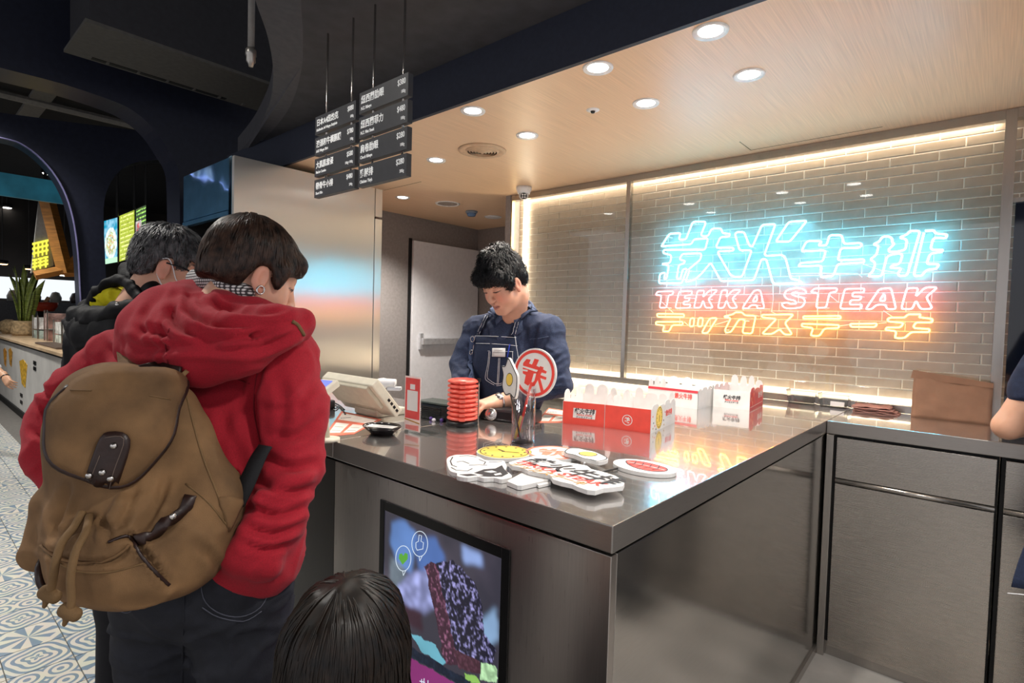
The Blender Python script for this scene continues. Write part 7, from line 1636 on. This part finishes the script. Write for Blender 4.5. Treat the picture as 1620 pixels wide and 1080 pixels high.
# gable sign with yellow lettering
XG = -9.6
g = lambda u, v: P(u, v, X=XG)
gs = empty('gable_sign', g(62, 440), 'grey triangular gable sign with yellow characters in an orange wood frame', 'sign')
MB().prism([g(49, 432), g(85, 420), g(72, 318), g(62, 312)], (-.05, 0, 0)).build('board', mat('grey_board', '8d8d8a', .6), gs)
for a, b, w in ((g(70, 304), g(102, 432), .09), (g(54, 436), g(104, 426), .06), (g(104, 426), g(130, 400), .06), (g(100, 432), g(128, 432), .05)): MB().tube([a+EX*.06, b+EX*.06], w, 4).build('timber', mat('orange_timber', 'a8702e', .55, var=.15, scale=6, stretch=(1, 1, 8)), gs)
m_ys = glow('yellow_sign_light', (.95, .85, .08), 1.0)
for r0, r1, n_ in ((385, 405, 4), (411, 425, 3)):      # two rows of blocky yellow characters, too blurred to read
    for q in range(n_):
        u0 = 51+q*26/n_; u1 = u0+22/n_; sl_ = -(q+.5)/n_*6
        for k in range(3): va = r0+sl_+(r1-r0)*k/2.6; MB().prism([g(u0, va), g(u1, va-1.2), g(u1, va+2.2), g(u0, va+3.4)], (.03, 0, 0)).build('yellow_stroke', m_ys, gs)
        um = (u0+u1)/2; MB().prism([g(um-.9, r0+sl_), g(um+.9, r0+sl_), g(um+.9, r1+sl_+3), g(um-.9, r1+sl_+3)], (.036, 0, 0)).build('yellow_stroke', m_ys, gs)
MB().tube([g(72, 304), (XG, g(72, 304)[1], 3.75)], .02, 6).build('hanger', m_black, gs)
# lit menu screens behind the second arch
XM0 = -8.6
for k, (ua, ub, va, vb, wa, wb_, cols) in enumerate(((164, 186, 348, 342, 420, 416, ('7fa8bc', 'bfe0c0')), (188, 213, 340, 330, 416, 408, ('8fa83c', 'd8e890')), (214, 231, 330, 322, 404, 398, ('8a4a50', '8fc050')))):
    XM = XM0-.07*k
    c4 = [P(ua, wa, X=XM), P(ub, wb_, X=XM), P(ub, vb, X=XM), P(ua, va, X=XM)]
    r = empty('menu_screen', c4[0], ['lit menu screen with a round dish picture beyond the arch', 'lit menu screen of yellow green price rows beyond the arch', 'lit menu screen with a red drink picture beyond the arch'][k], 'menu screen')
    MB().prism(c4, (-.05, 0, 0)).build('casing', m_black, r); cm = sum(c4)/4
    fcs = [cm+(q-cm)*.95+EX*.004 for q in c4]; lam = lambda s, t: (1-s)*(1-t)*fcs[0]+s*(1-t)*fcs[1]+s*t*fcs[2]+(1-s)*t*fcs[3]
    nu, nv = 36, 64; S_, T_ = np.meshgrid(np.linspace(0, 1, nu), np.linspace(0, 1, nv)); pts_ = np.stack([[lam(S_[b, a], T_[b, a])+EX*.003 for a in range(nu)] for b in range(nv)]); nz_ = vnoise(np.stack([S_*9, T_*14, S_*0+k], -1), k); n2_ = vnoise(np.stack([S_*22, T_*30, S_*0+k], -1), k+3)
    im = np.zeros((nv, nu, 3))
    if k == 0:
        im[:] = (.10, .30, .42); im += .12*nz_[..., None]; rr = np.hypot((S_-.5)/.46, (T_-.45)/.36); m_ = rr < 1; im[m_] = (np.array([.62, .72, .66])*(.8+.3*nz_[m_])[:, None]); m_ = (rr < .72) & (n2_ > -.1); im[m_] = np.array([.28, .36, .12])*(1+.6*nz_[m_])[:, None]; m_ = (rr < .6) & (n2_ > .35); im[m_] = (.55, .25, .12); im[T_ < .12] = (.35, .6, .4)
    else:
        im[:] = (.30, .36, .04) if k == 1 else (.03, .05, .03); row = (T_*11) % 1
        m_ = (row > .3) & (row < .62) & (n2_ > -.25) & (S_ > .06) & (S_ < (.94 if k == 1 else .98)); im[m_] = (.62, .66, .22) if k == 1 else (.3, .6, .12)
        m_ = (row > .68) & (row < .85) & (n2_ > .0) & (S_ > .06); im[m_] = (.10, .12, .02)
        if k == 2: m_ = (S_ < .55) & (T_ < .72); im[m_] = np.array([.45, .40, .38])*(.8+.4*nz_[m_])[:, None]; m_ = (np.hypot((S_-.28)/.22, (T_-.34)/.34) < 1) & (n2_ > -.3); im[m_] = (.42, .05, .06)
    me = bpy.data.meshes.new('picture'); ii_ = np.arange(nu*nv).reshape(nv, nu); me.from_pydata(pts_.reshape(-1, 3).tolist(), [], np.stack([ii_[:-1, :-1], ii_[:-1, 1:], ii_[1:, 1:], ii_[1:, :-1]], -1).reshape(-1, 4).tolist())
    me.color_attributes.new('print', 'FLOAT_COLOR', 'POINT').data.foreach_set('color', np.concatenate([np.clip(im, 0, 1), np.ones((nv, nu, 1))], -1).astype(np.float32).ravel()); link('picture', me, r, vcol_glow('menu_picture', 1.3))
    MB().tube([c4[2]-EX*.02, (XM-.02, c4[2][1], 3.75)], .015, 6).build('hanger', m_black, r)
# teal banner
a_, b_ = P(-60, 300, X=-8.2), P(102, 284, X=-8.2)
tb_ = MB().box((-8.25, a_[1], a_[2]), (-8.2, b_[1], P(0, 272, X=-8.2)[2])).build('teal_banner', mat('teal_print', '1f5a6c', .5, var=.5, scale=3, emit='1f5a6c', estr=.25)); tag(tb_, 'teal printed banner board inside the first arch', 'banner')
# small lamps seen through the openings
for k, (u, v, d_) in enumerate(((15, 166, 6.6), (195, 201, 8.5), (76, 273, 9.0), (11, 327, 11), (18, 335, 11.5), (212, 268, 9.5), (102, 434, 10), (4, 416, 10.4), (46, 424, 11))):
    p = P(u, v, d=d_); r = empty('pendant_lamp', (p[0], p[1], p[2]-.05), ['bright oval lamp above the first arch', 'bright oval lamp above the second arch', 'lamp just inside the first arch', 'far lamp over the plant, left of the gable sign', 'far small lamp over the plant', 'lamp behind the second arch', 'small lamp below the orange timbers', 'amber lamp left of the snake plant', 'amber lamp behind the snake plant'][k], 'lamp', 'lamps in the neighbouring hall')
    MB().lathe([(0, -.02), (.07, -.02), (.09, 0), (.085, .05), (0, .06)], p, 16).build('shade', m_black, r, True)
    MB().lathe([(0, -.034), (.065 if k > 1 else .12, -.028), (.075 if k > 1 else .14, -.018), (0, -.018)], p, 16).build('lens', glow('pendant_glow' if k < 7 else 'pendant_amber', (1, .96, .88) if k < 7 else (1, .6, .25), 6), r)
    MB().tube([p+ZD*.05, (p[0], p[1], 3.75)], .008, 5).build('cord', m_black, r)
# ceiling services: beams, duct box, sprinkler
for k, (ua, va, ub, vb) in enumerate(((0, 148, 215, 200), (0, 140, 190, 183))):
    a_, b_ = P(ua-60, va-14, X=-8.0-.6*k), P(ub, vb, X=-8.0-.6*k); tag(MB().tube([a_, b_], .04, 6).build('ceiling_pipe', mat('pale_pipe', '7d7a74', .6)), ['pale pipe under the hall ceiling, nearer the arches', 'pale pipe under the hall ceiling, farther from the arches'][k], 'pipe')
for k, (u, v) in enumerate(((55, 170), (120, 180), (165, 190))):
    p = P(u, v, X=-8.3); tag(MB().box((p[0]-.8, p[1]-.09, p[2]), (p[0]+.8, p[1]+.09, p[2]+.05)).build('ceiling_beam', mat('grey_beam', '6a6864', .7)), ['pale ceiling beam nearest the bright oval lamp of the first arch', 'slim ceiling beam between the two oval lamps', 'slim ceiling beam beside the second oval lamp'][k], 'beam', 'ceiling beams')
XDt = -4.6; d0, d1 = P(112, 72, X=XDt), P(402, 160, X=XDt)
du = empty('duct_box', (XDt, (d0[1]+d1[1])/2, d0[2]), 'dark grey boxed duct with a slotted grille under the hall ceiling', 'duct')
MB().box((XDt-.02, d0[1], d0[2]), (XDt+.5, d1[1]+.3, d0[2]+.55)).build('casing', mat('duct_grey', '2e2e33', .7), du); MB().box((XDt-.10, d0[1]-.02, d0[2]-.02), (XDt+.5, d1[1]+.3, d0[2])).build('flange', mat('duct_flange', '55534f', .7), du)
MB().box((XDt-.07, d0[1]+.12, d0[2]-.024), (XDt-.03, d1[1]-.2, d0[2]-.019)).build('slot', m_gap, du)
for k in range(6): MB().box((XDt-.072, d0[1]+.2+k*.18, d0[2]-.03), (XDt-.028, d0[1]+.215+k*.18, d0[2]-.02)).build('slot_bridge', MATS['duct_flange'], du)
sp_ = P(397, 96, d=2.7)
sk = empty('sprinkler', (sp_[0], sp_[1], sp_[2]), 'vertical grey sprinkler drop pipe beside the curved soffit', 'sprinkler')
MB().tube([sp_+ZD*.05, (sp_[0], sp_[1], 3.75)], .016, 10).build('drop_pipe', mat('grey_pipe', '8a8784', .5), sk, True)
MB().lathe([(0, -.03), (.01, -.03), (.014, -.015), (.022, -.005), (.022, .02), (.026, .025), (.026, .05), (.018, .06), (0, .06)], sp_, 14).build('nozzle', mat('grey_nozzle', 'a8a49e', .3, metal=.7), sk, True)
